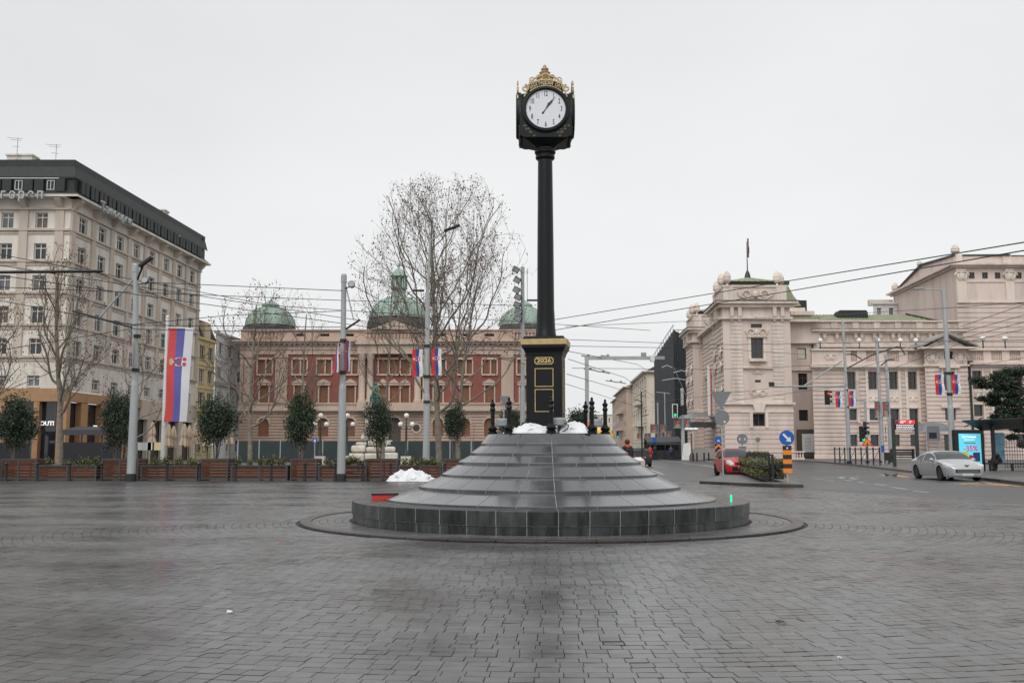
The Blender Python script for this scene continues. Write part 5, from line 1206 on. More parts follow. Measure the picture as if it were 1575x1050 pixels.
for a, b_, lab in ((156,207,'black chain hanging between bollards at the first lamp pole'),(516,558,'black chain hanging between bollards at the second lamp pole'),(601,684,'black chain between the bollards behind the white sheeting')):
    x0, x1 = Xp(a,45.9,730), Xp(b_,45.9,730); tag(MB().tube([(x0+(x1-x0)*k/10,45.9,.66-.28*(1-(k/5-1)**2)) for k in range(11)], .018, 5).build('chain','blackm'), lab, 'chain')

# ---------------------------------------------------------------- bare trees
def bare_tree(lab, px, ybase, ytop, pw, Y, seed, fork=.3, r0=.22, lean=0, limbs=7, mt='bark', seeds=1.0, up=.62, name='plane_tree', levels=4, asym=0):
    rr = random.Random(seed); H = Zp(ytop, Y); Rw = pw/F*Y/2; t = thing(name, lab, 'tree', (Xp(px,Y,660), Y, 0), 0, 'bare plane trees in the square'); T1 = MB(); T2 = MB(); S = MB(); tips = []
    def inside(p): 
        zc_ = H*(fork+1)/2*1.02; hz = H*(1-fork)/2*1.12; ef = Rw*(1.08-.50*max(0, p.z/H-.5)/.5); return ((p.x-asym)/ef)**2 + (p.y/ef)**2 + max(0, (p.z-zc_)/hz)**2.6 + min(0, (p.z-zc_)/hz)**2
    def grow(p, d, L, r_, lv, B):
        n = max(3, int(L/.45)); pts = [p.copy()]; rad = [r_]; q = p.copy(); dd = d.normalized(); kids_ = []
        for i in range(n):
            j = .02 if lv == 0 else .16 if lv < 3 else .22
            dd = (dd + Vector((rr.gauss(0,j), rr.gauss(0,j), rr.gauss(0,j*.7)+ (up*.16 if lv > 0 else .05)))).normalized(); q = q + dd*(L/n); f = (i+1)/n
            if lv > 0 and inside(q) > .85: dd = (dd + Vector((asym-q.x, -q.y, 0)).normalized()*.10 + Vector((0,0,.10 if q.z < H*.8 else -.1))).normalized()
            if lv > 0 and (inside(q) > 1.25 or q.z > H*1.0): break
            pts.append(q.copy()); rad.append(r_*(1-.72*f)); kids_.append((q.copy(), dd.copy(), f, rad[-1]))
        if len(pts) < 2: return
        (T1 if lv < 2 else T2).tube(pts, rad, 8 if lv == 0 else 6 if lv == 1 else 4 if lv == 2 else 3, cap=False)
        if lv >= levels: tips.append(pts[-1]); 
        else:
            nk = [limbs, 7, 5.5, 4, 3][lv]
            for (kp, kd, f, kr) in kids_ if lv else []:
                if f < .18: continue
                if rr.random() < nk/len(kids_)*1.25:
                    a = rr.uniform(0, 6.283); o1 = kd.orthogonal().normalized(); o2 = kd.cross(o1); ang = rr.uniform(.45,.95)
                    nd_ = kd*math.cos(ang) + (o1*math.cos(a)+o2*math.sin(a))*math.sin(ang); nd_.z += .15
                    grow(kp, nd_, L*rr.uniform(.36,.62)*(1-.35*f), max(.008, kr*rr.uniform(.45,.62)), lv+1, B)
            if lv: tips.append(pts[-1])
        return pts
    top = grow(Vector((0,0,-.1)), Vector((lean,0,1)), H*.86 if limbs < 20 else H*fork, r0, 0, None)
    for k in range(limbs*2):
        f = fork + (.92-fork)*(k/(limbs*2))**1.15; i = f*(len(top)-1)/.93*.93; i0 = min(int(i), len(top)-2); p = top[i0].lerp(top[i0+1], i-i0); a = k*2.4 + rr.uniform(-.4,.4)
        rem = (H-p.z); tilt = rr.uniform(.95,1.25) if k < limbs*.8 else rr.uniform(.55,.95); d = Vector((math.cos(a)*math.sin(tilt), math.sin(a)*math.sin(tilt), math.cos(tilt)))
        grow(p, d, min(rem*1.05, Rw*1.35/math.sin(tilt))*rr.uniform(.8,1.05), r0*(.46-.27*(k/(limbs*2))), 1, None)
    for p in tips:
        for _ in range(2):
            if rr.random() < .6*seeds:
                q = p + Vector((rr.gauss(0,.12), rr.gauss(0,.12), -abs(rr.gauss(.1,.12)))); s = rr.uniform(.022,.05)
                S.quad(q+Vector((-s,0,0)), q+Vector((0,s*.3,-s*1.3)), q+Vector((s,0,0)), q+Vector((0,-s*.3,s*1.3))); S.quad(q+Vector((0,-s,0)), q+Vector((0,0,-s)), q+Vector((0,s,0)), q+Vector((0,0,s)))
    T1.build('trunk', mt, t, smooth='all'); c = T2.build('crown', 'barkd', t); c['kind'] = 'stuff'
    if S.v: s_ = S.build('seed_balls', 'seed', t); s_['kind'] = 'stuff'
    return t
bare_tree('biggest bare plane tree, pale trunk just right of the third lamp pole', 676, 703, 276, 330, 60, 37, fork=.24, r0=.20, limbs=11, seeds=.5)
bare_tree('bare plane tree behind and right of the biggest one', 706, 703, 372, 210, 72, 12, fork=.32, r0=.17, limbs=6, asym=1.6)
bare_tree('bare plane tree with forked trunk in front of the left museum pavilion', 386, 703, 425, 150, 62, 13, fork=.27, r0=.17, limbs=6, seeds=.4)
bare_tree('thin pale bare tree in front of the left museum wing', 463, 703, 445, 110, 88, 14, fork=.32, r0=.16, limbs=5, seeds=.4)
bare_tree('bare tree with straight trunk in front of the BOUTIQUE entrance', 94, 703, 376, 150, 60, 15, fork=.30, r0=.21, limbs=7, seeds=.5)
bare_tree('bare tree cut off by the left edge of the photograph', -32, 703, 440, 170, 64, 16, fork=.3, r0=.2, limbs=7, seeds=.5)
bare_tree('bare tree whose branches reach behind the left lamp pole', 212, 703, 505, 115, 58, 17, fork=.3, r0=.12, limbs=6, seeds=.4)
bare_tree('small bare tree in front of the white and yellow houses', 352, 703, 520, 90, 84, 18, fork=.3, r0=.12, limbs=5, seeds=.3)
bare_tree('bare tree behind the left half of the biggest plane tree', 590, 703, 405, 110, 78, 20, fork=.36, r0=.13, limbs=5, seeds=.6, asym=-.5)
bare_tree('thin young bare tree by the museum right of the egg shaped evergreen', 728, 700, 640, 24, 100, 19, fork=.3, r0=.05, limbs=3, seeds=0, levels=3)
# ---------------------------------------------------------------- fence, monument statue, lamps in the square
t = thing('site_fence', 'long dark green construction hoarding with metal posts in front of the museum', 'fence', (Xp(560,104,690), 104, 0))
x0, x1 = Xp(366,104,690)-t.location.x, Xp(790,104,690)-t.location.x; H = Zp(678.5,104); n = 13
for k in range(n): a = x0+(x1-x0)*k/n; MB().box((a+.05,.0,0),(a+(x1-x0)/n-.05,.06,H)).build('hoarding_panel', 'hoard', t)
for k in range(n+1): a = x0+(x1-x0)*k/n; MB().box((a-.05,-.05,0),(a+.05,.1,H+.12)).build('post', 'steel', t)
SM = 105.0
t = thing('rider_monument', 'pale stone stepped monument with green bronze rider statue in front of the museum', 'monument', (Xp(577,SM,650), SM, 0))
rr = random.Random(4); px_ = SM/F
for k, (hw, z0, z1) in enumerate(((37,0,1.05),(33,1.05,1.7),(27,1.7,2.25),(20,2.25,3.0))):
    ob = MB(); w = hw*px_*1.03; N_ = 3
    for j in range(N_):
        a, b = -w+2*w*j/N_, -w+2*w*(j+1)/N_; st = MB().box((a+.02,-w*.6+rr.uniform(0,.15),z0+.01),(b-.02,w*.6,z1+rr.uniform(-.12,.12))).build('base_block', 'stonew', t, bevel=.22)
MB().box((-1.15,-1.0,3.0),(1.15,1.4,3.2)).box((-.95,-.8,3.2),(.95,1.2,5.3)).box((-1.1,-.95,5.3),(1.1,1.35,5.55)).build('pedestal', 'stonew', t)
b = MB(); zb_ = 5.55      # horse and rider seen head on
def blob(b, pts, rad, n=8): b.tube(pts, rad, n)
blob(b, [(0,1.6,zb_+1.25),(0,1.2,zb_+1.4),(0,.2,zb_+1.35),(0,-.5,zb_+1.45),(0,-.8,zb_+1.5)], [.2,.45,.42,.42,.2]); blob(b, [(0,-.5,zb_+1.5),(0,-.9,zb_+2.0),(0,-1.0,zb_+2.35),(0,-1.35,zb_+2.05)], [.32,.22,.17,.09])
for s in (-1,1): blob(b, [(s*.22,-.45,zb_+1.2),(s*.24,-.55,zb_+.65),(s*.24,-.5,zb_+.05)], [.17,.10,.09]); blob(b, [(s*.24,1.2,zb_+1.2),(s*.26,1.1,zb_+.7),(s*.26,1.35,zb_+.5),(s*.26,1.25,zb_+.05)], [.22,.13,.09,.09]); blob(b, [(s*.2,.2,zb_+1.75),(s*.5,-.05,zb_+1.5),(s*.5,-.1,zb_+.95)], [.16,.14,.1])
blob(b, [(0,.25,zb_+1.6),(0,.2,zb_+2.1),(0,.15,zb_+2.55),(0,.12,zb_+2.68)], [.24,.28,.24,.09]); b.ball((0,.08,zb_+2.85),.16,8,6); blob(b, [(-.24,.1,zb_+2.5),(-.5,-.25,zb_+2.3),(-.6,-.75,zb_+2.55)], [.1,.09,.06]); blob(b, [(.24,.1,zb_+2.5),(.4,-.1,zb_+2.1),(.15,-.45,zb_+2.0)], [.1,.09,.06])
b.build('rider_statue', 'bronze', t, smooth='all')
for i, (px, Y, lab) in enumerate(((493,92,'ornate iron lamp with white globes left of the second lamp pole'),(534,98,'ornate iron lamp with white globes just right of the second lamp pole'),(625,92,'ornate iron lamp with white globes left of the third lamp pole'))):
    t = thing('globe_lamp', lab, 'street lamp', (Xp(px,Y,660),Y,0), 0, 'ornate globe lamps in the square'); ht = Zp(637,Y); hs = Zp(651,Y)
    MB().lathe([(.38,0),(.38,.7),(.25,.8),(.22,1.1),(.12,1.3),(.09,hs-.6),(.12,hs-.4),(.07,hs-.2),(.06,ht-.35)],10).build('post','dkgreen',t,smooth=True)
    MB().box((-.45,-.45,0),(.45,.45,.75)).build('plinth','stonew',t)
    for s in (-1,1): MB().tube([(0,0,hs-.5),(s*.35,0,hs-.55),(s*.55,0,hs-.3)],.045,6).build('arm','dkgreen',t); MB().ball((s*.55,0,hs-.08),.24,10,7).build('globe','globe',t,smooth=True)
    MB().ball((0,0,ht-.12),.24,10,7).build('globe','globe',t,smooth=True)
# closed beige umbrellas
for i, px in enumerate((234,259,267,283,291,301,320,354)):
    Y = 86+i%3; lab = 'closed beige cafe umbrella, ' + ['left of the big flag pole','first to the right of the flag pole','second to the right of the flag pole','third to the right of the flag pole','tallest one under the white stripe of the flag','below the yellow house','half hidden behind the round evergreen','right of the round evergreen'][i]
    t = thing('umbrella', lab, 'umbrella', (Xp(px,Y,670),Y,0), i*.5, 'closed cafe umbrellas'); zt_2 = Zp(649+(i*3)%7,Y); b = MB()
    prof = [(.05,zt_2),(.12,zt_2-.15),(.22,zt_2-.6),(.27,zt_2-1.0),(.20,zt_2-1.25),(.30,zt_2-1.6),(.36,zt_2-1.9)][::-1]; nn = 14; base = len(b.v)
    for r_, z_ in prof:
        for k in range(nn): a = 2*math.pi*k/nn; q = r_*(1+(.22 if k%2 else -.18)); b.v.append((q*math.cos(a),q*math.sin(a),z_))
    for j in range(len(prof)-1):
        for k in range(nn): k2=(k+1)%nn; b.f.append((j*nn+k,j*nn+k2,(j+1)*nn+k2,(j+1)*nn+k)); b.m.append(0)
    b.build('canopy','tent',t); MB().tube([(0,0,0),(0,0,zt_2-1.5)],.04,6).build('pole','wood',t); MB().box((-.3,-.3,0),(.3,.3,.12)).build('foot','blackm',t)
for (px,w,m,lab) in ((222,1.1,'steel','grey notice board standing at the cafe terrace'),(232,.5,'white','white menu board beside the yellow one'),(243,.9,'yellowb','yellow menu board just left of the flag pole')):
    t = thing('notice_board', lab, 'board', (Xp(px,78,690),78,0)); MB().box((-w/2,-.03,Zp(692,78)),(w/2,.03,Zp(680,78))).build('panel',m,t); MB().box((-w/2,-.02,0),(-w/2+.05,.02,Zp(692,78))).box((w/2-.05,-.02,0),(w/2,.02,Zp(692,78))).build('leg','blackm',t)

# ---------------------------------------------------------------- poles
def pole(lab, px, Y, ytop, r0=.24, r1=.15, step=None, base=None, m='steel', pxtop=None, cap=True):
    zt_2 = Zp(ytop,Y); t = thing('lamp_pole', lab, 'pole', (Xp(px,Y,650),Y,0)); b = MB()
    zs_ = Zp(step,Y) if step else zt_2*.4; dx = (Xp(pxtop,Y,ytop)-t.location.x) if pxtop else 0
    b.tube([(0,0,0),(0,0,zs_)],[r0,r0*.86],20); b.lathe([(r0*.86,zs_),(r0*.80,zs_+.12),(r1*1.15,zs_+.2)],20); b.tube([(0,0,zs_+.1),(dx,0,zt_2)],[r1*1.12,r1],20); b.build('shaft',m,t,smooth=True)
    MB().lathe([(r0*1.25,0),(r0*1.2,.32),(r0*1.02,.36)],16).build('base_collar','blackm',t)
    if cap: MB().lathe([(r1*1.15,zt_2-.32),(r1*1.15,zt_2),(r1*.9,zt_2+.08),(.001,zt_2+.1)],16,(dx,0,0)).build('cap',m,t)
    return t
def clamp(t, r, z): MB().lathe([(r+.02,z-.08),(r+.02,z+.08)],14).box((-.06,-r-.09,z-.07),(.06,-r,z+.07)).build('clamp','blackm',t)
def arm(t, p, q, r, m='steel', name='arm'): MB().tube([p,q],r,6).build(name,m,t)
def lampround(t, x, z, y=-.35):
    T = Matrix.Translation((x,y,z)) @ Matrix.Rotation(R(75),4,'X'); MB().lathe([(.02,-.12),(.13,-.1),(.17,.08),(.17,.12)],14,T=T).build('spotlight','blackm',t,smooth=True)
    MB().lathe([(.145,.0),(.145,.13)],14,T=T).build('spotlight_lens','steeld',t); arm(t,(x,y,z-.05),(0,0,z-.12),.03,'blackm')
def fl(px, py, Y, t): return Xp(px,Y,py)-t.location.x, Zp(py,Y)
Y1 = 45.4
p1 = pole('grey lamp pole left of the big hanging flag, with black arms', 205, Y1, 408, .20,.125,593, pxtop=209)
x, z = fl(232,405,Y1,p1); T = Matrix.Translation((x,-.5,z)) @ Matrix.Rotation(R(-38),4,'Y'); MB().box((-.42,-.16,-.05),(.32,.16,.07),T).build('lamp_head','blackm',p1,bevel=.02); a = fl(214,430,Y1,p1); arm(p1,(a[0]-.1,0,a[1]-.05),(x-.2,-.45,z-.2),.05,'blackm')
lampround(p1,*fl(228,434,Y1,p1)); a, b_ = fl(147,489,Y1,p1), fl(209,425,Y1,p1); arm(p1,(a[0],.3,a[1]),(b_[0],0,b_[1]),.045)
a, b_ = fl(108,477,Y1,p1), fl(205,504,Y1,p1); arm(p1,(a[0],.3,a[1]),(b_[0],0,b_[1]),.045,'blackm'); arm(p1,(fl(147,489,Y1,p1)[0],.3,fl(147,489,Y1,p1)[1]),(0,0,fl(0,500,Y1,p1)[1]),.02,'blackm')
for y in (517,569): clamp(p1,.155,Zp(y,Y1))
p2 = pole('grey lamp pole with two draped flags and a round spotlight, second from left', 526, Y1, 424, .20,.12,597, pxtop=529)
lampround(p2,*fl(543,440,Y1,p2)); a, b_ = fl(555,493,Y1,p2), fl(532,506,Y1,p2); arm(p2,(a[0],-.3,a[1]),(b_[0],0,b_[1]),.05,'blackm'); a, b_ = fl(545,492,Y1,p2), fl(532,440,Y1,p2); arm(p2,(a[0],-.25,a[1]),(b_[0],0,b_[1]),.035)
for y in (524,573): clamp(p2,.15,Zp(y,Y1))
Y3 = 54.0
p3 = pole('grey lamp pole with street light arm in front of the biggest tree', 656, Y3, 449, .20,.13,611, cap=False)
z = Zp(371,Y3); arm(p3,(0,0,Zp(449,Y3)-.1),(.1,0,z),.07); a = fl(684,357,Y3,p3); arm(p3,(.1,0,z),(a[0],-.2,a[1]),.045)
T = Matrix.Translation((fl(696,352,Y3,p3)[0],-.2,fl(696,352,Y3,p3)[1])) @ Matrix.Rotation(R(-21),4,'Y'); MB().box((-.48,-.17,-.05),(.45,.17,.06),T).build('lamp_head','blackm',p3,bevel=.02)
a = fl(640,447,Y3,p3); MB().box((a[0]-.15,-.12,a[1]-.04),(a[0]+.45,.12,a[1]+.05)).build('lamp_head','blackm',p3)
for y in (532,579,618): clamp(p3,.165,Zp(y,Y3))
Y4 = 64.0
p4 = pole('grey pole left of the clock pedestal carrying a stack of floodlights', 804, Y4, 412, .19,.12,600)
for i, y in enumerate((416,432,447,458,470,480,491)):
    a = fl(794+ (i%2)*1.5 + i*.6,y,Y4,p4); T = Matrix.Translation((a[0],-.3,a[1])) @ Matrix.Rotation(R(28),4,'Y') @ Matrix.Rotation(R(15),4,'X'); MB().box((-.26,-.12,-.2),(.2,.1,.18),T).build('floodlight','blackm',p4,bevel=.02); MB().box((-.22,-.135,-.16),(.16,-.122,.14),T).build('floodlight_lens','steel',p4); arm(p4,(a[0],-.2,a[1]),(0,0,a[1]-.05),.03,'blackm')
a, b_ = fl(822,462,Y4,p4), fl(806,464,Y4,p4); MB().box((a[0]-.5,-.1,a[1]-.04),(a[0]+.3,.1,a[1]+.06)).build('lamp_head','blackm',p4)
Y5 = 88.0
p5 = pole('slim grey pole with two flags and long signal arm before the theatre wing', 1304, Y5, 494, .2,.11,600, pxtop=1296)
a = fl(1183,594,Y5,p5); z = a[1]; arm(p5,(a[0],0,z),(0,0,z),.075); a2, b2 = fl(1237,593,Y5,p5), fl(1295,555,Y5,p5); arm(p5,(a2[0],0,a2[1]),(b2[0],0,b2[1]),.07); MB().box((a[0]+.0,-.15,z+.05),(a[0]+.45,.15,z+.38)).build('camera_box','blackm',p5)
for y in (600,626): clamp(p5,.15,Zp(y,Y5))
Y6 = 61.0
p6 = pole('thick grey pole with two flags standing behind the silver coupe', 1463, Y6, 447, .21,.13,628, pxtop=1451, cap=False)
a, b_ = fl(1416,444,Y6,p6), fl(1450,446,Y6,p6); arm(p6,(a[0],0,a[1]),(b_[0],0,b_[1]),.04); MB().box((a[0]-.45,-.13,a[1]-.05),(a[0]+.2,.13,a[1]+.06)).build('lamp_head','steeld',p6,bevel=.02)
for y in (574,606): clamp(p6,.165,Zp(y,Y6))
Y7 = 92.0
p7 = pole('slim grey pole with two portrait posters before the theatre windows', 1355, Y7, 520, .22,.12,640, pxtop=1348)
p8 = pole('second slim pole just right of the poster pole', 1368, 96, 545, .2,.12,640, pxtop=1362); 
a, b_ = fl(1276+60,612,Y7,p7), None; arm(p7,(fl(1325,614,Y7,p7)[0],0,Zp(614,Y7)),(fl(1333,618,Y7,p7)[0],0,Zp(618,Y7)),.05); 
p9 = pole('short bent street light pole behind the green traffic signal', 1332, 90, 618, .14,.09,650, cap=False); arm(p9,(0,0,Zp(618,90)),(fl(1316,614,90,p9)[0],0,Zp(614,90)),.06)
# gantry over the road
t = thing('gantry', 'grey square gantry mast with long horizontal beam right of the clock', 'gantry', (Xp(903,58,620),58,0)); z = Zp(553,58); xe = Xp(1022,58,550)-t.location.x
MB().box((-.11,-.11,0),(.11,.11,z)).build('mast','steel',t); MB().box((-.12,-.1,z),(Xp(1003,58,550)-t.location.x,.1,z+.2)).build('beam','steel',t); MB().box((Xp(1003,58,550)-t.location.x,-.09,z+.01),(xe,.09,z+.2)).build('beam_end','steeld',t); MB().box((Xp(1003,58,550)-t.location.x-.12,-.16,z-.12),(Xp(1003,58,550)-t.location.x+.12,.12,z+.24)).build('joint_box','white',t); MB().box((Xp(990,58,550)-t.location.x-.15,-.1,z+.22),(Xp(990,58,550)-t.location.x+.15,.1,z+.42)).build('camera_box','steeld',t)
# far street poles
for (px, Y, yt, r, lab) in ((1050,125,598,.28,'thick grey pole with portrait posters beside the green light by the theatre'),(1012,150,620,.16,'slim grey pole with posters in the street beyond'),(1023,170,604,.14,'tall thin street light in the street beyond'),(987,78,603,.07,'thin dark street lamp post left of the far posters')):
    q = pole(lab, px, Y, yt, r, r*.7, 660, m='steel' if px != 987 else 'slate')
    if px == 1023: arm(q,(fl(1010,604,Y,q)[0],0,Zp(603,Y)),(fl(1030,605,Y,q)[0],0,Zp(605,Y)),.08)
    if px == 987: arm(q,(0,0,Zp(617,Y)),(fl(976,614,Y,q)[0],0,Zp(614,Y)),.03,'slate'); arm(q,(0,0,Zp(640,Y)),(fl(998,637,Y,q)[0],0,Zp(637,Y)),.03,'slate')
def poster(px0, px1, y0, y1, Y, lab, k=0):
    x0, x1 = Xp(px0,Y,y0), Xp(px1,Y,y0); z0, z1 = Zp(y1,Y), Zp(y0,Y); t = thing('poster', lab, 'poster', ((x0+x1)/2,Y,z0), 0, 'portrait posters on the street poles'); w = (x1-x0)/2; h = z1-z0
    MB().box((-w,-.02,0),(w,.02,h)).build('board','posterg',t); b = MB()
    b.prism(smoothpoly((0,h*.62),w*.3,10),-.035,-.022); b.prism([(-w*.6,.08*h),(w*.6,.08*h),(w*.4,h*.42),(-w*.4,h*.42)],-.034,-.022); b.build('portrait','stonew' if k else 'skin',t)
    MB().prism([(-w*.75,h*.55),(-w*.1,h*.55),(-w*.1,h*.85),(-w*.75,h*.85)],-.05,-.036).build('red_print','flagr',t); MB().box((-w,-.036,0),(w,-.024,h*.07)).build('lower_strip','greenlamp' if 0 else 'copper',t)
for a in ((1036,1048,643,658,124.6,'portrait poster left of the thick pole by the theatre'),(1052,1062,643,658,124.6,'portrait poster right of the thick pole by the theatre'),(1000,1012,652,666,149,'portrait poster left of the slim pole in the street'),(1015,1025,652,665,149,'portrait poster right of the slim pole in the street'),(1024,1033,662,673,168,'portrait poster low on the tall thin street light'),(1014,1020,664,673,168,'half hidden portrait poster between two far poles'),(980,988,666,675,152,'small dark portrait poster left of the thin dark lamp post'),(991,1001,666,675,152,'small dark portrait poster right of the thin dark lamp post'),
          (1345,1353,617,642,Y7-.3,'portrait poster left of the pole before the theatre windows'),(1357,1367,617,642,Y7-.3,'portrait poster right of the pole before the theatre windows')): poster(*a)

# ---------------------------------------------------------------- flags
def flag(lab, c, px0t, px1t, px0b, px1b, y0, y1, Y, mats=('flagr','flagb','flagw'), fold=0.0, name='flag', group='red blue white flags on poles', amp=.04):
    """vertical banner; top edge px0t..px1t, bottom edge px0b..px1b"""
    z1, z0 = Zp(y0,Y), Zp(y1,Y); A0, A1, B0, B1 = Xp(px0t,Y,y0), Xp(px1t,Y,y0), Xp(px0b,Y,y1), Xp(px1b,Y,y1); ox = (A0+A1)/2
    t = thing(name, lab, 'flag', (ox,Y,z0), 0, group); n, mrows = 6, 16
    wv = lambda u, v: amp*math.sin(u*5+v*3.3)+amp*.6*math.sin(v*9+u*2) + fold*u
    def P(u, v, e=0): return ((B0+(B1-B0)*u)*(1-v)+(A0+(A1-A0)*u)*v-ox + amp*.4*math.sin(v*7), wv(u,v)-e, v*(z1-z0))
    for s in range(3):
        b = MB()
        for j in range(mrows):
            for i in range(n):
                u0_, u1_ = (s+i/n)/3, (s+(i+1)/n)/3; v0, v1 = j/mrows, (j+1)/mrows; b.quad(P(u0_,v0),P(u1_,v0),P(u1_,v1),P(u0_,v1))
        o = b.build('stripe', mats[s], t, smooth='all')
    # arms: crown on the left, shield with white eagle, wings up and down; turned on its side as on the hanging flag
    W_, H_ = abs(A1-A0), z1-z0; cu, cv = .44, .64; S_ = .30*W_*c
    def em(pts, m, nm, e): 
        b = MB(); b.quad(*[P(cu + x*S_/W_, cv + y*S_/H_, e) for x, y in pts]); o = b.build(nm, m, t)
    el = lambda cx, cy, a, b_, n=16: [(cx+a*math.cos(q), cy+b_*math.sin(q)) for q in np.linspace(0,2*math.pi,n,endpoint=False)]
    em(el(-.85,0,.33,.50),'goldp','crown',.012); em(el(.25,0,.95,.62,22),'flagw','eagle',.014)
    for cx, cy, a, b_ in ((1.02,.34,.26,.26),(1.02,-.34,.26,.26),(-.40,.30,.20,.22),(-.40,-.30,.20,.22),(.32,.46,.34,.08),(.32,-.46,.34,.08),(.36,.16,.22,.09),(.36,-.16,.22,.09)): em(el(cx,cy,a,b_,10),mats[0],'shield',.019)
flag('small flag hanging edge on at the left of the first lamp pole', 1, 202,206.5, 197,204, 516,566, Y1-.3, fold=-.5)
flag('narrow draped flag on the left of the second lamp pole', 1, 519,523, 511,523, 528,573, Y1-.3, fold=-.4); flag('narrow draped flag on the right of the second lamp pole', 1, 532,537, 530,536, 523,570, Y1-.3, fold=.4)
flag('flat flag on the left of the third lamp pole', 1, 634,650, 634.5,650, 537,579, Y3-.3); flag('flat flag on the right of the third lamp pole', 1, 664,679, 664.5,679, 536,577, Y3-.3)
flag('small flag left of the slim pole beside the red traffic light', 1, 1285,1295.5, 1285.5,1295.5, 602,626, Y5-.3); flag('small flag right of the slim pole with the signal arm', 1, 1306,1316, 1306,1316, 601,625, Y5-.3)
flag('flag on the left of the thick pole behind the silver coupe', 1, 1438,1452, 1439.5,1453, 576,607, Y6-.3); flag('flag on the right of the thick pole behind the silver coupe', 1, 1464,1477, 1465,1478, 576,606, Y6-.3)
YB = 49.5
flag('big red, blue and white flag hanging full length from a white pole', 1, 260,297, 252,287, 505,648, YB, ('flagrr','flagbb','flagw'), name='big_flag', group=None, amp=.05)
t = thing('flag_pole', 'white pole of the big hanging flag, leaning slightly', 'flagpole', (Xp(249,YB,700),YB+.1,0)); a, b_ = Xp(256,YB,505)-t.location.x, 0
MB().tube([(0,0,0),(a,0,Zp(488,YB))],[.11,.07],12).ball((a,0,Zp(487,YB)),.09,8,6).build('shaft','white',t,smooth=True); MB().tube([(a,0,Zp(503,YB)),(Xp(298,YB,505)-t.location.x,-.05,Zp(505,YB))],.03,6).build('cross_bar','white',t)

# ---------------------------------------------------------------- overhead wires
NW = [0]
def wire(pts, Ys, lab, r=.016, m='blackm', sag=.0, nm='overhead_wire'):
    P_ = [at(px,py,Y) for (px,py),Y in zip(pts,Ys)]; out = []
    for i in range(len(P_)-1):
        for k in range(12 if i == len(P_)-2 else 11):
            f = k/11 if i == len(P_)-2 else k/11; q = P_[i].lerp(P_[i+1], f); q.z -= sag*4*f*(1-f); out.append(q)
    tag(MB().tube(out, r, 4).build(nm, m), lab, 'wire', 'tram and trolley wires over the square')
WL = [(((-40,384),(420,470),(1000,508)),(40,55,70),'wire falling from the upper left past the museum roof'),(((-40,402),(640,506)),(40,60),'second wire falling from the upper left to the third lamp pole'),
 (((-40,440),(530,462),(800,470)),(42,52,60),'wire crossing just below the left dome top'),(((-40,418),(160,446),(660,516)),(40,44,54),'thick wire crossing the windows of the corner building'),(((-40,455),(205,500),(526,503)),(44,45,46),'wire from the left edge to the second lamp pole'),
 (((205,499),(350,485),(530,478)),(45,48,46),'wire rising from the first to the second lamp pole'),(((205,506),(400,510),(657,512)),(45,50,54),'level wire between the first and third lamp poles'),(((225,434),(527,447)),(45,45),'high thin wire joining the tops of the first two poles'),
 (((530,432),(600,470),(660,507),(800,540)),(46,50,54,60),'sloping wire descending from the second pole into the plane tree'),(((-40,545),(205,505)),(40,45),'wire rising from the left edge to the first pole arm'),
 (((850,492),(1200,434),(1640,362)),(60,45,26),'upper of the two long wires rising to the right edge'),(((850,508),(1200,450),(1640,374)),(60,45,26),'lower of the two long wires rising to the right edge'),
 (((870,502),(1240,486)),(60,120),'thin level wire above the gantry'),(((1250,486),(1450,474),(1640,460)),(100,60,45),'thin wire before the green copper roof'),(((1478,502),(1640,446)),(61,45),'top wire right of the thick flag pole'),(((1478,512),(1640,466)),(61,45),'second wire right of the thick flag pole'),
 (((1300,572),(1480,520),(1640,478)),(88,61,45),'wire sloping across the theatre pediment'),(((1310,590),(1480,527),(1640,492)),(88,61,45),'lower wire sloping across the theatre pediment'),(((870,522),(1100,530),(1640,522)),(60,70,50),'long faint wire crossing before the theatre'),
 (((874,540),(980,560),(1060,610)),(50,70,110),'wire running up the street under the gantry'),(((874,552),(960,580),(1040,632)),(50,70,120),'second wire running up the street under the gantry'),(((872,575),(1000,612)),(50,110),'low thin wire in the gap right of the pedestal'),
 (((874,532),(1100,536),(1240,545)),(60,70,90),'level wire above the netted building'),(((880,566),(1100,568),(1300,560)),(60,80,88),'level wire across the lower tower window'),(((1183,597),(1064,612),(1000,618)),(88,100,120),'thin wire from the signal arm to the street'),
 (((870,590),(1000,632)),(60,130),'lowest wire in the gap right of the pedestal'),(((640,524),(810,560)),(54,64),'twisted wire bundle before the museum, right part'),(((1100,620),(1320,590),(1640,540)),(70,88,60),'low wire crossing the first theatre storey'),
 (((-40,620),(230,512),(300,440)),(40,60,90),'thin stay wire before the corner building')]
for a, b_, c in WL: wire(a, b_, c, .017 if 'long wires' not in c else .02)
wire(((-40,419),(158,417)), (34,34), 'thick black cantilever tube at the left edge', .055, nm='cantilever_tube')
for i, (px, py, Y) in enumerate(((905,548,62),(935,548,62),(908,568,66),(928,572,68),(940,586,80),(955,588,82))):
    q = at(px,py,Y); b = MB().tube([(-.45,0,.05),(0,0,0),(.45,0,-.1)],.05,5).ball((0,0,.06),.10,6,5); tag(b.build('insulator','steeld',loc=q), 'small wire insulator '+['on the left half of the gantry beam','just right of it on the gantry beam','left one of the pair below the beam','right one of the pair below the beam','left one of the lower pair','right one of the lower pair'][i], 'insulator', 'insulators on the wires')
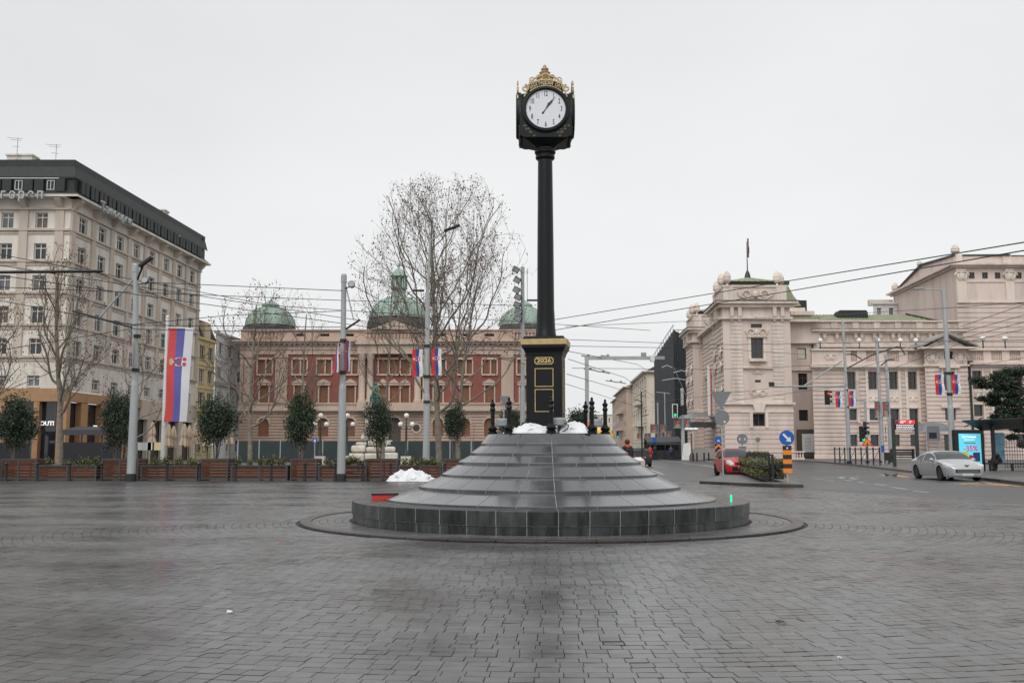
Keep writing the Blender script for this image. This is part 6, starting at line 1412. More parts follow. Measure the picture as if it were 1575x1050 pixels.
for i, (p, q, Y) in enumerate((((1300,568),(1380,533),92),((1380,533),(1392,545),92),((1325,552),(1300,545),92),((1355,562),(1376,553),92),((1018,565),(1034,565),112),((1036,573),(1060,573),112),((1018,585),(1060,585),112))):
    A_, B_ = at(*p,Y), at(*q,Y); tag(MB().tube([A_,(A_+B_)/2+Vector((0,0,.25)),B_],.06,5).build('wire_bracket','blackm' if Y<100 else 'steel'), 'curved overhead wire bracket, '+['long one before the terrace balusters','short end hook by the fifth terrace lamp','small one at the slim flag pole','short one above the posters','upper left pair before the netting','middle one before the netting','lowest one before the netting'][i], 'bracket', 'overhead wire brackets')
# ---------------------------------------------------------------- vehicles
def interp(x, P): return float(np.interp(x, [p[0] for p in P], [p[1] for p in P]))
def car(name, lab, loc, rz, L, Wd, top, belt, wheels, rw, paint_m, glass_x, ws_x, rw_x, nose=.32, cat='car', sidewin=None, zb=.20, tumble=.42, rim_m='rim', grille=True, wsm='windscreen', crown=.06, pillars=(), lamp_x=None, gaps=()):
    t = thing(name, lab, cat, loc, rz); hx = L/2; xs = sorted(set(list(np.linspace(-hx, hx, 61)) + [glass_x[0], glass_x[1], ws_x[0], ws_x[1], rw_x[0], rw_x[1]] + [w+o for w in wheels for o in np.linspace(-rw-.05, rw+.05, 9)] + [p_+s for p_ in pillars for s in (-.03,.03)] + [p_+s for p_ in gaps for s in (-.011,.011)]))
    def zt_(x): return interp(x, top)
    def wd(x, z):
        w = Wd/2; ex = hx-.55
        if abs(x) > ex: w -= nose*((abs(x)-ex)/.55)**2.2
        b = belt(x)
        if z > b: w -= tumble*(z-b) + .03
        if z < .45: w -= .05*(.45-z)/.25
        w -= .025*abs(math.sin((z-.6)*2.0))
        return max(.2, w)
    def zbot(x):
        z = zb + (.06 if abs(x) > hx-.3 else 0)
        for w in wheels:
            d = abs(x-w)
            if d < rw+.05: z = max(z, rw + math.sqrt(max(0, (rw+.05)**2-d*d)))
        return z
    rows = 12; parts = {}
    def mb(k): return parts.setdefault(k, MB())
    S = []
    for x in xs:
        zs = zt_(x)-crown*.9; bz = min(belt(x), zs-.03); z0 = min(zbot(x), bz-.04); side = []
        for j in range(7): z = z0+(bz-z0)*j/6; side.append((wd(x,z), z))
        for j in range(1, 7): z = bz+(zs-bz)*j/6; side.append((wd(x,z+.001), z))
        w = side[-1][0]; topp = [(w*math.cos(math.pi*k/12), zs+crown*math.sin(math.pi*k/12)**.8) for k in range(1, 12)]
        S.append([(x, y, z) for y, z in side] + [(x, y, z) for y, z in topp] + [(x, -y, z) for y, z in reversed(side)])
    n = len(S[0])
    for i in range(len(S)-1):
        xm = (xs[i]+xs[i+1])/2; zs = zt_(xm)-crown*.9
        for j in range(n-1):
            q = (S[i][j], S[i][j+1], S[i+1][j+1], S[i+1][j]); jj = j if j < 12 else (n-2-j if n-2-j < 12 else 99); k = 'body'
            if jj != 99 and 6 <= jj <= 10 and glass_x[0] < xm < glass_x[1] and zs-belt(xm) > .12 and not any(abs(xm-p_) < .031 for p_ in pillars): k = 'side_window'
            if jj != 99 and 1 <= jj <= 6 and any(abs(xm-p_) < .011 for p_ in gaps) and k == 'body': k = 'panel_gap'
            if lamp_x and lamp_x[0] < xm < lamp_x[1] and ((jj != 99 and 5 <= jj) or (jj == 99 and (j < 15 or j > n-2-15))): k = 'headlight'
            if jj == 99 and ws_x[0] < xm < ws_x[1]: k = 'windscreen'
            if jj == 99 and rw_x[0] < xm < rw_x[1]: k = 'rear_window'
            mb(k + ('' if k not in ('side_window','headlight') else ('.l' if j < 12 else '.r'))).quad(*q)
    for e, s in ((S[0], 1), (S[-1], -1)):
        for j in range(n//2): a, b_, c, d = e[j], e[j+1], e[n-2-j], e[n-1-j]; mb('body').quad(*((a,b_,c,d) if s == 1 else (d,c,b_,a)))
    mb('body').box((-hx+.25,-Wd/2+.16,.18),(hx-.25,Wd/2-.16,.5))
    for k, m_ in parts.items():
        nm = k.split('.')[0]; o = m_.build(nm, paint_m if nm == 'body' else (wsm if nm == 'windscreen' else 'carlamp' if nm == 'headlight' else 'blackm' if nm == 'panel_gap' else 'carglass'), t, smooth=True)
        bm = bmesh.new(); bm.from_mesh(o.data); bmesh.ops.remove_doubles(bm, verts=bm.verts, dist=.0008); bmesh.ops.recalc_face_normals(bm, faces=bm.faces); bm.to_mesh(o.data); bm.free()
        if nm == 'body': MBl = MB(); MBl.box((-hx+.3,-Wd/2+.17,.3),(hx-.5,Wd/2-.17,.62)); MBl.build('underbody','blackm',t)
    T = Matrix.Rotation(R(90),4,'X')
    for w in wheels:
        for s in (-1, 1):
            wt = MB().lathe([(rw*.62,-.10),(rw*.93,-.11),(rw,-.07),(rw,.07),(rw*.93,.11),(rw*.62,.10)],28,T=T).build('wheel','tyre',t,smooth=True,loc=(w,s*(Wd/2-.12),rw))
            b = MB().lathe([(rw*.64,-.02),(rw*.64,.02),(.02,.02)],24,T=T); 
            for k in range(5):
                a = 2*math.pi*k/5; y = -.10*1 if s < 0 else .05; b.prism([(rw*.12*math.cos(a+1.2),rw*.12*math.sin(a+1.2)),(rw*.66*math.cos(a+.16),rw*.66*math.sin(a+.16)),(rw*.66*math.cos(a-.16),rw*.66*math.sin(a-.16)),(rw*.12*math.cos(a-1.2),rw*.12*math.sin(a-1.2))], y, y+.05)
            b.lathe([(rw*.60,-.09 if s<0 else .05),(rw*.66,-.10 if s<0 else .10),(rw*.70,-.09 if s<0 else .06)],24,T=T); r_ = b.build('rim',rim_m,wt)
    return t, wd, zt_
silver_top = [(-2.4,.62),(-2.36,.86),(-2.2,.95),(-1.8,1.02),(-1.35,1.12),(-.95,1.29),(-.55,1.37),(-.1,1.40),(.25,1.36),(.6,1.24),(1.05,1.01),(1.25,.95),(1.7,.87),(2.1,.79),(2.3,.70),(2.4,.60)]
gp = G(1478, 740); cx_, cy_ = 21.25, 48.15
t, wd, ztf = car('parked_car', 'silver coupe parked at the kerb in front of the lit advert, facing the square', (cx_, cy_, 0), R(-91), 4.8, 1.87, silver_top, lambda x: .91-.015*x, (-1.38,1.42), .335, 'silver', (-1.35,.82), (.28,1.1), (-1.4,-.62), pillars=(-.55,), lamp_x=(1.78,2.26), gaps=(-.72,.80))
x = 2.30
b = MB()
for k in range(4): b.box((2.30-.0,-.52+k*.01,.385+k*.045),(2.425,.52-k*.01,.398+k*.045))
MB().box((2.15,-.58,.365),(2.412,.58,.555)).build('grille','blackm',t,bevel=.03); b.build('grille_bar','steeld',t)
MB().box((2.39,-.26,.25),(2.42,.26,.35)).build('number_plate','plate',t)
for s in (-1,1):
    MB().ball((.78,s*1.0,.98),.11,10,6,(.6,1.0,.62)).tube([(.8,s*.86,.93),(.8,s*.97,.95)],.025,5).build('mirror','silver',t,smooth=True)
    MB().box((-.30,s*.925-.012,.72),(-.08,s*.925+.012,.75)).build('door_handle','silver',t)
    MB().box((-1.0,s*.915-.012,.50),(.95,s*.915+.012,.53)).build('side_moulding','steeld',t)
q = MB(); q.tube([(2.36,0,.70),(2.34,.05,.715),(2.30,.09,.74)],.022,5).tube([(2.36,0,.70),(2.34,-.05,.715),(2.30,-.09,.74)],.022,5).box((2.30,-.05,.715),(2.35,.05,.735)); q.build('badge','blackm',t)
red_top = [(-1.95,.70),(-1.9,1.05),(-1.7,1.32),(-1.3,1.47),(-.4,1.52),(.2,1.49),(.55,1.34),(1.0,1.04),(1.15,.98),(1.5,.92),(1.8,.80),(1.93,.66),(1.97,.55)]
yr = 54.5; xr = Xp(1099,52.5,710)+1.5
t, wd, ztf = car('parked_car', 'bright red hatchback half hidden behind the hedge rack, facing the square', (xr, yr, 0), R(-90), 3.94, 1.66, red_top, lambda x: .95, (-1.2,1.22), .30, 'carred', (-1.5,.72), (.22,1.05), (-1.9,-1.5), pillars=(-.35,), wsm='windscreen', lamp_x=(1.55,1.9), gaps=(-.35,.68,-1.25))
MB().box((1.80,-.55,.30),(1.99,.55,.55)).build('grille','blackm',t,bevel=.02); MB().box((1.98,-.26,.46),(2.01,.26,.57)).build('number_plate','plate',t); MB().box((1.9,-.4,.68),(1.965,.4,.74)).build('upper_grille','blackm',t)
for s in (-1,1):
    MB().ball((.62,s*.93,1.02),.10,10,6,(.6,1,.8)).tube([(.62,s*.8,.98),(.62,s*.9,1.0)],.02,5).build('mirror','blackm',t,smooth=True)
van_top = [(-2.3,2.0),(-2.2,2.22),(-1.2,2.32),(.6,2.30),(1.0,2.18),(1.55,1.45),(1.7,1.3),(2.2,1.12),(2.35,.9),(2.4,.6)]
t, wd, ztf = car('yellow_van', 'yellow van with orange roof beacon behind the right side of the monument', (Xp(900,44,665), 45.2, 0), R(172), 4.6, 1.9, [(x_, z_-.0) for x_, z_ in van_top], lambda x: 1.25, (-1.4,1.45), .33, 'vany', (.2,1.0), (.85,1.6), (-2.29,-2.24), cat='van', tumble=.15)
t.location.x = Xp(944,44,670)-2.2; t.scale = (1,1,1.09)
MB().lathe([(.09,0),(.09,.04),(.075,.05),(.07,.2),(.04,.24),(.001,.25)],12).build('beacon','beacon',t,smooth=True,loc=(-1.15,.0,2.33))
t, wd, ztf = car('dark_car', 'dark grey car seen from behind with pale plate, next to the walking man', (Xp(981,82,690), 82, 0), R(93), 4.2, 1.75, red_top, lambda x: .95, (-1.2,1.22), .30, 'slate', (-1.5,.72), (.22,1.05), (-1.9,-1.5)); t.location.z = .0
MB().box((-1.99,-.26,.66),(-1.955,.26,.80)).build('number_plate','white',t)
for s in (-1,1): MB().box((-1.96,s*.7-.1,.8),(-1.90,s*.7+.1,1.0)).build('tail_light','signred',t)
t = thing('cart', 'small brown boxy cart with pale cover behind the right slope of the monument', 'cart', (Xp(981,47,705),47.2,0)); MB().box((-.36,-.6,.25),(.30,.6,.95)).build('box_body','beiged',t,bevel=.03); MB().ball((0,0,.92),.34,12,6,(1,1.6,.5)).build('cover','tarp',t,smooth=True); MB().box((.31,-.05,0),(.36,.05,1.6)).build('upright','wood',t)
for s in (-.5,.5): MB().lathe([(.15,-.03),(.15,.03)],12,T=Matrix.Translation((s*.5,-.62,.15)) @ Matrix.Rotation(R(90),4,'X')).build('wheel','tyre',t)

# ---------------------------------------------------------------- people and birds
def figure(name, lab, loc, rz, J, E, cols, hair=True, extra=None, sub=2):
    """J: joint -> (x,y,z,r); E: edges (a,b,material); figure faces -y"""
    t = thing(name, lab, 'person', loc, rz); names = list(J); me = bpy.data.meshes.new('body'); me.from_pydata([J[k][:3] for k in names], [(names.index(a), names.index(b)) for a, b, _ in E], [])
    o = bpy.data.objects.new('body', me); COL.objects.link(o); sk = o.modifiers.new('skin','SKIN'); ss = o.modifiers.new('sub','SUBSURF'); ss.levels = ss.render_levels = sub
    if not me.skin_vertices: me.skin_vertices.new() if hasattr(me.skin_vertices,'new') else None
    L_ = me.skin_vertices[0].data
    for i, k in enumerate(names): L_[i].radius = (J[k][3], J[k][3]*(J[k][4] if len(J[k]) > 4 else 1)); L_[i].use_root = (k == 'pelvis')
    dg = bpy.context.evaluated_depsgraph_get(); dg.update(); nm = bpy.data.meshes.new_from_object(o.evaluated_get(dg)); bpy.data.objects.remove(o)
    nm.materials.clear(); [nm.materials.append(M[c]) for c in cols]; nm.polygons.foreach_set('use_smooth', [True]*len(nm.polygons))
    seg = [(Vector(J[a][:3]), Vector(J[b][:3]), m) for a, b, m in E]
    for p in nm.polygons:
        c = p.center; best = 1e9
        for a, b, m in seg:
            ab = b-a; f = max(0, min(1, (c-a).dot(ab)/max(1e-9, ab.length_squared))); d = (c-(a+ab*f)).length
            if d < best: best = d; p.material_index = m
    o = bpy.data.objects.new('body', nm); COL.objects.link(o); o.parent = t
    h = Vector(J['head'][:3])
    if hair: MB().ball((h.x, h.y+.02, h.z+.035), .112, 12, 8, (1,1.05,1.05)).build('hair','hair',t,smooth=True)
    if extra: extra(t)
    return t
def standing(step=.0, arms=.1):
    J = dict(pelvis=(0,0,.95,.15), waist=(0,0,1.1,.15), chest=(0,0,1.33,.18,.8), neckb=(0,0,1.48,.10), neck=(0,-.01,1.55,.055), head=(0,-.02,1.66,.095,1.1), crown=(0,-.01,1.76,.07),
      shl=(-.19,0,1.45,.075), ell=(-.25,.02,1.17,.055), wrl=(-.24,-.10,.92,.035), hal=(-.235,-.13,.84,.032), shr=(.19,0,1.45,.075), elr=(.25,.02,1.17,.055), wrr=(.24,-.10,.92,.035), har=(.235,-.13,.84,.032),
      hil=(-.10,0,.88,.11), knl=(-.11,-step,.50,.07), anl=(-.11,step*.4,.10,.05), tol=(-.12,step*.4-.17,.04,.04), hir=(.10,0,.88,.11), knr=(.11,step*.3,.50,.07), anr=(.11,step,.10,.05), tor=(.12,step-.17,.04,.04))
    E = [('pelvis','waist',0),('waist','chest',0),('chest','neckb',0),('neckb','neck',2),('neck','head',2),('head','crown',2),('neckb','shl',0),('shl','ell',0),('ell','wrl',0),('wrl','hal',2),('neckb','shr',0),('shr','elr',0),('elr','wrr',0),('wrr','har',2),
      ('pelvis','hil',1),('hil','knl',1),('knl','anl',1),('anl','tol',0),('pelvis','hir',1),('hir','knr',1),('knr','anr',1),('anr','tor',0)]
    return J, E
J, E = standing(.12)
def scarf(t): MB().lathe([(.115,1.46),(.125,1.50),(.115,1.56),(.09,1.585)],14).build('scarf','scarf',t,smooth=True); MB().box((-.16,.13,1.02),(.16,.26,1.42)).build('backpack','cloth',t,bevel=.05)
figure('person', 'man in black jacket with red scarf walking behind the right side of the monument', (Xp(965,43,700),43,0), R(200), J, E, ['cloth','denim','skin'], extra=scarf).scale = (1.05,1.05,1.06)
for i, (px, Y, rz, top_, lab) in enumerate(((1000,118,20,'ledred','distant pedestrian in a red coat at the street mouth'),(1032,120,190,'denim','distant pedestrian in dark blue left of the thick poster pole'),(1007,126,170,'cloth','distant pedestrian in black near the street mouth'),(1016,128,0,'cloth','distant dark pedestrian right of the one in black'))):
    figure('person', lab, (Xp(px,Y,700),Y,.0), R(rz), J, E, [top_,'cloth','skin'], sub=1)
JS = dict(pelvis=(0,0,.52,.16), waist=(0,-.06,.68,.16), chest=(0,-.22,.88,.18,.85), neckb=(0,-.33,.98,.10), neck=(0,-.40,1.02,.055), head=(0,-.50,1.05,.095,1.1), crown=(0,-.56,1.10,.07),
    shl=(-.19,-.30,.95,.075), ell=(-.24,-.42,.70,.055), wrl=(-.10,-.60,.62,.035), hal=(-.05,-.67,.60,.035), shr=(.19,-.30,.95,.075), elr=(.24,-.42,.70,.055), wrr=(.10,-.60,.62,.035), har=(.05,-.67,.60,.035),
    hil=(-.11,-.05,.50,.11), knl=(-.14,-.48,.50,.075), anl=(-.14,-.44,.10,.05), tol=(-.15,-.62,.05,.04), hir=(.11,-.05,.50,.11), knr=(.14,-.48,.50,.075), anr=(.14,-.50,.10,.05), tor=(.15,-.68,.05,.04))
YS_ = 60.5
figure('person', 'person in black sitting hunched forward in the bus shelter with a dark bag', (Xp(1538,YS_,715),YS_,.13), R(-62), JS, E, ['cloth','cloth','skin'], extra=lambda t: MB().box((-.3,-.75,.42),(.3,-.45,.66)).build('bag','cloth',t,bevel=.06))
for i, (px, py, lab) in enumerate(((1364,733.5,'brownish pigeon on the road left of the silver coupe'),(1377,734,'dark pigeon on the road nearest the silver coupe'))):
    p = G(px,py); t = thing('pigeon', lab, 'pigeon', (p.x,p.y,0), R(200+i*150)); 
    b = MB(); b.tube([(-.19,0,.10),(-.11,0,.11),(-.03,0,.125),(.05,0,.135),(.09,0,.17),(.105,0,.205),(.12,0,.225),(.14,0,.215)],[.015,.035,.06,.062,.042,.028,.030,.008],10); b.build('body','pigeon',t,smooth='all'); MB().tube([(.0,.02,.1),(.01,.02,0)],.007,4).tube([(.0,-.02,.1),(.01,-.02,0)],.007,4).build('leg','signred',t)

# ---------------------------------------------------------------- signs and signals
def disc(r_, T, d=.03): return MB().lathe([(r_,-d/2),(r_,d/2)],24,T=T)
RX = Matrix.Rotation(R(90),4,'X')
YA = 40.6; t = thing('arrow_sign', 'round blue sign with white arrow over an orange and black striped board', 'road sign', (Xp(1211,YA,720),YA,.12)); zc_ = Zp(673,YA)-.12
MB().tube([(0,0,0),(0,0,zc_)],.035,10).build('post','steel',t); disc(.31,Matrix.Translation((0,-.05,zc_)) @ RX).build('disc','signblue',t)
T = Matrix.Translation((0,-.07,zc_)) @ Matrix.Rotation(R(45),4,'Y'); b = MB(); b.prism([(-.22,-.045),(.06,-.045),(.06,-.13),(.24,0),(.06,.13),(.06,.045),(-.22,.045)],-.008,0); b.v = [tuple(T @ Vector(v)) for v in b.v]; b.build('arrow','flagw',t)
z0, z1 = Zp(727,YA)-.12, Zp(685,YA)-.12; n = 6; hh_ = (z1-z0)/n
for k in range(n): MB().box((-.18,-.065,z0+k*hh_),(.18,-.03,z0+(k+1)*hh_)).build('stripe_panel','signorange' if k%2==0 else 'blackm',t)
disc(.035,Matrix.Translation((0,-.075,z1-.1)) @ RX,.02).build('reflector','white',t)
YC = 66; t = thing('chevron_sign', 'small blue lane sign above an orange and black chevron board behind the red car', 'road sign', (Xp(1105,YC,690),YC,0)); zc_ = Zp(677,YC)
MB().tube([(0,0,0),(0,0,zc_)],.03,8).build('post','steel',t); disc(.25,Matrix.Translation((0,-.05,zc_)) @ RX).build('disc','signblue',t); b = MB(); b.prism([(-.12,-.1),(0,.08),(.12,-.1),(.06,-.1),(0,-.01),(-.06,-.1)],-.08,-.07); b.v=[(x,y,z+zc_) for x,y,z in b.v]; b.build('arrow','flagw',t)
z1, z0 = Zp(682,YC), Zp(703,YC); MB().box((-.23,-.05,z0),(.23,-.02,z1)).build('board','blackm',t)
for k in range(2): b = MB(); zz = z0+.1+k*.42; b.prism([(-.23,zz),(0,zz+.22),(.23,zz),(.23,zz+.18),(0,zz+.4),(-.23,zz+.18)],-.06,-.051); b.build('chevron','signorange',t)
YD = 50; t = thing('sign_backs', 'grey backs of a triangular and a round sign on one pole beside the red car', 'road sign', (Xp(1112,YD,700),YD,0)); zt_2 = Zp(601,YD)
MB().tube([(0,0,0),(-.06,0,zt_2)],.04,10).build('pole','steel',t); b = MB(); w = .54; za, zb_ = Zp(630,YD), Zp(602,YD); b.prism([(-.04,za),(-.04+w,zb_),(-.04-w,zb_)],-.05,-.03); b.build('triangle','signback',t); disc(.38,Matrix.Translation((-.02,-.05,Zp(642,YD))) @ RX).build('disc','signback',t); MB().box((.06,-.075,Zp(650,YD)),(.16,-.07,Zp(647,YD))).build('sticker','white',t)
YE = 60; t = thing('sign_backs', 'grey back of a round sign above a small square one behind the red car', 'road sign', (Xp(1142,YE,700),YE,0)); MB().tube([(0,0,0),(0,0,Zp(667,YE))],.04,8).build('pole','steel',t); disc(.33,Matrix.Translation((0,-.05,Zp(675,YE))) @ RX).build('disc','signback',t); MB().box((-.22,-.06,Zp(700,YE)),(.22,-.03,Zp(686,YE))).build('plate','signback',t)
for s in (-.16,.16): MB().box((s-.03,-.08,Zp(677,YE)),(s+.03,-.071,Zp(673,YE))).build('sticker','white',t)
YF_ = 96; t = thing('sign_backs', 'small distant round sign back over the hedge rack before the theatre', 'road sign', (Xp(1166,YF_,700),YF_,0)); MB().tube([(0,0,0),(0,0,Zp(672,YF_))],.05,8).build('pole','steel',t); disc(.24,Matrix.Translation((0,-.06,Zp(676,YF_))) @ RX).build('disc','signback',t)
YG = 60; t = thing('sign_backs', 'grey triangular sign back on a pole left of the clock pedestal', 'road sign', (Xp(775,YG,640),YG,0)); MB().tube([(0,0,0),(0,0,Zp(609,YG))],.04,8).build('pole','steel',t); b = MB(); b.prism([(0,Zp(624,YG)),(.36,Zp(609,YG)),(-.3,Zp(609,YG))],-.05,-.03); b.build('triangle','signback',t); MB().box((-.28,-.06,Zp(662,YG)),(.28,-.03,Zp(652,YG))).build('plate','blackm',t)
t = thing('crossing_sign', 'small blue pedestrian crossing sign before the museum hoarding', 'road sign', (Xp(484,86,690),86,0)); MB().tube([(0,.03,0),(0,.03,Zp(674,86))],.04,6).build('pole','steel',t); MB().box((-.2,-.03,Zp(680,86)),(.2,0,Zp(673,86))).build('plate','signblue',t); MB().prism([(-.12,Zp(679,86)),(.12,Zp(679,86)),(0,Zp(674,86))],-.04,-.031).build('triangle','flagw',t)
YH = 84; t = thing('works_sign', 'orange triangular road works sign with red border by the railing', 'road sign', (Xp(1334,YH,690),YH,.13)); zc_ = Zp(685.5,YH); MB().tube([(0,0,0),(0,0,zc_)],.04,6).build('pole','blackm',t)
b = MB(); b.prism([(-.5,zc_-.13),(.5,zc_-.13),(0,zc_+.62)],-.04,0); b.build('border','signred',t); b = MB(); b.prism([(-.33,zc_-.04),(.33,zc_-.04),(0,zc_+.45)],-.055,-.041); b.build('field','tri',t); b = MB(); b.box((-.03,-.065,zc_),(.03,-.056,zc_+.24)).box((-.1,-.065,zc_),(.12,-.056,zc_+.07)); b.build('pictogram','blackm',t)
def signal(lab, px, py0, py1, Y, lit, border=None, pole_=None, rz=0, nm='traffic_light'):
    z0, z1 = Zp(py1,Y), Zp(py0,Y); h = z1-z0; w = h*.32; t = thing(nm, lab, 'traffic light', (Xp(px,Y,py0),Y,z0), rz, 'traffic lights'); MB().box((-w/2,0,0),(w/2,w*.7,h)).build('housing','blackm',t,bevel=.02)
    if border: MB().box((-w*.72,.03,-h*.06),(w*.72,.05,h*1.06)).build('backing_board',border,t)
    for k, nm_ in enumerate(('green','amber','red')):
        zc_ = h*(k+.5)/3; m_ = {'green':'greenlamp','red':'redlamp'}.get(nm_) if lit == nm_ else 'dull'
        disc(w*.36,Matrix.Translation((0,-.01,zc_)) @ RX,.04).build('lens',m_,t); b = MB(); n = 10
        for i in range(n):
            a0, a1 = math.pi*i/n, math.pi*(i+1)/n; r_ = w*.42; b.quad((r_*math.cos(a0),0,zc_+r_*math.sin(a0)),(r_*math.cos(a1),0,zc_+r_*math.sin(a1)),(r_*math.cos(a1),-w*.7,zc_+r_*math.sin(a1)-.03),(r_*math.cos(a0),-w*.7,zc_+r_*math.sin(a0)-.03))
        b.build('visor','blackm',t)
    if pole_: MB().tube([(pole_,.1,-z0),(pole_,.1,h)],.06,8).build('pole','steel',t)
    return t
signal('traffic light showing red, beside the flags on the slim pole', 1274, 600, 622, Y5-.2, 'red', rz=R(35)); signal('traffic light showing green with white border on the thick poster pole', 1038, 622, 641, 124, 'green', 'white')
signal('dark unlit side of a traffic light on the thick poster pole', 1048, 623, 638, 123.5, None, rz=R(-70)); signal('traffic light showing green beyond the yellow van', 950, 662, 673, 110, 'green', None, .0); signal('tiny green traffic light far down the street left of the thick poster pole', 1042.5, 665, 673, 170, 'green', None, .0)
signal('tiny green traffic light behind the pole beside the red car', 1109.5, 659, 667, 90, 'green', None, .1)
signal('traffic light showing green at the left of the pedestrian signals by the railing', 1327.5, 655, 679, 85, 'green', None, .0, R(20)); signal('dark traffic light seen side on above the works sign', 1332, 648, 668, 86, None, None, .0, R(75)); signal('dark rounded traffic light facing right above the works sign', 1335.5, 662, 669, 85.5, None, None, None, R(-80))
tag(MB().box((-.35,-.05,0),(.4,.05,.05)).build('signal_bracket','steel',loc=at(1282,604,Y5)), 'short bracket that holds the red traffic light', 'bracket')

# ---------------------------------------------------------------- hedge racks on the island
def rack(lab, a, c, h, tiers_, seed):
    a, c = Vector((a.x,a.y,.12)), Vector((c.x,c.y,.12)); d = c-a; L = d.length; t = thing('hedge_rack', lab, 'plant rack', a, math.atan2(d.y,d.x)); n = max(3,int(L/1.3))
    for k in range(n+1): MB().box((L*k/n-.05,-.05,0),(L*k/n+.05,.05,h)).build('post','blackm',t)
    for j, zz in enumerate(tiers_):
        for s in (-.3,.3): MB().box((0,s-.15,zz),(L,s+.15,zz+.16)).build('trough','blackm',t)
        def shp(rr, m): P_ = np.stack([rr.uniform(-.1,L+.1,m), rr.choice([-.36,.36],m)+rr.normal(0,.11,m), zz+.22+rr.normal(0,.085,m)],1); return P_
        o = bpy.data.objects.new('plants', leaves(6500, shp, .06, seed+j, 'leafl')); COL.objects.link(o); o.parent = t; o['kind'] = 'stuff'
    return t
rack('long two tier rack of yellow green hedge plants on the traffic island', G(1189,741,.12), G(1147,727.5,.12), 1.15, (.12,.55), 60)
rack('smaller dark hedge rack behind the long one on the traffic island', Vector((Xp(1176,68,695),68,0)), Vector((Xp(1150,69,695),69,0)), 1.1, (.2,.7), 70)

# ---------------------------------------------------------------- right pavement furniture
YR1, YR0 = 92.0, 79.0; P0, P1 = (Xp(1284,YR1,700),YR1), (Xp(1353,YR0,700),YR0)
t = thing('railing', 'dark green metal railing of posts and diagonal bars along the kerb', 'railing', (P0[0],P0[1],.13)); n = 8
for k in range(n+1):
    f = k/n; x, y = (P1[0]-P0[0])*f, (P1[1]-P0[1])*f; H = 1.45; MB().tube([(x,y,0),(x,y,H)],.06,8).build('post','blackm',t)
    if k < n:
        x2_, y2_ = (P1[0]-P0[0])*(k+1)/n, (P1[1]-P0[1])*(k+1)/n
        for zz in (.3,1.32): MB().tube([(x,y,zz),(x2_,y2_,zz)],.022,5).build('rail','blackm',t)
        if k%2==1: MB().tube([(x,y,.32),(x2_,y2_,1.3)],.02,5).build('brace','blackm',t)
YL = 73.5; t = thing('display_board', 'electronic display with red header on two dark posts, white lines of text', 'display', (Xp(1391,YL,650),YL,.13)); x0, x1 = Xp(1373.5,YL,650)-t.location.x, Xp(1409,YL,650)-t.location.x; z0, z1 = Zp(660.5,YL)-.13, Zp(645.5,YL)-.13
for x in (x0, x1): MB().box((x-.11,-.08,0),(x+.11,.08,z1+.1)).build('post','dkgreen',t)
MB().box((x0+.12,-.1,z0),(x1-.12,.08,z1)).build('screen','screenk',t); MB().box((x0+.14,-.115,z1-.30),(x1-.14,-.101,z1-.02)).build('header','screenr',t); MB().box((x0+.16,-.125,z1-.27),(x0+.38,-.116,z1-.05)).build('header_mark','navy',t)
for k, w_ in enumerate((.62,.68,.66)):
    s_ = ('СТУДЕНТСКИ ТРГ', 'ЗЕЛЕНИ ВЕНАЦ 3', 'ТРГ РЕПУБЛИКЕ')[k] if 0 else None
for k in range(3):
    rr = random.Random(k); x = x0+.2; zz = z1-.40-k*.125
    while x < x1-.3: w = rr.uniform(.06,.16); MB().box((x,-.112,zz-.03),(min(x+w,x1-.2),-.101,zz+.03)).build('text_line','textw',t); x += w+.035
for x, w in ((x0+.5,.4),(x1-.55,.18)): MB().box((x,-.122,z1-.13),(x+w,-.116,z1-.08)).box((x,-.122,z1-.23),(x+w*.6,-.116,z1-.18)).build('header_text','textw',t)
YK = 60.5; t = thing('advert_kiosk', 'dark framed lit advert with cyan screen, pink -35% and pictured products', 'advert', (Xp(1492,YK,690),YK,.13), R(4)); w = (1516-1469)/F*YK/2; h = Zp(660.5,YK)-.13
MB().box((-w,0,.0),(w,.35,h)).build('case','screenk',t,bevel=.04); zs0, zs1 = Zp(716,YK)-.13, Zp(666.5,YK)-.13; ws = w*.74; MB().box((-ws,-.03,zs0),(ws,-.002,zs1)).build('screen','screen',t)
hs_ = zs1-zs0; text('Витамини',.19,'print','textw',t,(-.05,-.04,zs0+hs_*.90),ex=.004,bold=.004); MB().box((-.36,-.045,zs0+hs_*.795),(.3,-.031,zs0+hs_*.82)).build('print_line','textw',t); MB().box((-.38,-.045,zs0+hs_*.70),(.34,-.031,zs0+hs_*.72)).build('print_line','navy',t)
text('-35%',.46,'price','textp',t,(.02,-.04,zs0+hs_*.53),ex=.006,bold=.008)
for (x, w_, h_, m) in ((-.36,.2,.55,'lime'),(.02,.13,.34,'signred'),(.38,.22,.5,'navy')): MB().box((x-w_,-.05,zs0+.32-.05),(x+w_,-.031,zs0+.32+h_)).build('pictured_pack',m,t,bevel=.03)
text('lilly',.2,'print','signblue',t,(.42,-.045,zs0+.16),ex=.004,bold=.004) if 0 else MB().box((.2,-.045,zs0+.07),(ws-.08,-.031,zs0+.2)).build('print','signblue',t)
YSH = 60.0; xl = Xp(1466,YSH,650); t = thing('bus_shelter', 'black roofed bus shelter with glass back at the right edge of the photograph', 'bus shelter', (Xp(1525,YSH,650),YSH,.13)); x0 = xl-t.location.x; zr = Zp(646,YSH)-.13
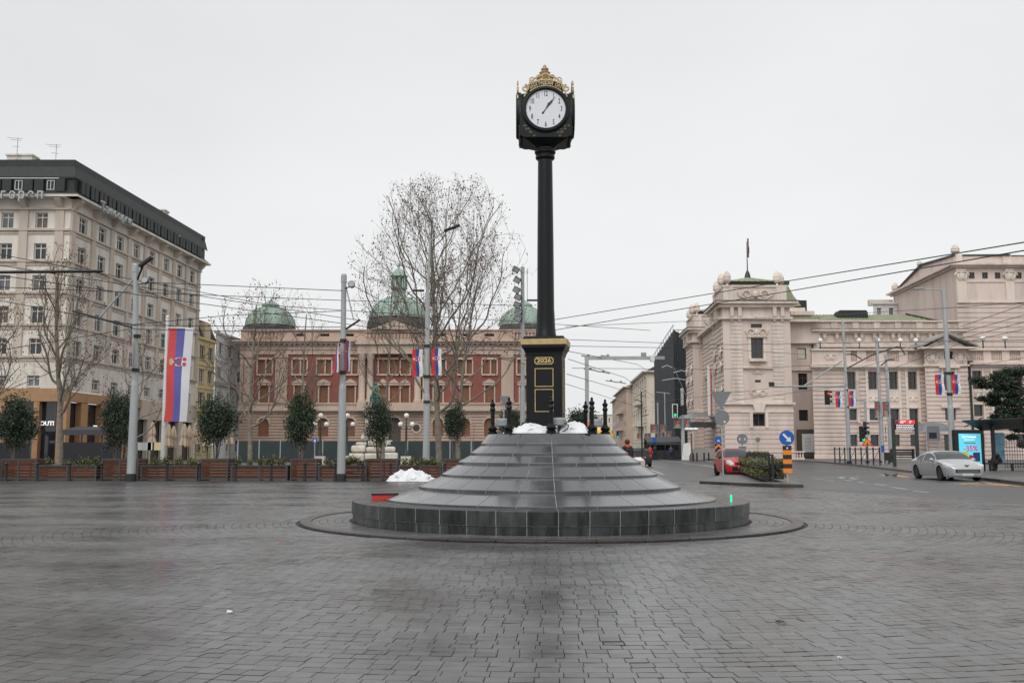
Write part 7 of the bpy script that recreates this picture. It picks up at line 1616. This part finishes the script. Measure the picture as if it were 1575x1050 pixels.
b = MB(); b.v = [(x0,-1.2,zr-.10),(x0+10,-1.6,zr+.32),(x0+10,1.4,zr-.22),(x0+2.2,1.0,zr-.62),(x0,-1.2,zr-.04),(x0+10,-1.6,zr+.48),(x0+10,1.4,zr-.05),(x0+2.2,1.0,zr-.45)]; b.f=[(0,1,2,3),(7,6,5,4),(0,4,5,1),(1,5,6,2),(2,6,7,3),(3,7,4,0)]; b.m=[0]*6; b.build('roof','blackm',t)
for k in range(8): x = x0+1.2+k*1.15; MB().tube([(x,-1.35,zr+.02+.042*(x-x0)+.06),(x,1.1,zr-.42+.03*(x-x0))],.035,4).build('roof_rib','slate',t)
for px in (1531,1583): x = Xp(px,YSH,680)-t.location.x; MB().box((x-.09,.2,0),(x+.09,.38,zr-.1)).build('post','blackm',t)
MB().box((Xp(1536,YSH,680)-t.location.x,.9,.5),(Xp(1556,YSH,680)-t.location.x,.93,zr-.75)).build('poster_panel',mat('poster_blue',(.16,.36,.50),.2,var=.5,scale=1.2),t)
b = MB()
for k in range(14): x = Xp(1556,YSH,680)-t.location.x+k*.16; b.box((x,.95,.15),(x+.02,.97,1.9))
for k in range(9): zz = .2+k*.2; b.box((Xp(1556,YSH,680)-t.location.x,.975,zz),(Xp(1556,YSH,680)-t.location.x+2.2,.99,zz+.02))
b.build('wire_grille','blackm',t); MB().box((Xp(1521,YSH,700)-t.location.x,.1,.40),(x0+9,.5,.48)).build('bench_seat','blackm',t)
for px in (1526,1560): x = Xp(px,YSH,700)-t.location.x; MB().box((x-.04,.2,0),(x+.04,.4,.4)).build('bench_leg','blackm',t)
t = thing('litter_bench', 'low dark metal bench beyond the display board', 'bench', (Xp(1388,95,700),95,.13)); MB().box((-1.1,-.2,.45),(1.1,.2,.55)).build('seat','blackm',t)
for k in range(3): MB().box((-1.1,.2,.65+k*.22),(1.1,.25,.8+k*.22)).build('back_slat','blackm',t)
for s in (-1.05,1.05): MB().box((s-.05,-.2,0),(s+.05,.26,1.3)).build('leg','blackm',t)
t = thing('info_pole', 'twin grey information pole with blue stripe beside the poster pole', 'pole', (Xp(1357.5,84,690),84,.13)); MB().tube([(0,0,0),(0,0,Zp(655,84))],.09,10).build('shaft','steel',t); MB().box((-.12,-.12,Zp(697,84)),(.12,.0,Zp(687,84))).build('plate','signblue',t)
for yy in (655,668): disc(.32,Matrix.Translation((.32,0,Zp(yy,84)-.4)) @ Matrix.Rotation(R(90),4,'X') @ Matrix.Rotation(R(75),4,'Y')).build('sign_back','signback',t)
t = thing('news_box', 'small dark box on legs between the slim poles', 'box', (Xp(1363,86,700),86,.13)); MB().box((-.3,-.2,.3),(.3,.2,1.0)).build('box_body','blackm',t,bevel=.03); MB().box((-.25,-.15,0),(-.2,.15,.3)).box((.2,-.15,0),(.25,.15,.3)).build('leg','blackm',t)
t = thing('hanging_sign', 'grey square notice frame on legs left of the porch', 'sign', (Xp(1435,90,665),90,.13)); MB().box((-.6,-.05,Zp(680,90)),(.6,.05,Zp(657,90))).build('frame','signback',t); MB().box((-.4,-.07,Zp(676,90)),(.3,-.051,Zp(667,90))).build('print','blackm',t)
for s in (-.6,.6): MB().tube([(s,0,0),(s,0,Zp(655,90))],.05,6).build('post','steel',t)
t = thing('stone_balustrade', 'low pale stone balustrade in front of the theatre tower', 'balustrade', (Xp(1172,119,700),119,.12)); Lb = Xp(1237,119,700)-t.location.x; zb2 = Zp(693.5,119)-.12
MB().box((0,-.15,0),(Lb,.15,.22)).build('base','pinkl',t); MB().box((-.05,-.2,zb2-.15),(Lb+.05,.2,zb2)).build('coping','pinkl',t); nb = 16
for k in range(nb): MB().lathe([(.07,.22),(.11,.5),(.05,zb2-.3),(.09,zb2-.15)],6,(Lb*(k+.5)/nb,0,0)).build('baluster','pinkl',t)
for i, px in enumerate((1066,1072,1083,1090)): 
    o = MB().lathe([(.1,0),(.09,.85),(.12,.9),(.001,1.0)],8).build('bollard','blackm',None,loc=(Xp(px,112,700),112,0)); tag(o, 'small dark bollard before the theatre entrance canopy, ' + ['leftmost','second from left','third from left','rightmost'][i], 'bollard', 'bollards before the theatre entrance')
for i, (px, Y, lab) in enumerate(((1068,118,'white cone shaped stone lamp base left of the entrance canopy'),)):
    t = thing('canopy_lamp', lab, 'lamp', (Xp(1064,118,690),118,0)); MB().lathe([(.35,0),(.3,.6),(.12,.9),(.09,Zp(666,118))],10).build('post','framed',t,smooth=True)
    for s in (-1,0,1): MB().ball((s*.5,0,Zp(660,118)),.3,10,7,(1.2,1.2,.7)).build('globe','globe',t,smooth=True)
t = thing('street_hoarding', 'white bent panel leaning at the foot of the thick poster pole', 'panel', (Xp(1054,124,690),124,0)); MB().prism([(-.5,0),(.9,0),(.6,Zp(680,124)),(-.2,Zp(682,124))],-.1,.1).build('panel','white',t)
t = thing('street_stall', 'dark cafe terrace under black awnings with a blue sign before the netted building', 'terrace', (Xp(1022,128,690),128,.0)); b0_, b1_ = Xp(994,128,690)-t.location.x, Xp(1048,128,690)-t.location.x
MB().quad((b0_,-1,2.2),(b1_,-1,2.3),(b1_,2,3.0),(b0_,2,2.9)).box((b0_,-1.02,1.9),(b1_,-.98,2.25)).build('awning','awning',t); MB().box((b0_,-.8,0),(b1_,-.75,1.2)).build('screen','blackm',t); MB().box((b0_,2,0),(b1_,2.1,2.9)).build('back','slate',t); MB().box((Xp(1002,128,690)-t.location.x,-1.15,2.2),(Xp(1008,128,690)-t.location.x,-1.05,2.8)).build('blue_sign','signblue',t)
for k in range(5): x = b0_+(b1_-b0_)*k/4; MB().box((x-.05,-1,0),(x+.05,-.9,2.25)).build('post','blackm',t)

# ---------------------------------------------------------------- conifer at the right edge
YN = 84.0; t = thing('conifer', 'dark spreading conifer reaching in from the right edge of the photograph', 'evergreen tree', (Xp(1590,YN,650),YN,.13)); H = Zp(568,YN)
MB().tube([(0,0,-.1),(.1,0,H*.4),(-.1,0,H*.75),(0,0,H*.95)],[.28,.22,.15,.05],8).build('trunk','barkd',t,smooth=True)
pads = []; rr = random.Random(8)
for (px, py, w) in ((1515,584,14),(1530,580,16),(1548,574,16),(1567,572,18),(1524,592,12),(1540,590,16),(1560,588,18),(1545,600,14),(1530,606,14),(1522,612,9),(1556,606,18),(1570,600,18),(1536,618,14),(1553,620,16),(1568,618,16),(1545,632,13),(1560,634,15),(1538,640,9),(1572,640,14),(1550,652,10),(1566,660,12),(1556,672,9),(1570,684,10),(1590,570,18),(1600,590,24),(1605,615,24),(1600,645,22)):
    for _ in range(2): pads.append((Xp(px,YN,py)-t.location.x+rr.uniform(-.2,.2), rr.uniform(-1.6,1.6)*.8, Zp(py,YN)-.13, w/F*YN/2*1.15))
def shp(rr2, n):
    P_ = np.array(pads); k = rr2.integers(0,len(P_),n); q = P_[k]; a = rr2.normal(size=(n,3))*np.array([.6,.6,.30]); return q[:,:3] + a*q[:,3:4]
o = bpy.data.objects.new('crown', leaves(26000, shp, .13, 5, 'needle')); COL.objects.link(o); o.parent = t; o['kind'] = 'stuff'
b = MB()
for p in pads[::2]: z_ = max(1.5,p[2]-.9); b.tube([(0,0,z_),(p[0]*.5,p[1]*.5,(z_+p[2])/2+.1),(p[0],p[1],p[2]-.05)],[.07,.05,.015],4)
b.build('limbs','barkd',t)['kind'] = 'stuff'
